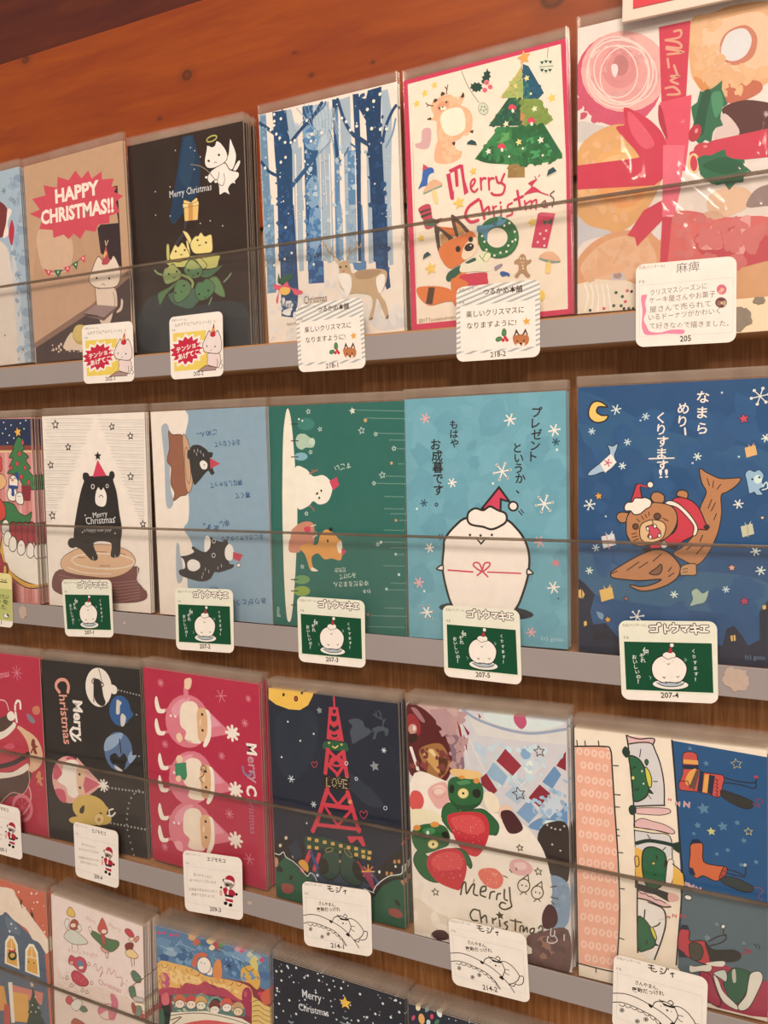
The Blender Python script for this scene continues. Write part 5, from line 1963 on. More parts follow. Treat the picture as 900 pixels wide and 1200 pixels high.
'C3': (1032, 1492, 11871567, """
e 14320797 392 1136 199 64 40 -190
p 14320797 562 1261 764 1117 744 1092 551 1033
p 14852286 562 1261 697 1148 575 1112
b 14984638 249 1200 316 1278 423 1318 377 1235 288 1154
b 15855332 334 1221 379 1278 462 1289 500 1236 490 1049 508 992 425 979 363 995 377 1057 327 1100
b 14597785 490 1234 581 1239 592 1048 498 1008 483 1098
b 15988722 562 1245 601 1225 603 1066 558 975 527 979 569 1078 575 1196
d 1776925 11 531 1207 529 1089
b 15653055 507 1166 521 1172 519 1128 499 1128
e 15857138 790 1109 39 6 -2 -33
f 15857138 790 1109 52 22 8 0 0
d 15854327 11 242 1156 284 1157
p 14320797 141 1190 228 1213 231 1189 144 1166
b 15857138 103 1275 121 1280 146 1198 189 1197 179 1168 118 1164 96 1222
p 14320797 131 1020 218 1044 221 1021 134 997
b 15857138 93 1105 111 1111 136 1028 179 1028 168 998 108 994 85 1052
e 14320797 399 709 203 37 -11 -207
p 14320797 571 842 774 701 754 675 559 609
p 14852286 571 842 706 731 584 691
b 14984638 255 770 324 851 430 894 384 809 295 725
b 15855332 341 793 387 853 470 867 509 814 498 624 516 567 432 551 371 565 385 628 334 671
b 14597785 498 812 590 820 601 626 507 582 491 674
b 15988722 570 825 610 806 612 645 566 551 536 554 578 656 584 776
d 1776925 11 540 785 538 665
b 15653055 515 743 530 749 527 705 507 704
e 15857138 800 694 40 7 -2 -34
f 15857138 800 694 53 22 8 0 0
d 15854327 12 248 725 291 727
p 14320797 147 756 235 782 238 758 150 732
b 15857138 109 841 127 847 152 764 195 764 185 735 124 729 101 787
p 14320797 137 584 225 610 228 586 140 559
b 15857138 98 668 116 675 142 591 185 593 175 562 113 556 91 614
e 14320797 378 322 203 78 41 -194
p 14320797 552 462 757 325 736 298 540 226
p 14852286 552 462 688 353 564 309
b 14984638 233 380 302 464 410 511 363 424 273 335
b 15855332 320 406 365 468 450 485 488 432 478 238 496 181 411 162 349 175 363 240 312 282
b 14597785 478 430 571 440 581 244 486 197 470 289
b 15988722 551 445 591 427 593 263 547 166 516 168 558 273 565 396
d 1776925 11 520 404 518 282
b 15653055 495 360 510 367 507 321 487 320
e 15857138 782 319 40 9 -2 -34
f 15857138 782 319 54 22 8 0 0
d 15854327 12 226 334 269 338
p 14320797 123 363 212 391 215 367 126 339
b 15857138 85 448 103 455 128 371 172 373 161 342 100 335 77 393
p 14320797 113 187 202 217 205 193 116 163
b 15857138 74 272 92 280 118 196 161 198 151 167 89 159 66 217
b 14320797 375 1387 410 1392 412 1316 376 1303
b 15653059 382 1405 389 1448 441 1463 449 1430 426 1380 385 1380
b 15653059 285 1017 320 1039 343 1000 315 966 289 983
k 12747667 6 345 1043 363 995 425 988
p 3773292 257 796 364 823 369 720 346 682 262 701
e 15653059 304 837 32 5 -2 -31
e 15653059 287 685 26 5 -2 -26
k 5454131 6 497 795 528 792 515 747 483 724 513 695
r 5454131 6 522 803 23 4 -1 -24
b 15248830 221 182 286 197 293 127 240 133
f 14322598 162 1392 29 7 8 10 0
f 14322598 706 1367 47 6 6 10 0
f 14322598 939 1379 23 6 8 10 0
f 14322598 902 1198 28 6 8 10 0
f 14322598 175 930 29 7 8 10 0
f 14322598 690 926 28 6 8 10 0
f 14322598 738 505 37 6 8 10 0
f 14322598 124 125 32 7 8 10 0
f 14322598 895 203 44 6 6 10 0
t 15857143 911 1057 90 93 -876 5 M
t 12820153 915 964 193 86 -856 2 erry
t 15857143 894 752 94 94 -854 5 C
t 11694743 909 651 254 65 -890 1 hristmas
k 8815539 16 871 877 879 837 916 819 947 849
"""),
'C4': (986, 1477, 860216, """
b 1584195 70 1298 354 1353 369 1113 205 868 54 959
b 2241352 608 972 748 907 861 796 744 777 605 885
p 15518303 8 1504 368 1518 359 1462 318 1392 253 1352 164 1348 61 1370 3 1403
e 1776925 127 1444 10 1 -1 -12
e 1776925 274 1472 9 -2 -5 -11
e 12734022 225 1427 12 1 -1 -16
r 1776925 8 225 1427 12 1 -1 -16
l 13385045 13 519 1468 521 1398
p 13385045 480 1399 547 1404 583 1179 452 1179
p 1123128 504 1382 534 1386 527 1361 509 1359
p 1123128 492 1341 538 1341 531 1313 512 1300 494 1309
p 1123128 478 1285 511 1262 546 1286 550 1261 512 1235 476 1247
p 1123128 483 1188 497 1228 533 1221 544 1190
o 13385045 14 510 1191 478 1209 485 1228 512 1221 544 1234 548 1212
b 2121281 419 1125 439 1161 519 1176 568 1172 604 1166 614 1124 590 1115 504 1109 437 1106
e 12830335 470 1155 9 1 0 -8
e 12830335 564 1156 9 1 0 -8
k 14342255 9 496 1135 515 1127 536 1144
l 13385045 28 458 1108 433 946
l 13385045 28 577 1108 597 938
l 13385045 23 467 1099 562 1025
l 13385045 23 565 1101 463 1005
l 13385045 21 457 1004 528 949
l 13385045 21 574 1016 522 943
r 13385045 16 520 1035 43 -1 -7 -29
p 1970962 417 927 619 941 615 848 416 839
d 14934975 4 441 912 440 899 440 886 439 872 438 859 451 859 463 858
d 14934975 4 494 916 506 916 514 904 515 889 509 873 497 864 486 871 483 886 486 902
d 14934975 4 527 917 530 903 534 888 540 873 548 890 553 906 559 920
d 14934975 4 570 920 569 906 569 892 568 877 567 865 582 920 594 919 581 893 590 893 580 866 592 865
d 12830635 2 512 900
d 12830635 2 591 942
d 12830635 2 597 936
d 12830635 2 543 932
d 12830635 2 558 900
d 12830635 2 452 902
d 12830635 2 518 856
d 12830635 2 572 908
d 12830635 2 441 896
d 12830635 2 563 904
d 12830635 2 474 908
d 12830635 2 579 924
d 12830635 2 593 938
d 12830635 2 519 929
d 12830635 2 598 934
d 12830635 2 444 873
d 12830635 2 462 922
d 12830635 2 528 931
d 12830635 2 516 856
d 12830635 2 498 876
d 12830635 2 535 920
d 12830635 2 608 940
d 12830635 2 540 922
d 12830635 2 612 864
d 12830635 2 557 859
d 12830635 2 542 931
d 12830635 2 552 888
d 12830635 2 438 891
d 12830635 2 535 897
d 12830635 2 612 899
l 13385045 31 444 838 359 614 317 528
l 13385045 30 597 840 645 685 671 591
l 13385045 21 443 827 514 750
l 13385045 21 596 829 526 747
l 13385045 30 402 726 629 736
l 13385045 19 426 708 508 606
l 13385045 19 622 724 508 595
l 13385045 25 345 578 678 603
s 8821162 405 1367 26 15
s 9149096 804 1045 36 15
d 14414839 7 153 1261 354 1202 246 1141 90 1007 271 574
f 13953783 161 864 24 6 6 0 4
f 13953783 332 715 19 6 6 0 4
f 13953783 875 1159 17 6 6 0 3
r 12901878 5 596 1035 12 2 0 -12
r 12901878 5 666 941 10 1 0 -10
r 12901878 4 872 779 12 2 0 -12
o 10632024 6 350 970 328 994 339 1011 351 1002 367 1015 374 998
o 10632024 6 710 681 684 710 697 732 712 719 731 738 739 717
e 14847598 614 779 17 3 -1 -14
b 4412262 622 1324 683 1345 729 1331 745 1296 780 1284 773 1251 713 1212 652 1174 641 1203 631 1255 651 1290
k 4412262 7 774 1262 821 1289
b 4412262 798 1291 845 1313 880 1312 913 1300 906 1263 889 1255 879 1285 832 1269 819 1231 798 1223 809 1266
k 4412262 9 874 1316 875 1359 836 1370 825 1405
k 4412262 9 858 1362 860 1399 843 1413
k 4412262 9 875 1338 893 1366
k 4412262 9 836 1370 807 1388
p 855325 -13 384 86 449 245 408 262 202 -8 194
p 855318 799 356 898 465 1019 553 1012 333 745 233
e 14407880 99 440 12 2 -1 -13
e 14407880 2 268 12 2 -1 -13
e 14407880 154 321 12 2 -1 -13
e 14407880 49 377 12 2 -1 -13
p 1256520 110 383 193 445 228 335 160 298
p 3361379 304 257 575 300 745 233 695 189 416 152 273 169
l 13385045 30 289 376 238 267 187 175
l 13385045 27 361 372 317 259
l 13385045 24 652 372 723 285 770 227
l 3296653 25 296 371 344 276
l 3296653 21 749 335 807 257
p 2050872 241 477 392 499 657 485 767 478 752 403 604 408 389 418 257 381
p 13385045 584 540 697 560 719 497 694 492 659 536 620 501 601 498
p 14071146 273 478 302 481 301 458 272 455
p 14071146 332 478 360 480 359 457 331 454
p 14071146 394 477 422 480 421 457 393 454
p 14071146 457 478 485 481 484 458 456 455
p 14071146 518 475 545 478 544 455 517 452
p 14071146 577 474 604 477 603 454 576 451
p 14071146 633 476 660 479 659 457 632 454
p 14071146 686 467 713 470 712 448 685 445
p 14071146 733 470 760 473 760 450 733 447
p 14071146 270 420 299 423 298 400 269 396
p 14071146 329 425 358 428 357 405 328 402
p 14071146 633 437 660 440 659 417 632 414
p 14071146 687 434 714 437 713 414 686 411
p 14071146 727 430 754 433 753 411 726 408
b 2313027 356 267 373 351 414 405 466 427 516 414 520 346 511 275 457 219 406 214 368 235
o 856589 7 356 267 373 351 414 405 466 427 516 414 520 346 511 275 457 219 406 214 368 235
b 857618 364 304 379 353 424 338 427 270 375 242
b 2313027 518 300 528 393 555 438 605 442 634 391 676 343 685 254 646 212 572 225 529 256
o 856589 7 518 300 528 393 555 438 605 442 634 391 676 343 685 254 646 212 572 225 529 256
b 857618 628 378 675 331 679 253 642 268 612 307
r 8750174 7 440 420 30 13 3 -13
r 8750174 7 586 427 26 -24 -12 -11
e 11775090 524 421 10 2 0 -9
e 10722152 520 357 9 2 0 -10
k 856589 7 425 218 424 195
k 856589 7 455 220 454 201
b 14330953 192 281 227 311 268 285 266 232 237 243
k 14859868 8 731 329 777 338
k 14845531 8 731 329 762 304
k 14859868 8 731 329 729 284
k 14845531 8 731 329 696 290
k 14859868 8 731 329 684 320
k 14845531 8 731 329 699 354
k 14859868 8 731 329 732 374
k 14845531 8 731 329 765 368
e 6571642 702 376 0 0 0 0
p 9714530 687 311 749 329 776 240 757 213
p 12751962 918 444 937 448 936 423 917 420
p 12751962 948 452 967 456 966 431 947 428
p 12751962 859 355 878 359 877 334 858 330
p 12751962 891 358 910 362 909 337 890 334
e 13716551 994 565 16 3 0 -12
e 14414839 932 403 7 1 0 -9
e 14414839 813 343 9 2 0 -11
e 12901878 341 224 11 2 0 -11
b 1268291 -4 278 7 233 64 280 86 302 145 272 210 226 264 190 300 180 285 -168 -20 -48
k 14873591 6 -5 314 38 310 74 335 93 303 146 284 204 248 259 201 283 229 315 218 333 184
b 855309 13 210 41 228 63 194 19 185
e 860954 126 162 13 -1 -9 -21
b 9850186 49 99 97 115 144 107 135 64 94 43 53 52
e 12752247 5 250 22 4 -2 -36
b 1268291 761 169 807 246 893 320 977 354 1024 363 1012 3 748 -14
k 14873591 6 762 197 795 255 882 328 972 363 982 415 1015 427
k 855309 18 767 170 819 249 917 319 1012 339
k 14873591 6 695 206 768 193
e 860954 938 161 11 11 19 -18
b 9850186 876 105 922 121 966 103 962 68 920 59 879 72
b 12747629 964 312 994 324 992 285
"""),
'C5': (1009, 1493, 13883615, """
p 12890036 4 1497 402 1513 394 1242 350 1088 0 1038
b 11967142 165 1464 297 1465 306 1330 200 1317
b 8745353 253 1324 344 1323 377 1141 298 1105
b 5706523 3 1484 85 1486 177 1427 253 1324 295 1192 271 1064 189 989 94 988 1 1064 -6 1254
b 10713220 30 1468 71 1466 122 1396 95 1393
e 9709877 42 1362 44 20 25 -68
e 12753809 36 1336 30 4 -1 -33
e 14934500 47 1343 11 1 -1 -18
b 3149069 10 1295 65 1308 56 1262 8 1243
b 10647366 75 1201 130 1246 225 1264 275 1190 279 1128 217 1044 150 1047 99 1128
b 13280873 101 1192 170 1226 221 1157 205 1080 153 1123
b 5450765 208 1181 267 1164 238 1072 212 1093
b 14932140 143 1210 170 1220 195 1166
l 15199986 21 20 1213 104 951
l 15199986 18 -2 980 120 941
p 13555944 350 1508 1019 1497 1004 829 839 776 670 819 499 937 377 1141
p 14148072 401 1477 759 1421 1018 1451 1016 1358 733 1346 461 1349
k 9874896 17 363 1503 464 1447 637 1406 806 1400 1006 1449
k 11848680 7 389 1506 590 1491 785 1495 1019 1491
b 13954807 515 1489 688 1496 785 1483 995 1483 854 1426 686 1418 539 1443
b 12342656 694 1485 719 1502 761 1498 772 1452 741 1418 705 1444
p 8659775 475 1485 492 1462 479 1451
p 9840962 638 1288 736 1197 679 1129 580 1206
p 9682145 563 1197 649 1119 615 1059 514 1118
p 8987450 515 1121 582 1024 551 994 483 1045 478 1088
p 8987450 841 1101 905 1055 837 965 773 1011
p 6789584 932 1224 971 1177 917 1086 857 1119
p 12901878 916 1039 961 987 895 905 831 942
p 8987450 1001 1321 999 1204 943 1226
p 8038617 772 999 831 930 769 854 697 908
p 11324392 689 1076 761 1027 705 958 626 1006
p 13165046 768 1303 849 1207 788 1127 717 1200
p 11654385 678 1123 775 1113 738 1059 653 1071
p 8987450 335 1426 395 1304 396 1243 357 1299
p 8987450 373 1406 416 1356 403 1336
p 12114164 447 1311 521 1271 507 1208 445 1249
l 14279661 10 360 1398 403 1145
l 14279661 10 409 1318 505 1135
l 14279661 10 582 1206 843 944
l 14279661 10 638 1288 478 1082
l 14279661 10 736 1197 627 1055
l 14279661 10 849 1207 701 1042
l 14279661 10 932 1224 773 1011
l 14279661 9 679 1129 913 908
b 6789584 961 963 997 1016 996 863 924 862 840 824 768 835 830 894
b 14218231 865 888 948 896 959 856 888 856
b 8631267 731 1286 780 1316 791 1258 748 1240
b 14874615 778 1233 802 1224 794 1157 753 1181
b 9551592 550 1177 593 1147 610 1095 566 1082 529 1114
m 12903415 50 3 10 33 10 421 1307 757 1337 969 1317 985 1014 723 973 505 1135
p 9840962 638 1288 736 1197 679 1129 580 1206
p 9682145 563 1197 649 1119 615 1059 514 1118
p 8987450 515 1121 582 1024 551 994 483 1045 478 1088
p 8987450 841 1101 905 1055 837 965 773 1011
p 6789584 932 1224 971 1177 917 1086 857 1119
p 12901878 916 1039 961 987 895 905 831 942
m 10274282 40 5 10 24 14 772 980 1000 1157 994 874 840 836
m 12098467 40 6 13 39 5 152 1487 389 1500 378 1154 285 1104 253 1324
m 7747897 30 7 11 29 25 34 1196 264 1250 284 1078 108 1003 15 1066
q 4341811 845 1298 33 5 10
q 4341811 716 1026 40 5 15
b 3156266 828 810 889 880 1005 876 998 555 905 560 860 659 826 725
d 12898517 6 859 869 882 865 906 853 929 849 958 850 982 875 909 753 956 725
b 8430278 881 555 998 531 993 303 897 233 853 368
b 6704718 739 147 825 204 992 255 986 -12 820 -18 747 1
b 9728359 812 164 896 184 906 89 821 44
b 15593966 10 1001 217 1044 410 948 523 892 672 867 768 823 849 718 888 593 902 451 876 325 813 213 702 138 748 51 -12 -30 0 287
b 14802902 -2 248 187 172 477 186 753 249 652 126 317 73 -10 23
m 15462121 70 8 22 59 4 10 550 340 787 671 843 881 568 852 320 702 163 -11 -4
m 6573134 40 9 12 32 25 775 156 980 228 975 10 808 -8
m 8561862 30 10 12 31 14 904 536 992 530 988 326 910 284
b 11248803 114 13 136 50 197 71 263 35 182 3
b 4334375 121 27 157 64 217 69 236 28 168 -1
b 14726841 127 954 162 998 236 1028 262 1000 265 900 197 851 145 900
b 15587798 161 972 216 1006 248 973 187 938
r 13800856 4 201 953 40 6 -1 -32
b 13785178 2 897 24 939 72 940 98 893 82 839 33 812 0 839
b 15461083 488 985 539 1011 588 970 586 902 523 892
b 14930115 586 914 637 947 673 916 597 855
b 4330529 598 880 617 910 673 910 734 830 706 788 651 776 621 816
b 1992507 216 816 231 869 278 902 343 862 472 896 535 869 584 816 569 752 519 743 337 686 228 768
o 868129 6 216 816 231 869 278 902 343 862 472 896 535 869 584 816 569 752 519 743 337 686 228 768
b 1992507 262 987 270 1039 310 1070 414 1085 477 1057 495 998 474 933 408 879 317 871 272 914
b 871722 279 927 331 898 448 923 487 972 467 920 395 873 317 873
b 4494178 322 1040 388 1062 413 1047 348 1025
e 15460780 363 975 34 5 -1 -31
r 12758112 4 363 975 34 5 -1 -31
e 1776925 363 975 8 1 0 -8
b 858386 424 1000 457 1017 478 995 462 962 430 966
e 858386 288 991 18 3 -1 -28
b 15125392 279 1103 312 1122 403 1126 473 1124 476 1087 401 1070 310 1076
e 14326605 356 1074 20 3 0 -11
e 14326605 452 1066 20 3 -1 -17
b 12726337 251 797 276 833 382 863 484 867 521 818 518 731 477 636 425 589 335 623 279 726
b 13913944 275 801 381 844 471 834 494 764 416 725 313 744
d 14848916 3 352 802
d 14848916 3 295 729
d 14848916 3 292 733
d 14848916 3 376 819
d 14848916 3 370 695
d 14848916 4 327 720
d 14848916 4 405 771
d 14848916 3 288 675
d 14848916 3 313 801
d 14848916 3 457 815
d 14848916 3 418 777
d 14848916 3 296 807
d 14848916 3 427 770
d 14848916 3 406 762
d 14848916 3 450 730
d 14848916 4 404 750
d 14848916 4 438 794
d 14848916 4 306 750
d 14848916 3 313 740
d 14848916 3 422 714
d 14848916 3 469 795
d 14848916 3 408 742
d 14848916 3 458 692
d 14848916 3 425 829
d 14848916 4 417 676
d 14848916 3 342 762
b 1992507 14 472 30 540 79 575 119 531 269 610 361 615 404 548 396 509 358 526 263 431 167 374 73 393
o 868129 6 14 472 30 540 79 575 119 531 269 610 361 615 404 548 396 509 358 526 263 431 167 374 73 393
b 1992507 5 627 22 694 112 742 227 749 265 698 256 633 202 598 92 546 31 566
b 4494178 84 698 152 723 165 693 110 671
e 15005687 117 685 10 2 0 -13
e 15460780 151 617 34 6 -1 -28
r 12758112 4 151 617 34 6 -1 -28
e 1776925 151 617 8 1 0 -8
b 858386 212 702 252 715 257 665 224 666
b 15198929 5 807 75 831 156 832 215 797 194 762 113 748 16 719
e 14326605 43 704 26 5 -1 -19
e 14326605 167 747 30 5 -1 -18
b 12726337 104 490 133 553 229 603 322 614 365 553 367 478 327 368 287 354 181 376 122 429
b 13913944 139 522 241 586 327 583 344 511 251 467 157 462
d 14848916 3 194 547
d 14848916 3 178 550
d 14848916 4 327 453
d 14848916 3 189 471
d 14848916 3 181 544
d 14848916 4 328 448
d 14848916 3 307 553
d 14848916 4 269 453
d 14848916 3 323 574
d 14848916 3 279 494
d 14848916 4 242 558
d 14848916 3 318 494
d 14848916 4 326 492
d 14848916 3 314 500
d 14848916 3 265 504
d 14848916 3 204 426
d 14848916 3 152 448
d 14848916 3 252 495
d 14848916 3 346 560
d 14848916 3 184 454
d 14848916 3 214 440
d 14848916 3 254 421
d 14848916 4 158 518
d 14848916 3 269 538
d 14848916 3 180 483
d 14848916 4 282 428
b 14449006 445 480 468 520 551 539 602 499 592 442 547 411 484 426
d 15382187 4 560 457
d 15382187 4 494 515
d 15382187 3 519 454
d 15382187 5 558 504
d 15382187 4 553 491
d 15382187 4 548 509
d 15382187 5 563 506
d 15382187 3 546 452
d 15382187 5 471 441
d 15382187 3 518 512
d 15382187 5 541 499
d 15382187 4 536 506
d 15382187 5 505 436
d 15382187 4 525 465
d 15382187 3 561 444
d 15382187 3 506 465
b 13805222 414 449 423 438 409 417
b 14399166 648 546 659 609 727 628 786 597 773 552 712 528
b 15193306 677 594 738 612 750 578 700 562
b 4330529 840 317 877 386 918 371 932 301 898 245 844 239
k 4340507 10 326 330 341 396 361 413 365 345 400 402 419 413 411 354 437 347
k 4340507 10 457 376 489 389 490 415 464 403 456 357 488 349
k 4340507 10 513 344 523 384 547 395
k 4340507 10 558 348 565 380 584 391
k 4340507 10 610 421 608 365 627 356
k 4340507 10 642 440 646 360 651 324 607 296 576 308 589 336 614 335
k 4340507 10 440 253 408 253 385 216 399 184 432 188
k 4340507 10 447 255 457 182
k 4340507 10 458 207 485 232 492 189
k 4340507 10 529 223 531 192
k 4340507 10 531 211 552 228
k 4340507 10 573 223 576 184
s 4340507 577 252 28 10
k 4340507 10 623 225 604 209 623 194 609 166 597 170
k 4340507 10 674 249 672 181
l 4340507 9 642 238 710 239
k 4340507 9 700 181 704 213 722 217 721 186 743 216 746 188
o 4340507 9 765 208 789 220 783 194 764 187
k 4340507 8 814 226 832 248 840 220 813 201
q 4340507 713 698 20 5 10
q 4340507 822 574 23 5 10
q 4340507 156 310 24 5 10
r 4340507 6 731 470 37 8 -1 -41
l 4340507 6 714 501 760 543 762 495
d 4340507 5 721 471 746 471
l 4340507 5 707 410 730 434 748 419
r 4340507 6 813 445 36 8 -1 -40
l 4340507 6 795 475 841 517 843 469
d 4340507 5 803 445 827 445
l 4340507 5 790 385 812 408 830 394
l 4340507 6 606 506 631 499
l 4340507 6 645 551 660 536
l 4340507 6 686 571 690 556
l 4340507 6 894 495 927 507
l 4340507 6 893 435 937 432
l 4340507 6 896 408 913 394
k 13950440 6 892 244 887 200 909 205 912 236
k 13950440 6 968 225 967 189
k 13950440 6 873 191 866 159 896 154 926 179 914 201
d 4340507 2 884 175
"""),
'C6': (1000, 1473, 15724260, """
p 15251623 2 1362 162 1387 204 1365 213 1195 228 790 235 412 210 86 2 74 -3 683
e 15251623 27 1342 12 2 0 -17
r 15783629 11 27 1342 12 2 0 -17
e 15251623 69 1341 12 2 0 -17
r 15783629 11 69 1341 12 2 0 -17
e 15251623 110 1340 12 2 0 -17
r 15783629 11 110 1340 12 2 0 -17
e 15251623 151 1339 12 2 0 -17
r 15783629 11 151 1339 12 2 0 -17
e 15251623 191 1338 12 2 0 -17
r 15783629 11 191 1338 12 2 0 -17
e 15251623 48 1264 12 2 0 -17
r 15783629 11 48 1264 12 2 0 -17
e 15251623 89 1264 12 2 0 -17
r 15783629 11 89 1264 12 2 0 -17
e 15251623 130 1263 12 2 0 -17
r 15783629 11 130 1263 12 2 0 -17
e 15251623 171 1262 12 2 0 -17
r 15783629 11 171 1262 12 2 0 -17
e 15251623 28 1181 12 2 0 -17
r 15783629 11 28 1181 12 2 0 -17
e 15251623 70 1180 12 2 0 -17
r 15783629 11 70 1180 12 2 0 -17
e 15251623 111 1180 12 2 0 -17
r 15783629 11 111 1180 12 2 0 -17
e 15251623 152 1180 12 2 0 -17
r 15783629 11 152 1180 12 2 0 -17
e 15251623 193 1180 12 2 0 -17
r 15783629 11 193 1180 12 2 0 -17
e 15251623 49 1103 12 2 0 -17
r 15783629 11 49 1103 12 2 0 -17
e 15251623 90 1103 12 2 0 -17
r 15783629 11 90 1103 12 2 0 -17
e 15251623 131 1103 12 2 0 -17
r 15783629 11 131 1103 12 2 0 -17
e 15251623 172 1103 12 2 0 -17
r 15783629 11 172 1103 12 2 0 -17
e 15251623 29 1019 12 2 0 -18
r 15783629 11 29 1019 12 2 0 -18
e 15251623 71 1019 12 2 0 -18
r 15783629 11 71 1019 12 2 0 -18
e 15251623 112 1019 12 2 0 -17
r 15783629 11 112 1019 12 2 0 -17
e 15251623 153 1020 12 2 0 -17
r 15783629 11 153 1020 12 2 0 -17
e 15251623 194 1020 12 2 0 -17
r 15783629 11 194 1020 12 2 0 -17
e 15251623 50 941 12 2 0 -18
r 15783629 11 50 941 12 2 0 -18
e 15251623 91 942 12 2 0 -18
r 15783629 11 91 942 12 2 0 -18
e 15251623 132 942 12 2 0 -17
r 15783629 11 132 942 12 2 0 -17
e 15251623 173 943 12 2 0 -17
r 15783629 11 173 943 12 2 0 -17
e 15251623 30 856 12 2 0 -18
r 15783629 11 30 856 12 2 0 -18
e 15251623 72 857 12 2 0 -18
r 15783629 11 72 857 12 2 0 -18
e 15251623 113 858 12 2 0 -18
r 15783629 11 113 858 12 2 0 -18
e 15251623 154 859 12 2 0 -17
r 15783629 11 154 859 12 2 0 -17
e 15251623 195 860 12 2 0 -17
r 15783629 11 195 860 12 2 0 -17
e 15251623 51 778 12 2 0 -18
r 15783629 11 51 778 12 2 0 -18
e 15251623 92 779 12 2 0 -18
r 15783629 11 92 779 12 2 0 -18
e 15251623 133 781 12 2 0 -18
r 15783629 11 133 781 12 2 0 -18
e 15251623 174 782 12 2 0 -17
r 15783629 11 174 782 12 2 0 -17
e 15251623 215 783 12 2 0 -17
r 15783629 11 215 783 12 2 0 -17
e 15251623 31 693 12 2 0 -18
r 15783629 11 31 693 12 2 0 -18
e 15251623 73 694 12 2 0 -18
r 15783629 11 73 694 12 2 0 -18
e 15251623 114 696 12 2 0 -18
r 15783629 11 114 696 12 2 0 -18
e 15251623 155 697 12 2 0 -18
r 15783629 11 155 697 12 2 0 -18
e 15251623 196 699 12 2 0 -17
r 15783629 11 196 699 12 2 0 -17
e 15251623 51 615 12 2 0 -18
r 15783629 11 51 615 12 2 0 -18
e 15251623 93 617 12 2 0 -18
r 15783629 11 93 617 12 2 0 -18
e 15251623 135 618 12 2 0 -18
r 15783629 11 135 618 12 2 0 -18
e 15251623 176 620 12 2 0 -18
r 15783629 11 176 620 12 2 0 -18
e 15251623 216 622 12 2 0 -17
r 15783629 11 216 622 12 2 0 -17
e 15251623 32 528 12 3 0 -18
r 15783629 11 32 528 12 3 0 -18
e 15251623 74 531 12 3 0 -18
r 15783629 11 74 531 12 3 0 -18
e 15251623 115 533 12 3 0 -18
r 15783629 11 115 533 12 3 0 -18
e 15251623 156 535 12 3 0 -18
r 15783629 11 156 535 12 3 0 -18
e 15251623 197 537 12 3 0 -18
r 15783629 11 197 537 12 3 0 -18
e 15251623 52 450 12 3 0 -18
r 15783629 11 52 450 12 3 0 -18
e 15251623 94 453 12 3 0 -18
r 15783629 11 94 453 12 3 0 -18
e 15251623 136 455 12 3 0 -18
r 15783629 11 136 455 12 3 0 -18
e 15251623 177 458 12 3 0 -18
r 15783629 11 177 458 12 3 0 -18
e 15251623 218 460 12 3 0 -18
r 15783629 11 218 460 12 3 0 -18
e 15251623 32 364 13 3 0 -18
r 15783629 11 32 364 13 3 0 -18
e 15251623 74 366 12 3 0 -18
r 15783629 11 74 366 12 3 0 -18
e 15251623 116 369 12 3 0 -18
r 15783629 11 116 369 12 3 0 -18
e 15251623 158 372 12 3 0 -18
r 15783629 11 158 372 12 3 0 -18
e 15251623 199 375 12 3 0 -18
r 15783629 11 199 375 12 3 0 -18
e 15251623 53 285 12 3 0 -18
r 15783629 11 53 285 12 3 0 -18
e 15251623 95 289 12 3 0 -18
r 15783629 11 95 289 12 3 0 -18
e 15251623 137 292 12 3 0 -18
r 15783629 11 137 292 12 3 0 -18
e 15251623 178 295 12 3 0 -18
r 15783629 11 178 295 12 3 0 -18
e 15251623 219 298 12 3 0 -18
r 15783629 11 219 298 12 3 0 -18
e 15251623 33 198 13 3 0 -18
r 15783629 11 33 198 13 3 0 -18
e 15251623 75 201 12 3 0 -18
r 15783629 11 75 201 12 3 0 -18
e 15251623 117 205 12 3 0 -18
r 15783629 11 117 205 12 3 0 -18
e 15251623 159 208 12 3 0 -18
r 15783629 11 159 208 12 3 0 -18
e 15251623 200 212 12 3 0 -18
r 15783629 11 200 212 12 3 0 -18
e 15251623 54 120 13 3 0 -18
r 15783629 11 54 120 13 3 0 -18
e 15251623 96 124 12 3 0 -18
r 15783629 11 96 124 12 3 0 -18
e 15251623 138 127 12 3 0 -18
r 15783629 11 138 127 12 3 0 -18
e 15251623 179 131 12 3 0 -18
r 15783629 11 179 131 12 3 0 -18
e 15251623 220 135 12 3 0 -18
r 15783629 11 220 135 12 3 0 -18
k 1776925 8 2 1367 162 1387 202 1372 210 1257 220 1040 235 728 238 412 215 103 195 74 2 74
l 1776925 6 13 1403 16 1372
l 1776925 6 59 1406 62 1378
l 1776925 6 135 1415 138 1388
l 1776925 6 217 1284 243 1286
l 1776925 6 221 1118 251 1120
l 1776925 6 223 1047 247 1049
l 1776925 6 227 919 242 918
l 1776925 6 229 882 244 883
l 1776925 6 235 785 261 787
l 1776925 6 240 576 267 577
l 1776925 6 236 284 260 280
l 1776925 6 98 74 101 45
p 1660561 529 1467 1019 1435 1094 1430 1094 72 695 23 549 187 574 641 553 1063
p 5271167 567 654 1094 631 1094 72 695 23 549 187 573 487
s 5671347 689 1112 34 12
s 5671347 785 1030 28 12
s 5671347 659 1015 20 12
s 5671347 606 1380 20 12
s 5671347 704 1363 17 12
s 5671347 639 965 12 12
s 5671347 856 1062 17 12
s 5671347 809 905 14 12
s 5671347 755 873 13 12
s 5671347 888 971 17 12
s 5671347 947 865 15 12
s 5671347 875 836 14 12
s 5671347 623 1434 13 12
s 7639203 704 394 20 12
s 7639203 752 481 14 12
s 7639203 886 407 11 12
k 1776925 9 531 1467 545 1274 557 1064 570 854 578 733 570 548 558 406 542 201
b 15724260 282 1467 341 1474
p 13950440 293 1416 426 1438 466 1342 488 1212 485 1101 321 1065
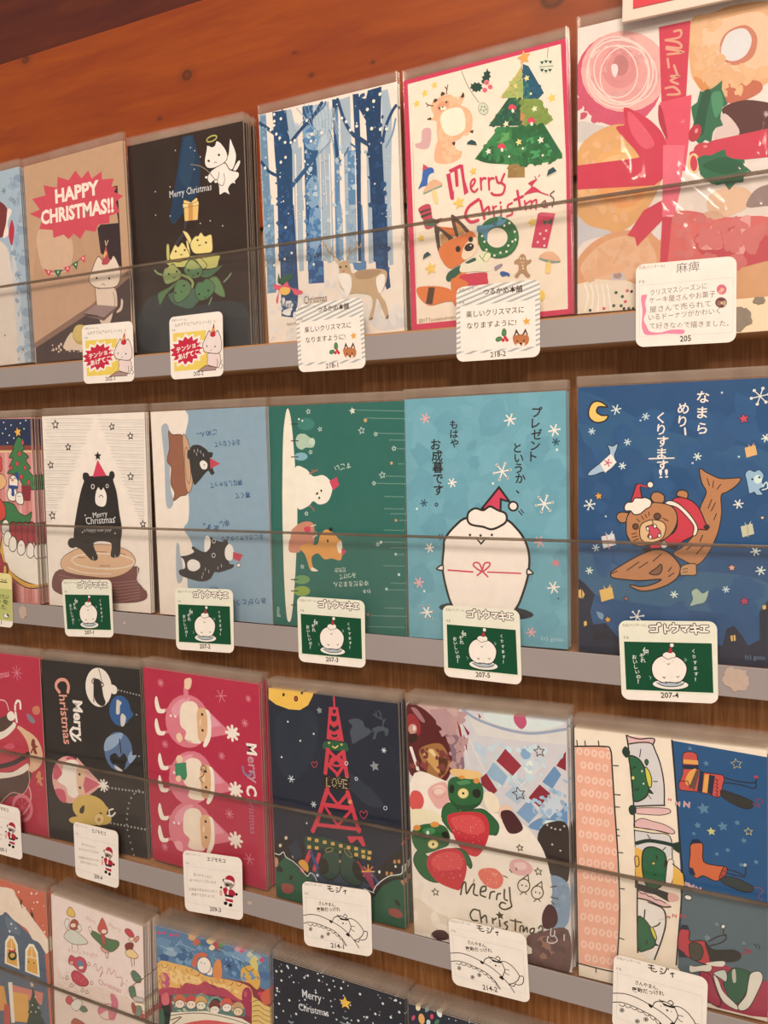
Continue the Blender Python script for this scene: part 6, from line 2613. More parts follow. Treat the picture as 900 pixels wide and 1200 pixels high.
p 14795724 297 1465 440 1465 431 1435 298 1427
b 14795724 340 1058 494 1083 519 1063 467 1040 385 1031 339 1029
b 14795724 327 973 366 1004 421 998 484 990 537 965 528 944 448 950 338 945
k 1971218 8 290 1466 298 1417 306 1321 318 1167 326 1051 327 934 332 797 329 599
k 1971218 7 298 1417 363 1435 422 1437 444 1397 470 1324 487 1221 488 1101
k 1971218 7 294 1467 317 1458 363 1454 408 1464 440 1463 433 1434
k 1971218 8 317 1064 404 1083 490 1099
o 1971218 4 340 1058 494 1083 519 1063 467 1040 385 1031 339 1029
o 1971218 4 327 973 366 1004 421 998 484 990 537 965 528 944 448 950 338 945
l 1971218 5 367 1397 360 1352
l 1971218 5 431 1224 453 1227
l 1971218 4 405 1141 418 1124
b 1992520 302 1345 330 1353 370 1325 401 1247 405 1161 377 1117 326 1098 318 1186 310 1283
o 1971218 7 302 1345 330 1353 370 1325 401 1247 405 1161 377 1117 326 1098 318 1186 310 1283
b 1259053 265 1369 281 1403 302 1388 309 1365 288 1338
b 1259053 298 1056 317 1074 335 1067 337 1033 316 1015 300 1027
b 13817688 388 1298 406 1286 422 1240 419 1192 405 1194 392 1246
o 1971218 5 388 1298 406 1286 422 1240 419 1192 405 1194 392 1246
b 1992520 387 1332 398 1345 407 1330 396 1309
o 1971218 4 387 1332 398 1345 407 1330 396 1309
b 1259053 405 1185 432 1155 409 1156
k 1971218 5 322 1279 332 1295 342 1287
k 1971218 5 332 1169 343 1161 352 1177
k 1971218 5 363 1280 374 1272
k 1971218 5 373 1195 378 1210
e 14936464 323 1229 7 1 0 -10
b 14412525 368 1281 377 1274 370 1267
b 14412525 373 1204 383 1210 380 1197
p 13950440 329 929 515 937 527 833 500 799 332 817
k 15461073 11 329 939 420 940 515 935
k 1971218 5 329 929 420 930 515 928 527 804
k 1971218 4 329 949 421 950 511 941
k 1259053 21 337 857 402 883 492 885 550 876
p 1259053 528 891 568 908 563 840 532 858
l 1971218 5 397 917 413 890
l 1971218 5 478 844 492 861
p 14990940 327 835 369 823 371 657 330 648
b 1992520 369 804 392 842 438 851 487 826 495 759 490 671 435 611 389 621 367 705
o 1971218 7 369 804 392 842 438 851 487 826 495 759 490 671 435 611 389 621 367 705
b 15462125 505 790 531 795 535 738 526 678 512 651 490 651 495 730
o 1971218 4 505 790 531 795 535 738 526 678 512 651 490 651 495 730
p 14990940 531 766 580 728 588 662 526 649
k 1971218 6 527 775 584 728 590 652
d 1971218 5 446 797 436 694
e 12830332 427 758 9 2 0 -8
r 1971218 3 427 758 9 2 0 -8
k 1971218 5 442 808 446 784
o 1971218 5 327 776 345 780 349 736 331 723
k 1971218 5 482 747 491 788 500 780
l 16185335 8 509 1129 511 1141 523 1130 524 1142
l 12729428 4 509 1129 511 1141 523 1130 524 1142
l 16185335 8 546 1109 548 1127 565 1111 567 1128
l 12729428 4 546 1109 548 1127 565 1111 567 1128
l 16185335 8 590 1109 593 1132 615 1111 618 1134
l 12729428 4 590 1109 593 1132 615 1111 618 1134
b 12997970 585 1373 594 1407 629 1416 659 1401 667 1323 723 1312 791 1307 786 1256 769 1188 722 1195 671 1201 601 1198 571 1200 565 1232 585 1292
o 1971218 4 585 1373 594 1407 629 1416 659 1401 667 1323 723 1312 791 1307 786 1256 769 1188 722 1195 671 1201 601 1198 571 1200 565 1232 585 1292
p 14855516 589 1370 663 1374 665 1351 589 1348
p 1386056 587 1342 666 1349 668 1325 589 1316
b 14855516 597 1251 620 1307 654 1323 619 1231
p 6573124 619 1226 654 1321 672 1316 645 1206
p 1386056 658 1204 672 1316 693 1312 684 1203
p 14855516 684 1203 697 1303 719 1304 709 1202
p 1386056 709 1202 719 1304 748 1301 735 1194
l 1971218 4 567 1247 610 1253 623 1213
k 1971218 4 750 1283 761 1280 757 1270
k 1971218 4 750 1262 761 1259 757 1249
k 1971218 4 750 1242 761 1239 756 1229
k 1971218 4 750 1221 761 1218 756 1208
k 1971218 4 749 1201 760 1198 756 1188
k 1971218 5 791 1298 857 1289 940 1292 950 1326
k 1971218 5 795 1271 866 1272 940 1262 948 1293
e 11680862 948 1324 10 1 0 -8
b 2633520 778 1227 840 1218 907 1200 935 1182 923 1152 873 1149 790 1187
o 1971218 4 778 1227 840 1218 907 1200 935 1182 923 1152 873 1149 790 1187
k 8665698 4 931 1181 964 1163 948 1206 980 1202 964 1181 935 1172
q 11777413 854 1381 28 3 10
s 12832655 728 993 24 8
q 12830332 911 1024 21 3 8
b 13266503 625 904 682 919 687 820 754 809 788 807 771 742 745 722 685 739 650 718 615 763 620 851
o 1971218 5 625 904 682 919 687 820 754 809 788 807 771 742 745 722 685 739 650 718 615 763 620 851
p 861773 621 906 630 931 660 939 686 920
p 861773 615 773 633 772 648 734 619 731 611 748
b 11684672 788 807 806 801 788 740 766 741
o 1971218 4 788 807 806 801 788 740 766 741
l 1971218 4 784 787 796 782
l 1971218 4 777 762 792 760
l 1971218 4 766 736 781 734
k 1971218 5 801 800 855 792 893 785 897 832
k 1971218 5 805 777 855 773 895 773
e 11322055 893 839 8 2 0 -9
b 3162179 779 748 838 760 905 741 934 723 921 697 871 692 787 717
o 1971218 4 779 748 838 760 905 741 934 723 921 697 871 692 787 717
k 8670572 4 934 723 963 729 979 714 958 682 975 667
l 16185335 8 595 670 596 681 606 671 608 682
l 12729428 4 595 670 596 681 606 671 608 682
l 16185335 8 614 657 616 674 634 659 635 676
l 12729428 4 614 657 616 674 634 659 635 676
l 16185335 8 648 646 650 666 669 649 671 668
l 12729428 4 648 646 650 666 669 649 671 668
e 15464439 607 601 19 -2 -3 -14
r 1971218 5 607 601 19 -2 -3 -14
p 1975847 339 626 426 619 507 606 507 553 435 581 343 582
b 14333621 507 606 552 601 556 573 507 557
b 14795724 343 587 416 573 489 549 515 535 488 516 416 523 342 557
k 1971218 5 343 587 361 571 380 575 398 564 416 563 434 552 462 553 489 544
k 1971218 8 338 541 398 539 470 520 515 528
p 15199986 337 526 397 529 475 507 488 446 478 355 430 205 403 193 338 233
k 1971218 8 397 529 475 507 489 436 468 333 426 204
k 1971218 8 339 640 336 452 336 222
l 1971218 7 378 481 373 430
k 1971218 7 423 392 446 407 458 424
b 1992520 339 422 369 429 401 396 432 344 427 284 385 249 339 243
o 1971218 6 339 422 369 429 401 396 432 344 427 284 385 249 339 243
b 13817688 405 388 423 382 439 336 432 320 414 350
o 1971218 5 405 388 423 382 439 336 432 320 414 350
p 1259053 427 304 457 289 427 284
e 1971218 385 294 5 1 0 -9
l 12729428 4 497 461 499 472 509 462 511 473
l 12729428 4 525 471 527 488 543 474 544 490
l 12729428 4 566 477 569 499 590 480 592 502
d 1971218 2 456 440 465 445 474 450 483 456
b 11942989 563 409 612 415 614 357 691 371 716 276 703 243 646 249 611 260 584 268 551 304
o 1971218 6 563 409 612 415 614 357 691 371 716 276 703 243 646 249 611 260 584 268 551 304
p 860221 563 412 573 440 604 443 612 417
p 860221 554 299 585 282 602 257 553 250
b 4342843 611 299 612 338 643 355 673 343 682 306 668 264 637 251 618 266
o 1971218 5 611 299 612 338 643 355 673 343 682 306 668 264 637 251 618 266
k 1971218 6 708 375 760 416 799 434
k 1971218 6 717 353 768 380 798 411 794 433
l 1971218 5 786 436 784 465
e 14937837 784 477 11 3 0 -12
r 1971218 4 784 477 11 3 0 -12
b 1975847 691 371 717 343 751 337 836 358 870 342 861 311 819 287 768 279 725 268
o 1971218 4 691 371 717 343 751 337 836 358 870 342 861 311 819 287 768 279 725 268
k 9845592 7 874 343 904 369 887 375 920 373 904 355
k 1971218 4 933 414 945 407 947 394
k 1971218 4 947 419 960 411 962 394
p 10628948 663 214 785 264 969 225 1002 224 1002 26 919 12 749 13 680 141
b 14674148 611 216 637 217 699 242 725 239 716 208 663 195 615 177
o 1971218 3 611 216 637 217 699 242 725 239 716 208 663 195 615 177
b 10628948 663 185 716 189 750 101 771 48 749 18 680 63
o 1971218 5 663 185 716 189 750 101 771 48 749 18 680 63
b 1990216 819 244 853 262 920 250 911 182 877 96 852 61 818 80 784 148 793 189
o 1971218 4 819 244 853 262 920 250 911 182 877 96 852 61 818 80 784 148 793 189
b 14674148 733 193 759 171 784 110 852 51 848 26 784 52 750 120
o 1971218 4 733 193 759 171 784 110 852 51 848 26 784 52 750 120
b 14674148 920 250 961 270 978 237 953 155 911 58 869 27 856 52 894 120 907 200
o 1971218 4 920 250 961 270 978 237 953 155 911 58 869 27 856 52 894 120 907 200
b 12900570 733 203 785 235 802 211 797 171 767 183
o 1971218 4 733 203 785 235 802 211 797 171 767 183
b 14674148 699 252 785 283 781 253 716 242
b 12568515 827 236 843 250 846 184 831 180
"""),
'D1': (1000, 1480, 13202015, """
p 5729928 -101 1192 410 1191 510 1203 958 997 982 345 1130 -559 -273 -1077
b 15459803 -132 1259 541 1425 666 1359 847 1215 1009 1069 979 956 898 1028 820 1043 761 1111 652 1143 588 1163 510 1203 407 1142 -153 981
p 15726062 471 736 489 934 537 1001 595 1009 639 949 649 731
p 14726497 496 749 511 928 552 980 585 983 618 926 626 748
l 15726062 8 505 878 619 890
l 15726062 7 568 973 562 887
p 15726062 714 730 731 926 778 991 833 1000 877 941 887 725
p 14726497 738 743 753 919 792 971 824 974 857 917 865 743
l 15726062 8 746 870 858 882
l 15726062 7 808 964 802 879
p 15726062 219 729 238 930 289 998 348 1007 394 946 404 724
p 14726497 246 743 262 924 304 978 338 980 372 922 380 742
l 15726062 9 255 874 373 886
l 15726062 7 320 970 314 883
r 2049080 23 570 833 43 11 -2 -34
b 12729414 524 877 570 877 612 906 602 874 569 869 536 853
d 5453340 8 764 828 826 833
b 6783131 507 1167 635 1127 677 1042 533 1053
p 13798016 500 563 919 598 896 485 512 493
p 14726497 537 500 741 535 734 281 561 240
p 15726062 501 575 551 589 560 228 518 215
p 14329435 297 505 448 523 484 314 279 253
p 12735829 437 362 504 369 501 197 425 174
b 2311230 794 610 825 547 813 538 864 476 840 462 892 412 875 395 926 328 928 233 686 157 709 273 739 366 723 368 765 446 744 446 781 535
s 14862252 790 635 28 8
d 14805439 8 824 535 784 452 821 403 764 386 855 449 824 541
k 8666159 8 683 1375 696 1331 717 1289
k 5454126 8 813 1300 834 1258 859 1206
d 15724265 11 742 1249
d 15724265 9 749 1270
d 15724265 9 625 1239
d 15724265 7 899 1460
d 15724265 10 576 1113
d 15724265 11 550 1041
d 15724265 6 828 1249
d 15724265 6 550 1214
d 15724265 6 635 1343
d 15724265 10 750 1296
d 15724265 8 769 1225
d 15724265 7 835 1310
d 15724265 10 966 1141
d 15724265 7 858 1368
d 15724265 10 682 1419
d 15724265 8 712 1133
d 15724265 5 952 1193
d 15724265 8 627 1087
d 15724265 6 972 1365
d 15724265 7 813 1184
d 15724265 11 587 1298
d 15724265 7 884 1448
d 15724265 10 600 1404
d 15724265 8 621 1220
d 15724265 6 623 1154
d 15724265 8 835 1437
d 15724265 11 644 1335
d 15724265 10 899 1382
d 15724265 10 640 1287
d 15724265 11 835 1443
b 7617583 694 1354 721 1355 710 1311 692 1318
b 5454126 811 1270 842 1272 845 1238 820 1237
"""),
'D2': (994, 1481, 15196381, """
b 15460073 40 1462 501 1463 974 1464 1040 920 479 849 75 836
b 13885919 134 1161 198 1235 287 1238 404 1188 343 1148 238 1123 163 1135
o 7619903 5 134 1161 198 1235 287 1238 404 1188 343 1148 238 1123 163 1135
b 11165519 207 1282 246 1332 298 1330 304 1276 250 1244 206 1248
o 7619903 5 207 1282 246 1332 298 1330 304 1276 250 1244 206 1248
b 14862191 173 1368 213 1429 264 1398 262 1359 202 1348
o 7619903 5 173 1368 213 1429 264 1398 262 1359 202 1348
e 15458774 244 1282 33 9 -1 -20
r 7619903 4 244 1282 33 9 -1 -20
b 14936813 146 1277 171 1317 201 1314 191 1267 167 1226
o 7619903 4 146 1277 171 1317 201 1314 191 1267 167 1226
k 7619903 5 226 1119 224 1074
k 7619903 5 286 1126 297 1090
b 14936813 293 1295 327 1305 336 1268 303 1248
o 7619903 4 293 1295 327 1305 336 1268 303 1248
b 5668957 437 1291 495 1297 566 1284 637 1282 736 1289 735 1245 662 1181 591 1182 521 1216 450 1251
o 7619903 5 437 1291 495 1297 566 1284 637 1282 736 1289 735 1245 662 1181 591 1182 521 1216 450 1251
b 13197402 517 1325 541 1386 569 1432 599 1402 625 1333 567 1295
o 7619903 5 517 1325 541 1386 569 1432 599 1402 625 1333 567 1295
e 15458774 585 1327 32 9 -1 -20
r 7619903 4 585 1327 32 9 -1 -20
b 11690078 552 1291 595 1292 592 1215 557 1238
o 7619903 4 552 1291 595 1292 592 1215 557 1238
b 14331307 549 1191 634 1172 604 1153 555 1160
o 7619903 4 549 1191 634 1172 604 1153 555 1160
k 7619903 6 590 1149 606 1109
k 7619903 6 626 1159 617 1113
b 15461101 415 1307 438 1325 451 1295 439 1270
o 7619903 4 415 1307 438 1325 451 1295 439 1270
b 12733529 808 1385 823 1416 871 1419 904 1380 863 1358
o 7619903 5 808 1385 823 1416 871 1419 904 1380 863 1358
b 8667455 805 1277 847 1311 895 1314 873 1254 824 1234
o 7619903 5 805 1277 847 1311 895 1314 873 1254 824 1234
b 15390887 810 1230 873 1265 938 1235 913 1201 830 1193
o 7619903 5 810 1230 873 1265 938 1235 913 1201 830 1193
e 15458774 873 1345 28 8 -1 -18
r 7619903 4 873 1345 28 8 -1 -18
k 7619903 6 864 1192 876 1126
k 7619903 6 899 1197 897 1143
b 13800851 904 1359 945 1392 951 1367 916 1331
o 7619903 4 904 1359 945 1392 951 1367 916 1331
b 12732515 205 854 244 900 319 900 399 858 375 811 300 787 225 804
o 7619903 5 205 854 244 900 319 900 399 858 375 811 300 787 225 804
b 12996973 180 976 211 1020 264 1013 309 1037 368 1027 384 976 349 915 290 914 231 941 186 938
o 7619903 5 180 976 211 1020 264 1013 309 1037 368 1027 384 976 349 915 290 914 231 941 186 938
b 6850986 281 990 323 1008 354 978 328 948 284 951
e 15458774 321 948 30 9 -1 -16
r 7619903 4 321 948 30 9 -1 -16
e 14855595 213 956 24 7 -1 -18
r 7619903 4 213 956 24 7 -1 -18
o 7619903 4 139 797 159 833 173 810
o 7619903 4 182 742 202 778 216 755
o 7619903 4 310 743 329 779 343 756
o 7619903 4 362 743 381 778 395 756
o 7619903 4 417 839 436 874 450 851
o 7619903 4 393 988 412 1022 426 1000
k 12747662 5 455 998 485 1029 498 977 527 998 550 1027 556 995 525 931 563 986
k 12747662 5 598 975 629 1040 649 991 686 1035 705 986 740 997 768 995 752 925 781 967
t 12747662 508 870 242 51 -1 0 Christmas
t 14138553 190 1041 331 39 91 0 Holy Night
t 14138553 396 1368 102 43 -28 0 Merry
t 14138553 641 1381 126 42 -36 0 Merry
b 5735536 861 1067 896 1100 963 1067 955 1021 893 1013
o 7619903 5 861 1067 896 1100 963 1067 955 1021 893 1013
b 5735536 836 941 892 969 910 888 889 860 848 879
o 7619903 5 836 941 892 969 910 888 889 860 848 879
b 12830663 889 887 985 902 977 867 888 854
o 7619903 4 889 887 985 902 977 867 888 854
b 15462107 874 834 1004 860 996 798 887 805
o 7619903 4 874 834 1004 860 996 798 887 805
b 8756110 873 790 956 828 961 754 898 733
o 7619903 5 873 790 956 828 961 754 898 733
b 11690073 860 818 894 824 899 766 872 751
o 7619903 5 860 818 894 824 899 766 872 751
l 7619903 7 878 976 1004 1077
k 7619903 4 1004 1077 1008 984 993 937
b 13197402 961 765 1029 777 1028 733 967 729
o 7619903 5 961 765 1029 777 1028 733 967 729
d 12820637 4 132 755
d 12820637 3 250 777
d 12820637 3 57 677
d 12820637 4 128 671
d 12820637 4 325 828
d 12820637 5 103 729
d 12820637 4 223 748
d 12820637 4 74 697
d 12820637 5 157 856
d 12820637 5 207 747
d 12820637 4 283 734
d 12820637 5 314 830
d 12820637 3 341 901
d 12820637 4 122 675
d 12820637 4 259 839
d 12820637 4 182 806
d 12820637 4 241 724
d 12820637 5 351 768
d 12820637 5 274 868
d 12820637 4 362 762
d 12820637 5 288 864
d 12820637 3 242 836
d 12820637 3 326 736
d 12820637 3 314 836
d 12820637 5 149 719
d 12820637 3 69 722
d 12820637 5 288 842
d 12820637 5 370 837
d 12820637 4 159 848
d 12820637 4 68 798
d 12820637 3 255 864
d 12820637 5 336 860
d 12820637 4 344 851
d 12820637 4 223 765
d 12820637 5 235 774
d 12820637 5 220 803
d 12820637 5 134 800
d 12820637 3 224 783
d 12820637 3 189 766
d 12820637 3 253 777
d 12820637 4 258 809
d 12820637 5 168 737
d 12820637 4 66 823
d 12820637 4 366 881
d 12820637 4 248 832
d 12820637 4 158 795
d 12820637 5 154 792
d 12820637 5 63 729
d 12820637 5 158 822
d 12820637 4 135 821
d 12820637 3 283 882
d 12820637 4 161 711
d 12820637 3 333 885
d 12820637 4 263 734
d 12820637 4 131 832
d 12820637 5 115 702
d 12820637 5 117 799
d 12820637 4 260 748
d 12820637 5 99 791
d 12820637 4 145 795
d 12820637 4 974 954
d 12820637 5 1065 983
d 12820637 5 803 959
d 12820637 3 981 922
d 12820637 4 933 1047
d 12820637 3 965 1107
d 12820637 4 874 884
d 12820637 3 840 899
d 12820637 2 977 1086
d 12820637 3 1048 1091
d 12820637 3 1076 959
d 12820637 4 1072 1028
d 12820637 4 852 872
d 12820637 3 1071 953
d 12820637 3 902 1055
d 12820637 4 815 999
d 12820637 3 794 910
d 12820637 4 883 908
d 12820637 4 887 982
d 12820637 3 808 850
d 12820637 2 1010 943
d 12820637 4 1024 1050
d 12820637 3 800 1049
d 12820637 4 1072 1101
d 12820637 3 1061 939
d 12820637 4 898 977
d 12820637 4 825 905
d 12820637 5 1046 1127
d 12820637 4 823 992
d 12820637 5 1061 1067
d 12820637 3 955 1040
d 12820637 3 850 1058
d 12820637 3 992 905
d 12820637 4 806 847
d 12820637 4 915 1044
d 12820637 3 1034 1034
d 12820637 3 808 863
d 12820637 3 936 921
d 12820637 4 1004 919
d 12820637 3 1025 1106
d 14138553 3 475 740
d 14138553 3 693 888
d 14138553 4 821 918
d 14138553 4 582 820
d 14138553 3 460 747
d 14138553 3 482 826
d 14138553 4 557 772
d 14138553 5 426 787
d 14138553 4 401 747
d 14138553 4 672 859
d 14138553 5 599 808
d 14138553 3 638 865
d 14138553 3 797 886
d 14138553 4 797 878
d 14138553 3 769 895
d 14138553 4 769 907
d 14138553 4 417 746
d 14138553 4 798 855
d 14138553 4 464 809
d 14138553 5 606 861
d 14138553 3 603 805
d 14138553 3 486 829
d 14138553 4 495 795
d 14138553 3 747 835
d 14138553 4 555 837
d 14138553 4 811 915
d 14138553 4 512 836
d 14138553 4 530 828
d 14138553 4 479 791
d 14138553 3 563 802
d 14138553 3 418 800
d 14138553 5 610 837
d 14138553 5 602 804
d 14138553 3 403 802
d 14138553 4 549 799
d 14138553 3 532 758
d 14138553 5 750 895
d 14138553 5 386 711
d 14138553 3 816 884
d 14138553 3 808 893
d 14138553 4 647 837
d 14138553 4 445 806
d 14138553 4 580 848
d 14138553 4 700 835
d 14138553 3 553 819
d 14138553 3 463 783
d 14138553 4 700 835
d 14138553 4 383 764
d 14138553 5 414 720
d 14138553 3 601 804
b 13796509 636 822 679 836 719 783 703 701 672 624 615 616 602 679 514 616 493 648 531 700 618 706 648 749
r 12214400 5 602 667 93 31 -2 -67
b 12996963 135 621 174 662 219 643 194 595 149 591
o 7619903 5 135 621 174 662 219 643 194 595 149 591
b 5735536 292 587 338 631 382 606 336 576
o 7619903 5 292 587 338 631 382 606 336 576
b 14936813 195 601 265 669 324 654 276 571 216 562
o 7619903 4 195 601 265 669 324 654 276 571 216 562
b 11690063 195 426 228 486 303 489 347 470
o 7619903 5 195 426 228 486 303 489 347 470
"""),
'D3': (1010, 1481, 8794953, """
b 5801395 -13 1474 330 1506 993 1491 1021 1239 854 1241 643 1221 452 1195 14 1192
b 6854596 -36 1337 37 1397 132 1391 103 1327 15 1313
b 4419490 149 1285 232 1355 340 1348 307 1274 207 1258
b 9418197 63 1288 123 1339 201 1334 177 1280 105 1269
b 4682668 567 1318 656 1395 772 1387 737 1305 630 1287
b 7972043 692 1418 768 1484 868 1477 838 1406 746 1391
b 9023952 810 1412 874 1469 959 1463 933 1402 855 1390
b 5599624 491 1427 547 1475 621 1470 599 1418 531 1407
b 4682668 896 1309 949 1356 1019 1352 998 1301 934 1290
b 3563931 2 1225 50 1266 113 1262 94 1219 36 1210
b 4552878 645 1268 711 1326 798 1320 772 1259 692 1245
b 4419490 410 1443 455 1481 515 1477 497 1435 442 1427
k 10865640 5 36 1330 151 1322 211 1384 365 1373
k 10865640 5 652 1420 731 1404 796 1386
k 9945827 5 572 1435 678 1414 729 1370
b 12735869 17 1442 57 1437 98 1458 91 1430 57 1432 21 1412
b 12735869 132 1451 172 1446 213 1467 206 1439 172 1441 136 1421
b 13806982 305 1459 343 1498 378 1479 355 1446 322 1442
b 13796499 410 1501 442 1534 471 1518 451 1490 424 1486
b 12741466 345 1427 383 1467 418 1448 395 1415 362 1410
b 14337945 471 1469 508 1508 543 1489 520 1456 488 1452
b 11685470 524 1447 561 1486 595 1467 573 1434 541 1430
b 5538402 383 1413 409 1440 433 1427 418 1404 395 1401
b 6656876 574 1464 602 1494 628 1479 611 1455 587 1451
b 14934463 491 1421 519 1451 546 1437 528 1412 504 1408
b 13802681 718 1470 748 1502 776 1487 758 1459 732 1456
b 12740499 762 1464 787 1490 810 1477 795 1455 774 1452
b 12735869 930 1436 954 1462 976 1450 961 1428 941 1425
b 12833987 824 1450 852 1479 877 1465 860 1441 837 1437
b 6656876 473 1498 495 1522 517 1510 503 1490 483 1488
b 13883559 857 1424 889 1459 920 1442 900 1413 872 1409
b 12760430 292 1485 316 1510 338 1498 323 1478 303 1475
b 14859891 7 1190 174 1220 329 1223 452 1195 616 1214 775 1221 852 1195 848 1102 664 1099 477 1143 235 1033 2 971
b 15389849 28 1171 243 1178 450 1160 667 1169 771 1128 477 1143 166 1062
k 8674869 5 115 1185 128 1162 157 1169 176 1198
k 8674869 5 272 1206 285 1184 314 1191 332 1219
k 8674869 5 342 1194 354 1172 383 1179 401 1207
k 8674869 5 561 1198 574 1175 601 1182 618 1210
k 8674869 5 642 1201 654 1179 681 1186 698 1213
k 8674869 5 722 1216 735 1194 761 1201 778 1228
k 8674869 5 43 1185 56 1162 85 1169 104 1198
b 13267546 330 1247 355 1324 420 1369 474 1365 459 1344 390 1321 365 1244
e 15594482 442 1275 63 25 10 -61
r 8675160 5 442 1275 63 25 10 -61
b 15726583 455 1255 511 1280 508 1221 467 1211
d 1776925 5 419 1292 450 1291
b 14325083 524 1272 554 1338 595 1348 596 1221 528 1203
e 13262919 565 1282 11 3 0 -9
l 8674869 5 582 1345 590 1376
f 2112353 661 1324 30 6 7 10 0
f 3496067 261 1253 21 5 6 0 0
b 14333276 765 1287 780 1337 860 1379 911 1358 933 1284 905 1209 841 1238 776 1244
k 5529161 6 782 1383 832 1327 885 1363 914 1427
b 13881222 848 1399 889 1443 919 1394 904 1345
b 11683687 2 971 106 1017 207 1037 267 1094 379 1106 450 1160 517 1124 613 1143 717 1102 769 1081 742 1074 555 1070 417 1045 219 992 14 926
e 12476553 62 1059 55 22 10 -63
e 13800875 52 1081 21 5 -1 -24
e 10630237 813 1133 45 12 -3 -70
p 10630237 770 1104 848 1102 843 986 778 991
e 12738688 801 1147 13 4 -1 -23
p 5735556 132 969 347 1026 472 1048 609 1061 794 1042 790 972 123 810
r 7775653 15 407 983 59 16 -3 -60
e 2771267 531 993 58 16 -3 -59
r 7775653 15 531 993 58 16 -3 -59
m 7183302 80 3 8 29 16 -3 1405 325 1411 991 1434 984 1275 643 1233 0 1201
m 14333299 60 4 8 24 12 14 1180 452 1195 826 1188 771 1128 450 1148 3 983
m 11161191 40 5 8 24 14 16 963 449 1136 717 1090 556 1082
m 12832702 50 6 7 19 25 131 957 767 1046 765 988 139 839
f 2112353 661 1324 30 6 7 10 0
b 13267546 330 1247 355 1324 420 1369 474 1365 459 1344 390 1321 365 1244
e 15594482 442 1275 63 25 10 -61
r 8675160 5 442 1275 63 25 10 -61
d 1776925 5 419 1292 450 1291
b 14325083 524 1272 554 1338 595 1348 596 1221 528 1203
b 13267541 149 914 163 963 204 989 244 982 253 942
e 15459803 200 909 46 12 -2 -34
r 5454137 5 200 909 46 12 -2 -34
d 1776925 5 183 911 212 916
b 12734037 257 937 271 986 311 1011 350 1005 359 964
e 15459803 307 933 45 12 -2 -34
r 5454137 5 307 933 45 12 -2 -34
d 1776925 5 291 934 319 939
b 13806702 349 956 363 1005 403 1029 441 1023 450 983
e 14936795 399 951 45 12 -2 -34
r 5454137 5 399 951 45 12 -2 -34
d 1776925 5 382 953 410 958
b 7617599 473 954 487 1002 526 1027 564 1021 573 981
e 15462121 522 950 44 12 -2 -33
r 5454137 5 522 950 44 12 -2 -33
d 1776925 4 506 951 533 956
b 13787221 584 1002 597 1050 636 1074 673 1068 682 1029
e 15724269 633 998 43 12 -2 -33
r 5454137 5 633 998 43 12 -2 -33
d 1776925 4 617 999 644 1004
b 12756608 685 1000 698 1048 736 1072 772 1066 781 1027
e 14932158 732 996 43 12 -1 -33
r 5454137 5 732 996 43 12 -1 -33
d 1776925 4 716 997 743 1002
p 15198943 110 818 439 921 763 952 867 924 89 703
k 6573129 6 108 794 297 864 465 905 656 922 814 921
b 13787496 206 749 435 849 654 887 761 894 205 724
k 6573129 7 106 757 209 810 119 724
p 14337921 857 1150 1015 1102 1010 964 847 930
k 8674869 5 861 1106 914 1132 965 1111 1011 1112
k 8674869 5 860 1069 913 1092 963 1073 1009 1073
k 8674869 5 858 1032 911 1053 962 1035 1007 1034
k 8674869 5 857 995 909 1014 960 997 1006 995
k 8674869 5 855 957 908 974 958 959 1004 956
b 13264725 929 1170 982 1229 1021 1239 1017 1148 965 1111
b 12731242 910 1187 937 1206 942 1173 916 1166
b 2044211 23 831 85 896 110 831 90 728 31 699
b 13791877 29 930 89 970 99 888 39 860
b 4419681 7 802 37 823 46 716 2 703
"""),
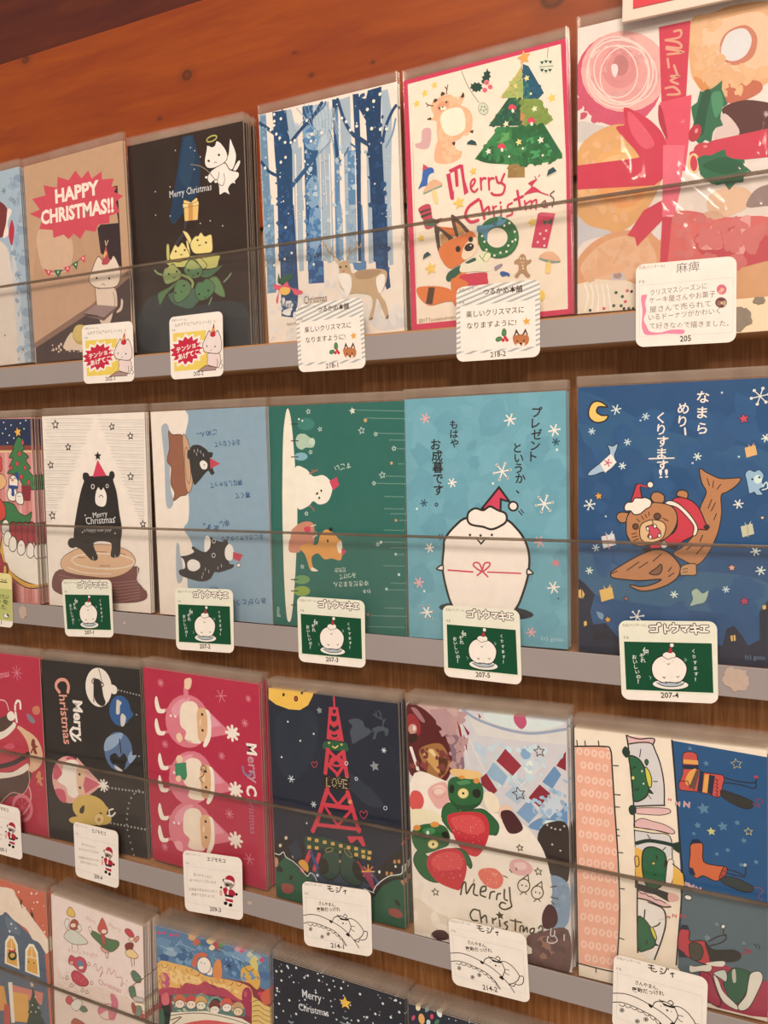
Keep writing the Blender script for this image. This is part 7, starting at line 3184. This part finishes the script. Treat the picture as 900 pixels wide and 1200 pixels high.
'D4': (1017, 1485, 1318706, """
d 13558774 6 127 943
d 13558774 7 482 1454
d 13558774 5 828 1315
d 13558774 5 214 1557
d 13558774 7 596 1609
d 13558774 3 208 1360
d 13558774 7 1021 1192
d 13558774 4 629 1647
d 13558774 7 502 1544
d 13558774 7 361 1471
d 13558774 5 79 719
d 13558774 5 560 1372
d 13558774 7 158 1513
d 13558774 4 207 890
d 13558774 6 993 1057
d 13558774 6 782 1244
d 13558774 7 80 1113
d 13558774 7 167 753
d 13558774 5 405 1307
d 13558774 5 375 762
d 13558774 7 -27 1412
d 13558774 5 1016 1386
d 13558774 4 557 1032
d 13558774 6 620 1213
d 13558774 5 150 1397
d 13558774 5 950 1486
d 13558774 3 293 1495
d 13558774 5 835 1100
d 13558774 7 699 1139
d 13558774 7 981 1447
d 13558774 7 985 1300
d 13558774 4 494 1325
d 13558774 3 898 1619
d 13558774 5 826 1099
d 13558774 4 858 1697
d 13558774 4 272 1220
d 13558774 8 20 1214
d 13558774 5 1007 1182
d 13558774 6 225 742
d 13558774 4 747 1685
d 13558774 7 860 1093
d 13558774 6 612 1319
d 13558774 5 871 1494
d 13558774 3 254 916
d 13558774 3 700 908
d 13558774 7 604 1135
d 13558774 5 595 1453
d 13558774 3 983 1044
d 13558774 3 52 1434
d 13558774 7 447 1507
d 13558774 5 670 1583
d 13558774 4 310 1169
d 13558774 5 133 1380
d 13558774 3 727 1252
d 13558774 6 728 984
d 13558774 5 811 1719
d 13558774 4 9 839
d 13558774 6 729 1496
d 13558774 5 301 1549
d 13558774 5 290 814
d 13558774 7 506 1183
d 13558774 6 51 995
d 13558774 4 752 915
d 13558774 6 716 1268
d 13558774 8 8 795
d 13558774 8 345 1329
d 13558774 4 67 1454
d 13558774 5 835 1114
d 13558774 6 634 1660
d 13558774 5 441 1189
d 13558774 3 397 1422
d 13558774 6 432 1414
d 13558774 5 838 1145
d 13558774 5 212 1231
d 13558774 3 644 881
d 13558774 6 481 1224
d 13558774 6 913 1124
d 13558774 7 777 1171
d 13558774 4 715 1138
d 13558774 6 939 1451
d 13558774 7 846 950
d 13558774 5 -54 1214
d 13558774 6 386 1486
d 13558774 8 32 1248
d 13558774 3 761 1335
d 13558774 4 980 1207
d 13558774 6 321 1046
d 13558774 5 235 752
d 13558774 4 228 841
d 13558774 6 697 1531
d 13558774 8 258 1251
d 13558774 6 468 1266
d 13558774 5 263 1426
d 13558774 8 254 1411
d 13558774 8 -26 787
d 13558774 5 722 1685
d 13558774 7 -18 967
d 13558774 6 219 1555
d 13558774 5 50 1248
d 13558774 3 917 1457
d 13558774 5 812 1055
d 13558774 5 -2 1338
d 13558774 7 560 1470
d 13558774 7 865 988
d 13558774 4 -43 982
d 13558774 6 923 1153
d 13558774 7 160 1494
d 13558774 5 617 1159
d 13558774 4 820 1454
d 13558774 6 343 1345
d 13558774 3 912 1697
d 13558774 4 515 1078
d 13558774 3 252 1521
d 13558774 6 497 1070
d 13558774 8 125 1446
d 13558774 6 545 1313
d 13558774 3 745 1279
d 13558774 3 848 1563
d 13558774 6 341 1145
d 13558774 6 138 929
d 13558774 7 123 801
d 13558774 4 929 1210
d 13558774 5 797 984
d 13558774 5 932 974
d 13558774 6 966 1013
d 13558774 6 -48 1182
d 13558774 6 618 1046
d 13558774 6 121 731
d 13558774 7 903 1585
d 13558774 6 562 1011
d 13558774 3 905 1460
d 13558774 6 402 1463
d 13558774 4 836 1439
d 13558774 6 -31 1125
d 13558774 4 -34 912
d 13558774 6 58 712
d 13558774 3 918 1341
d 13558774 6 215 1199
d 13558774 6 790 1106
d 13558774 5 230 1198
d 13558774 6 493 1417
d 13558774 7 460 1599
d 13558774 6 596 999
d 13558774 5 748 892
d 13558774 6 389 1605
d 13558774 8 591 1187
d 13558774 7 168 1353
d 13558774 3 833 1340
d 13558774 5 359 901
d 13558774 6 462 1304
d 14479095 9 27 1394 69 1406 117 1457 68 1337 189 1465 282 1435 371 1426 451 1380 543 1420 686 1421 855 1405 949 1457 974 1382 913 1327 31 1268 46 1158 131 1209 186 1125 22 1049 261 1199 423 1199 737 1272 800 1316 673 1228
t 14215415 237 1266 152 68 23 1 Merry
t 14215415 208 1162 240 58 58 1 Christmas
s 15386456 574 1324 48 5
k 8822698 10 574 1265 574 1251 574 1255
k 8822698 10 556 1220 574 1211 592 1222
k 8822698 10 537 1175 574 1172 611 1188
k 8822698 10 519 1130 574 1133 629 1155
k 8822698 10 500 1084 574 1093 647 1122
k 8822698 10 481 1038 574 1054 665 1088
k 8822698 11 144 1099 144 1087 144 1092
k 8822698 11 127 1053 144 1046 160 1056
k 8822698 11 110 1007 143 1005 177 1021
k 8822698 11 92 961 143 964 193 985
k 8822698 11 75 914 142 923 209 950
k 8822698 11 57 867 142 882 226 915
"""),
'D5': (1000, 1479, 1254205, """
e 15198920 67 1470 17 5 0 -21
e 14857587 90 1401 21 10 6 -34
e 7775924 134 1483 12 -3 -15 -28
e 13954807 175 1506 18 11 11 -27
e 14743543 214 1476 16 10 10 -25
e 12735869 32 1391 11 -1 -7 -19
e 13782379 162 1438 12 3 0 -18
e 13954807 256 1502 14 6 4 -21
e 4489835 196 1410 12 -3 -12 -23
e 13363447 137 1392 14 4 0 -18
d 14479095 4 325 1459 371 1484 416 1473 472 1490 279 1457 302 1493
d 13952498 5 21 1255
d 13952498 3 354 1342
d 13952498 3 125 899
d 13952498 3 377 1041
d 13952498 4 279 1136
d 13952498 3 503 1414
d 13952498 3 474 1225
d 13952498 7 179 1153
d 13952498 5 120 1223
d 13952498 6 280 835
d 13952498 6 193 1253
d 13952498 6 500 1449
d 13952498 4 438 1068
d 13952498 4 403 1010
d 13952498 3 333 1288
d 13952498 4 182 1172
d 13952498 7 330 922
d 13952498 6 487 884
d 13952498 5 169 1262
d 13952498 3 282 1002
d 13952498 5 103 793
d 13952498 4 360 1369
d 13952498 7 458 1076
d 13952498 6 111 1077
d 13952498 5 231 916
d 13952498 7 75 1280
d 13952498 4 74 1222
d 13952498 5 362 922
d 13952498 4 257 926
d 13952498 5 197 1010
d 13952498 3 34 1259
d 13952498 7 369 1020
d 13952498 6 393 1286
d 13952498 3 496 1264
d 13952498 4 202 1209
d 13952498 7 38 1253
d 13952498 4 34 956
d 13952498 4 105 854
d 13952498 6 104 1075
d 13952498 4 270 887
d 13952498 5 271 973
d 13952498 3 367 1153
d 13952498 6 70 865
d 13952498 5 473 1057
d 13952498 3 91 829
d 13952498 4 228 1302
d 13952498 6 166 1113
d 13952498 6 284 1259
d 13952498 3 373 942
d 13952498 4 314 881
d 13952498 4 109 860
d 13952498 4 209 892
d 13952498 4 114 1223
d 13952498 6 359 1208
d 13952498 6 47 1181
d 13952498 7 251 1096
d 13952498 3 154 1255
d 13952498 5 255 1217
d 13952498 4 19 1322
d 13952498 6 388 1258
e 7775924 111 1281 18 -1 -12 -34
e 7775924 229 1294 18 -1 -12 -34
e 7775924 322 1255 17 -1 -12 -34
e 7775924 413 1239 17 -1 -11 -33
e 7775924 61 1150 18 -1 -12 -34
e 7775924 179 1118 18 -1 -12 -34
"""),
}
def sheet_mesh(key, name, extra=(), **kw):
    W, H, base, ops = ART[key]
    s = Sheet(W, H, base, **kw)
    for l in ops.strip('\n').split('\n'):
        if l: s.op(l)
    for l in extra: s.op(l)
    return s.mesh(name)
# ------------------------------------------------------------------ the setting: plywood back wall, stained beam, upper board coloured dark for shade
tag(MB().quadbox((-1.3, .025, -1.0), (.9, .045, .60)).build('wall_back', PLY), kind='structure')
tag(MB().quadbox((-1.3, .0205, .27), (.9, .025, 0.4305)).build('trim_1', BEAM, bevel=.0012), kind='structure')
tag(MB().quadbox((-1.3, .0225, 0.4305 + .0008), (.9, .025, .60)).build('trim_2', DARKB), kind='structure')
# ------------------------------------------------------------------ shelves: ledge board, grey front strip, clear acrylic guard
ROWZ = {'A': (0.18778, -0.00171, -0.01631, 0.06109), 'B': (-0.00087, 0.00277, -0.01343, 0.06507), 'C': (-0.19222, 0.00415, -0.01205, 0.06955), 'D': (-0.38822, 0.00322, -0.01278, 0.07472)}
XA, XB = -1.1, .75
NAMES = {'A': 'top shelf under the orange beam', 'B': 'second shelf from the top', 'C': 'third shelf from the top', 'D': 'lowest shelf at the bottom of the view'}
def blob(cx, cz, w, h, seed):
    R = random.Random(seed); n = 22
    return [(cx + w * (.75 + .35 * R.random()) * math.cos(math.tau * i / n), cz + h * (.75 + .35 * R.random()) * math.sin(math.tau * i / n)) for i in range(n)]
SMEARS = {'A': [(0.25874, -0.00928, 0.0066, 0.0062, 1), (0.26798, -0.00137, 0.003, 0.002, 1)], 'B': [(-0.26028, -0.00386, 0.0045, 0.0055, 0), (0.25932, -0.00391, 0.0068, 0.0066, 0), (-0.15497, -0.00499, 0.0016, 0.0012, 0)], 'C': [(-0.05103, -0.00308, 0.0022, 0.0012, 0)]}
for r, (z, up, lo, ac) in ROWZ.items():
    root = empty('card_shelf', Matrix.Translation((0, .025, z)))
    tag(root, {'A': 'topmost long shelf ledge with grey front strip and clear guard, under the orange beam',
               'B': 'second long shelf ledge from the top, grey strip below the blue and green cards',
               'C': 'third long shelf ledge from the top, grey strip below the tower and cake cards',
               'D': 'lowest shelf ledge, only its clear guard showing across the bottom cards'}[r], 'shelf', 'card shelves on the plywood wall')
    root_i = Matrix.Translation((0, -.025, -z))
    def part(o): o.parent = root; o.matrix_parent_inverse = root_i; return o
    part(MB().quadbox((XA, -.0085, z + lo), (XB, .0248, z - .0006)).build('ledge_board', BOARD))
    part(MB().quadbox((XA, -.0097, z + lo - .0002), (0.2556 if r == 'A' else XB, -.0086, z + up)).build('front_strip', STRIP, bevel=.0003))
    if r == 'A': tag(part(MB().quadbox((0.2556 + .0003, -.0097, z + lo - .0002), (XB, -.0086, z + up + .002)).build('front_strip', CREAM, bevel=.0003)), 'cream end of the front strip')
    a = MB(); a.quadbox((XA, -.0084, z - .0005), (XB, -.0068, z + ac)); a.m = [0, 1, 0, 1, 1, 1]
    part(a.build('acrylic_guard', [ACRYL, ACEDGE]))
    part(MB().quadbox((XA, -.0086, z + ac - .0011), (XB, -.0066, z + ac + .0007)).build('ground_edge', ACLIP, bevel=.0004))
    for i, (x, dz, w, h, g) in enumerate(SMEARS.get(r, [])):
        part(MB().prism(blob(x, z + dz, w, h, i + 3), -.0101, -.0098).build('tape_residue', RESID2 if g else RESID))
# ------------------------------------------------------------------ sleeved postcards, each slot a stack of copies
def sleeve_mesh(W, H, front, wrinkle):
    """clear bag a little larger than the card: front and back film, pinched at the sides, sealed flap above"""
    x0, x1, z0, z1 = -.0009, W + .0009, -.0003, H + .0062; yb = .00065; nx, nz = (110, 160) if wrinkle else (8, 12)
    e = .00012; X = [x0, -e, .0008] + [.0016 + (W - .0032) * i / nx for i in range(nx + 1)] + [W - .0008, W + e, x1]; Z = [z0, -.0001] + [.0008 + (H - .0006) * i / nz for i in range(nz + 1)] + [H + .001, z1]
    v = []; f = []; R = random.Random(W * 1e6); mx, mz = len(X), len(Z)
    ph = [R.uniform(0, 6.28) for _ in range(4)]
    for side in (0, 1):
        for j, z in enumerate(Z):
            for i, x in enumerate(X):
                ed = 0 if i in (0, mx - 1) or j == 0 else 1; u = min(max(x / W, 0), 1); t = min(max(z / H, 0), 1)
                y = -front * ed if side == 0 else yb * ed
                if side == 0: y -= .0003 * ed * u * (1 - u) * 4 * (math.sin(u * 9 + ph[0]) * math.sin(t * 7 + ph[1]) + 1)
                if side == 0 and wrinkle: y -= wrinkle(x, z) * ed * min(1, u * 20, (1 - u) * 20)
                v.append((x, y, z))
    def idx(s, i, j): return s * mx * mz + j * mx + i
    for j in range(mz - 1):
        for i in range(mx - 1):
            f.append((idx(0, i, j), idx(0, i + 1, j), idx(0, i + 1, j + 1), idx(0, i, j + 1)))
            f.append((idx(1, i, j + 1), idx(1, i + 1, j + 1), idx(1, i + 1, j), idx(1, i, j)))
    out = []
    for name, mat, keep in (('plastic_sleeve', FILM, False), ('sealed_flap', FLAP, True)):
        F = [q for q in f if all(v[i][2] > H + .0005 for i in q) == keep]; used = sorted({i for q in F for i in q}); at = {i: n for n, i in enumerate(used)}
        me = bpy.data.meshes.new(name); me.from_pydata([v[i] for i in used], [], [tuple(at[i] for i in q) for q in F]); me.materials.append(mat)
        me.polygons.foreach_set('use_smooth', [True] * len(F)); me.update(); out.append(me)
    return out
def copies(root, n, pitch, label, group, rnd):
    for k in range(n):
        c = root.copy(); col.objects.link(c)
        c.matrix_world = Matrix.Translation((rnd.uniform(-.0007, .0007), (k + 1) * pitch, 0)) @ root.matrix_world
        c['label'] = label; c['group'] = group
        for ch in root.children:
            d = ch.copy(); col.objects.link(d); d.parent = c; d.matrix_parent_inverse = Matrix.Identity(4)
            for g in ch.children:
                e = g.copy(); col.objects.link(e); e.parent = d; e.matrix_parent_inverse = Matrix.Identity(4)
CARDS = {
    'A1': ([[0.99986, -0.005, -0.016, -0.3479], [0.005, 0.99999, -8e-05, -0.001], [0.016, 0.0, 0.99987, 0.18881], [0.0, 0.0, 0.0, 1.0]], 3, 0.0015),
    'A2': ([[0.99982, 0.01014, -0.01587, -0.24212], [-0.01016, 0.99995, -0.0011, -0.00139], [0.01585, 0.00127, 0.99987, 0.18881], [0.0, 0.0, 0.0, 1.0]], 2, 0.0015),
    'A3': ([[0.9999, -0.01379, 0.00345, -0.14473], [0.01384, 0.9998, -0.01473, 0.00412], [-0.00325, 0.01478, 0.99989, 0.18979], [0.0, 0.0, 0.0, 1.0]], 10, 0.0015),
    'A4': ([[0.9999, -0.01003, -0.00977, -0.03043], [0.00992, 0.99989, -0.01105, 0.00371], [0.00988, 0.01095, 0.99989, 0.18828], [0.0, 0.0, 0.0, 1.0]], 2, 0.0015),
    'A5': ([[0.99976, 0.01116, -0.01871, 0.07396], [-0.01117, 0.99994, -0.00058, 0.00358], [0.0187, 0.00079, 0.99982, 0.1884], [0.0, 0.0, 0.0, 1.0]], 4, 0.0015),
    'A6': ([[0.99998, 0.00012, 0.00573, 0.17667], [-8e-05, 0.99997, -0.00809, -0.00359], [-0.00573, 0.00808, 0.99995, 0.18884], [0.0, 0.0, 0.0, 1.0]], 3, 0.0015),
    'B1': ([[0.99998, -0.005, 0.004, -0.35231], [0.005, 0.99999, 2e-05, -0.001], [-0.004, 0.0, 0.99999, 0.0003], [0.0, 0.0, 0.0, 1.0]], 8, 0.0015),
    'B2': ([[0.99958, -0.02874, 0.00364, -0.24159], [0.02871, 0.99955, 0.00823, -0.00015], [-0.00387, -0.00812, 0.99996, 0.00033], [0.0, 0.0, 0.0, 1.0]], 3, 0.0015),
    'B3': ([[0.99992, 0.01248, 0.00232, -0.13187], [-0.01245, 0.99984, -0.01295, 0.00238], [-0.00248, 0.01292, 0.99991, 0.00023], [0.0, 0.0, 0.0, 1.0]], 3, 0.0015),
    'B4': ([[0.99996, -0.0053, 0.00755, -0.03264], [0.00525, 0.99996, 0.00726, 0.00206], [-0.00758, -0.00722, 0.99995, -1e-05], [0.0, 0.0, 0.0, 1.0]], 3, 0.0015),
    'B5': ([[0.99995, -0.00775, -0.00616, 0.06948], [0.00781, 0.99992, 0.00989, 0.00117], [0.00608, -0.00994, 0.99993, -0.00037], [0.0, 0.0, 0.0, 1.0]], 5, 0.0015),
    'B6': ([[1.0, 0.0, 0.00033, 0.17601], [-0.0, 1.0, -0.00048, -0.00043], [-0.00033, 0.00048, 1.0, 0.0003], [0.0, 0.0, 0.0, 1.0]], 3, 0.0015),
    'C1': ([[0.99998, -0.005, -0.004, -0.35456], [0.005, 0.99999, -2e-05, -0.0016], [0.004, 0.0, 0.99999, -0.1917], [0.0, 0.0, 0.0, 1.0]], 4, 0.0015),
    'C2': ([[0.99906, -0.04298, -0.00493, -0.25537], [0.043, 0.99907, 0.0044, -0.00022], [0.00473, -0.00461, 0.99998, -0.19172], [0.0, 0.0, 0.0, 1.0]], 7, 0.0015),
    'C3': ([[0.99982, 0.00469, 0.01818, -0.14772], [-0.00411, 0.99948, -0.03188, 0.00125], [-0.01832, 0.0318, 0.99933, -0.18846], [0.0, 0.0, 0.0, 1.0]], 7, 0.0015),
    'C4': ([[0.99993, 0.0043, -0.01098, -0.03452], [-0.00434, 0.99998, -0.00382, -0.00135], [0.01097, 0.00387, 0.99993, -0.19144], [0.0, 0.0, 0.0, 1.0]], 7, 0.0015),
    'C5': ([[0.99982, 0.00857, -0.01674, 0.07159], [-0.00859, 0.99996, -0.00121, -0.00384], [0.01673, 0.00135, 0.99986, -0.19093], [0.0, 0.0, 0.0, 1.0]], 9, 0.0015),
    'C6': ([[0.9999, -9e-05, -0.01392, 0.17593], [5e-05, 1.0, -0.0024, -0.00257], [0.01392, 0.0024, 0.9999, -0.19112], [0.0, 0.0, 0.0, 1.0]], 8, 0.0015),
    'D1': ([[0.99994, -0.005, 0.01, -0.36374], [0.005, 0.99999, 5e-05, -0.001], [-0.01, 0.0, 0.99995, -0.3874], [0.0, 0.0, 0.0, 1.0]], 8, 0.0015),
    'D2': ([[0.99943, 0.02438, 0.02331, -0.25923], [-0.02445, 0.9997, 0.0027, -0.00121], [-0.02323, -0.00327, 0.99972, -0.38741], [0.0, 0.0, 0.0, 1.0]], 12, 0.0015),
    'D3': ([[0.99975, -0.02223, -0.00199, -0.14543], [0.02222, 0.99975, -0.0038, -0.00047], [0.00207, 0.00376, 0.99999, -0.38734], [0.0, 0.0, 0.0, 1.0]], 11, 0.0015),
    'D4': ([[0.99952, -0.01667, 0.02601, -0.044], [0.01678, 0.99985, -0.00389, 0.00075], [-0.02594, 0.00432, 0.99965, -0.3866], [0.0, 0.0, 0.0, 1.0]], 8, 0.0015),
    'D5': ([[1.0, -0.0, 0.0, 0.06581], [0.0, 1.0, -0.00089, -0.00236], [0.0, 0.00089, 1.0, -0.38772], [0.0, 0.0, 0.0, 1.0]], 8, 0.0015),
}
TEXTS = {
    'A1': ('snowy pale blue', 'pale blue snowy postcard cut off at the left of the top shelf'),
    'A2': ('red starburst cat', 'tan postcard reading HAPPY CHRISTMAS!! in a red starburst above a white cat'),
    'A3': ('cat tree', 'dark postcard with an angel cat fishing a gift over a tree made of cats'),
    'A4': ('blue forest deer', 'postcard of blue snowy tree trunks with a tan deer in front'),
    'A5': ('fox and tree', 'postcard with a red border, green Christmas tree and an orange fox holding a sack'),
    'A6': ('doughnut', 'large postcard of doughnuts tied with a red ribbon and holly, glare on its sleeve'),
    'B1': ('snowman party', 'postcard of a Christmas tree, snowman and white bowl, left on second shelf'),
    'B2': ('black bear', 'white postcard with a black bear in a red cone hat on a stump'),
    'B3': ('sideways bears', 'pale blue postcard turned sideways with two black bears on snow'),
    'B4': ('green snowman', 'green postcard turned sideways with a white snowman and two orange foxes'),
    'B5': ('round white bird', 'light blue postcard with a big round white bird in a Santa hat'),
    'B6': ('bear on salmon', 'deep blue postcard with a brown bear in a Santa suit riding a salmon'),
    'C1': ('gift bag Santa', 'crimson postcard of Santa with a sack, at the left of third shelf'),
    'C2': ('black ornaments', 'black postcard turned sideways with round ornaments and the words Merry Christmas'),
    'C3': ('three Santas', 'crimson postcard turned sideways with three round pink Santas'),
    'C4': ('red tower', 'night blue postcard with a red lattice tower, a yellow moon and two green birds'),
    'C5': ('strawberry cake', 'photo postcard of a cream cake with strawberries and two green birds'),
    'C6': ('sleeping birds', 'sideways postcard with green birds asleep in bed and socks on blue'),
    'D1': ('snowy house', 'coral postcard of a blue house with snowy roof, left on lowest shelf'),
    'D2': ('girls in costumes', 'pale pink postcard with little girls in festive costumes'),
    'D3': ('watercolour bed', 'watercolour postcard of children in a row in bed below a blue night sky'),
    'D4': ('starry navy', 'navy postcard with snow dots, a yellow star and white handwritten Merry Christmas'),
    'D5': ('leafy navy', 'dark navy postcard with colourful leaves at the bottom edge of the view'),
}
FOLDS = {'A6': [(0.021, 0.0924, 0.0237, 0.0766, 0.0003, 0.0011, 0.0021), (0.0237, 0.0766, 0.0298, 0.0642, 0.0011, 0.001, 0.002), (0.0332, 0.0889, 0.0324, 0.0686, 0.0004, 0.0012, 0.0021), (0.0452, 0.0859, 0.0444, 0.0654, 0.0004, 0.0012, 0.0021), (0.0518, 0.0889, 0.0511, 0.0614, 0.0004, 0.0013, 0.0022), (0.052, 0.0651, 0.0693, 0.048, 0.0011, 0.0012, 0.0026), (0.0486, 0.0605, 0.0636, 0.0446, 0.001, 0.0009, 0.0018), (0.0402, 0.0583, 0.0462, 0.0462, 0.0007, 0.0011, 0.0014), (0.0444, 0.0594, 0.0512, 0.0481, 0.0007, 0.0011, 0.0014), (0.057, 0.06, 0.0709, 0.0453, 0.001, 0.001, 0.0018), (0.047, 0.0452, 0.0693, 0.0455, 0.0012, 0.0008, 0.0014), (0.0917, 0.0857, 0.0888, 0.0699, 0.0003, 0.0011, 0.0018), (0.0888, 0.0699, 0.0803, 0.0639, 0.0011, 0.0012, 0.0018), (0.0803, 0.0639, 0.089, 0.0468, 0.0012, 0.0007, 0.0015), (0.0281, 0.0654, 0.0307, 0.0492, 0.001, 0.0, 0.0016), (0.0546, 0.0381, 0.058, 0.0283, 0.0009, 0.001, 0.0019)], 'A3': [(0.0244, 0.1457, 0.014, 0.0799, 0.0004, 0.0006, 0.0016), (0.0431, 0.1396, 0.0196, 0.0673, 0.0004, 0.0007, 0.0018), (-0.0051, 0.0521, 0.0244, 0.0401, 0.0009, 0.0009, 0.0016), (0.09, 0.073, 0.0998, 0.0578, 0.0006, 0.0006, 0.0012)]}
def glare_wrinkle(x, z, folds):                  # creases in the loose film
    h = 0
    for xa, za, xb, zb, ha, hb, sg in folds:
        dx, dz = xb - xa, zb - za; L2 = dx * dx + dz * dz; t = ((x - xa) * dx + (z - za) * dz) / L2; tc = min(1.05, max(-.05, t))
        r2 = (x - xa - dx * tc) ** 2 + (z - za - dz * tc) ** 2
        h += (ha + (hb - ha) * min(1, max(0, t))) * math.exp(-r2 / (2 * sg * sg))
    return min(h, .0024)
for key, (mat, n, pitch) in CARDS.items():
    W, H, base, ops = ART[key]
    m = Matrix(mat); root = empty('postcard', m)
    short, label = TEXTS[key]
    tag(root, label, 'postcard', 'sleeved Christmas postcards standing on the shelves')
    pm = sheet_mesh(key, 'printed_card'); o = link('printed_card', pm, None, root)
    depth = STEP * (pm['layers'] + 4) + .00012
    film, flap = sleeve_mesh(W * 1e-4, H * 1e-4, depth, (lambda x, z, F=FOLDS[key]: glare_wrinkle(x, z, F)) if key in FOLDS else None)
    link('sealed_flap', flap, None, link('plastic_sleeve', film, None, root))
    copies(root, n, max(pitch, depth + .0011), 'copy of the %s postcard, sleeved, stacked behind the front one' % short, 'copies behind the %s postcard' % short, random.Random(key))
# ------------------------------------------------------------------ name tags stuck over the front strips
TAGS = [
    ('tag_cat', '202-1', [(-0.18327, 0.21162), (-0.13486, 0.21091), (-0.18392, 0.16949), (-0.13544, 0.16888)], 'tag 202-1 with a cat and red starburst, below the red starburst card'),
    ('tag_cat', '202-2', [(-0.10207, 0.21047), (-0.05699, 0.21074), (-0.10246, 0.16808), (-0.058, 0.16823)], 'tag 202-2 with a cat and red starburst, below the dark cat tree card'),
    ('tag_fox', '218-1', [(-0.00028, 0.20878), (0.04781, 0.20956), (0.00096, 0.16694), (0.04882, 0.16674)], 'striped tag 218-1 with a fox face, below the blue forest card'),
    ('tag_fox', '218-2', [(0.10851, 0.20909), (0.15767, 0.20852), (0.10808, 0.16657), (0.15738, 0.16631)], 'striped tag 218-2 with a fox face, below the red bordered fox card'),
    ('tag_letter', '', [(0.2088, 0.21036), (0.25742, 0.2092), (0.20886, 0.16775), (0.25752, 0.16686)], 'handwritten tag 205 with a pink ribbon mark, below the doughnut card'),
    ('tag_chick', '', [(-0.31938, 0.02607), (-0.27051, 0.0249), (-0.32147, -0.01807), (-0.27229, -0.01845)], 'yellow green tag cut off at the left end of the second shelf'),
    ('tag_bird', '207-1', [(-0.21629, 0.02342), (-0.16569, 0.02567), (-0.21508, -0.02049), (-0.16578, -0.01753)], 'green tag 207-1 with a round bird, below the black bear card'),
    ('tag_bird', '207-2', [(-0.10624, 0.0229), (-0.05629, 0.02446), (-0.10726, -0.02127), (-0.05711, -0.01952)], 'green tag 207-2 with a round bird, below the sideways bears card'),
    ('tag_bird', '207-3', [(-0.00521, 0.02287), (0.04444, 0.02299), (-0.00518, -0.02025), (0.04404, -0.02003)], 'green tag 207-3 with a round bird, below the green snowman card'),
    ('tag_bird', '207-5', [(0.09696, 0.02355), (0.14443, 0.02357), (0.09746, -0.0197), (0.14541, -0.01992)], 'green tag 207-5 with a round bird, below the big white bird card'),
    ('tag_bird', '207-4', [(0.19988, 0.02165), (0.24979, 0.02476), (0.20172, -0.02182), (0.25079, -0.01857)], 'green tag 207-4 with a round bird, below the bear on salmon card'),
    ('tag_santa', '209-1', [(-0.32513, -0.16715), (-0.27563, -0.16709), (-0.32507, -0.21058), (-0.27557, -0.21051)], 'white Santa bear tag cut off at the left end of the third shelf'),
    ('tag_santa', '209-4', [(-0.21632, -0.16695), (-0.1702, -0.16649), (-0.21652, -0.2111), (-0.17206, -0.21176)], 'white Santa bear tag 209-4 below the black ornament card'),
    ('tag_santa', '209-3', [(-0.10862, -0.1684), (-0.0563, -0.16395), (-0.10845, -0.21388), (-0.05718, -0.20937)], 'white Santa bear tag 209-3 below the three Santas card'),
    ('tag_cloud', '214-1', [(-0.00762, -0.16985), (0.04419, -0.16526), (-0.0072, -0.21455), (0.04428, -0.2097)], 'white line-drawn tag 214-1 below the red tower card'),
    ('tag_cloud', '214-2', [(0.09737, -0.17036), (0.14677, -0.16946), (0.09973, -0.2126), (0.14874, -0.2111)], 'white line-drawn tag 214-2 below the strawberry cake card'),
    ('tag_cloud', '', [(0.19738, -0.16791), (0.24687, -0.16904), (0.19639, -0.2114), (0.24588, -0.21253)], 'white line-drawn tag cut off at the bottom edge, below the sleeping birds card'),
]
for key, num, Q, label in TAGS:
    (tlx, tlz), (trx, trz), (blx, blz), (brx, brz) = Q
    cx = (tlx + trx + blx + brx) / 4; cz = (tlz + trz + blz + brz) / 4
    def warp(u, v): return (((blx * (1 - u) + brx * u) * (1 - v) + (tlx * (1 - u) + trx * u) * v) - cx, ((blz * (1 - u) + brz * u) * (1 - v) + (tlz * (1 - u) + trz * u) * v) - cz)
    W, H, base, ops = ART[key]
    s = Sheet(W, H, base, th=.0003, corner=42, warp=warp)
    for l in ops.strip('\n').split('\n'):
        if '@' in l:
            if not num: continue
            l = l.replace('@', num)
        s.op(l)
    o = link('name_tag', s.mesh('name_tag')); o.location = (cx, -.01035, cz)
    tag(o, label, 'tag', 'white name tags stuck on the shelf fronts')
# ------------------------------------------------------------------ red notice with a white border hanging from the beam
SX, SZ = (0.2019, 0.3329)
root = empty('notice_board', Matrix.Translation((SX, -.012, SZ)) @ Matrix.Rotation(0.0233, 4, 'Y'))
tag(root, 'red notice with a white border hanging at the top right above the doughnut card', 'sign')
MB().quadbox((0, 0, 0), (.16, .0022, .11)).build('white_board', plain('white_card', 14669516, .5, .03), root, bevel=.0004)
MB().quadbox((.0055, -.0004, .0055), (.1545, -.0001, .1045)).build('red_panel', plain('red_print', 13645898, .5, .04), root)
MB().quadbox((.055, .0023, .07), (.105, .0325, .10)).build('hanger_block', BOARD, root, bevel=.001)
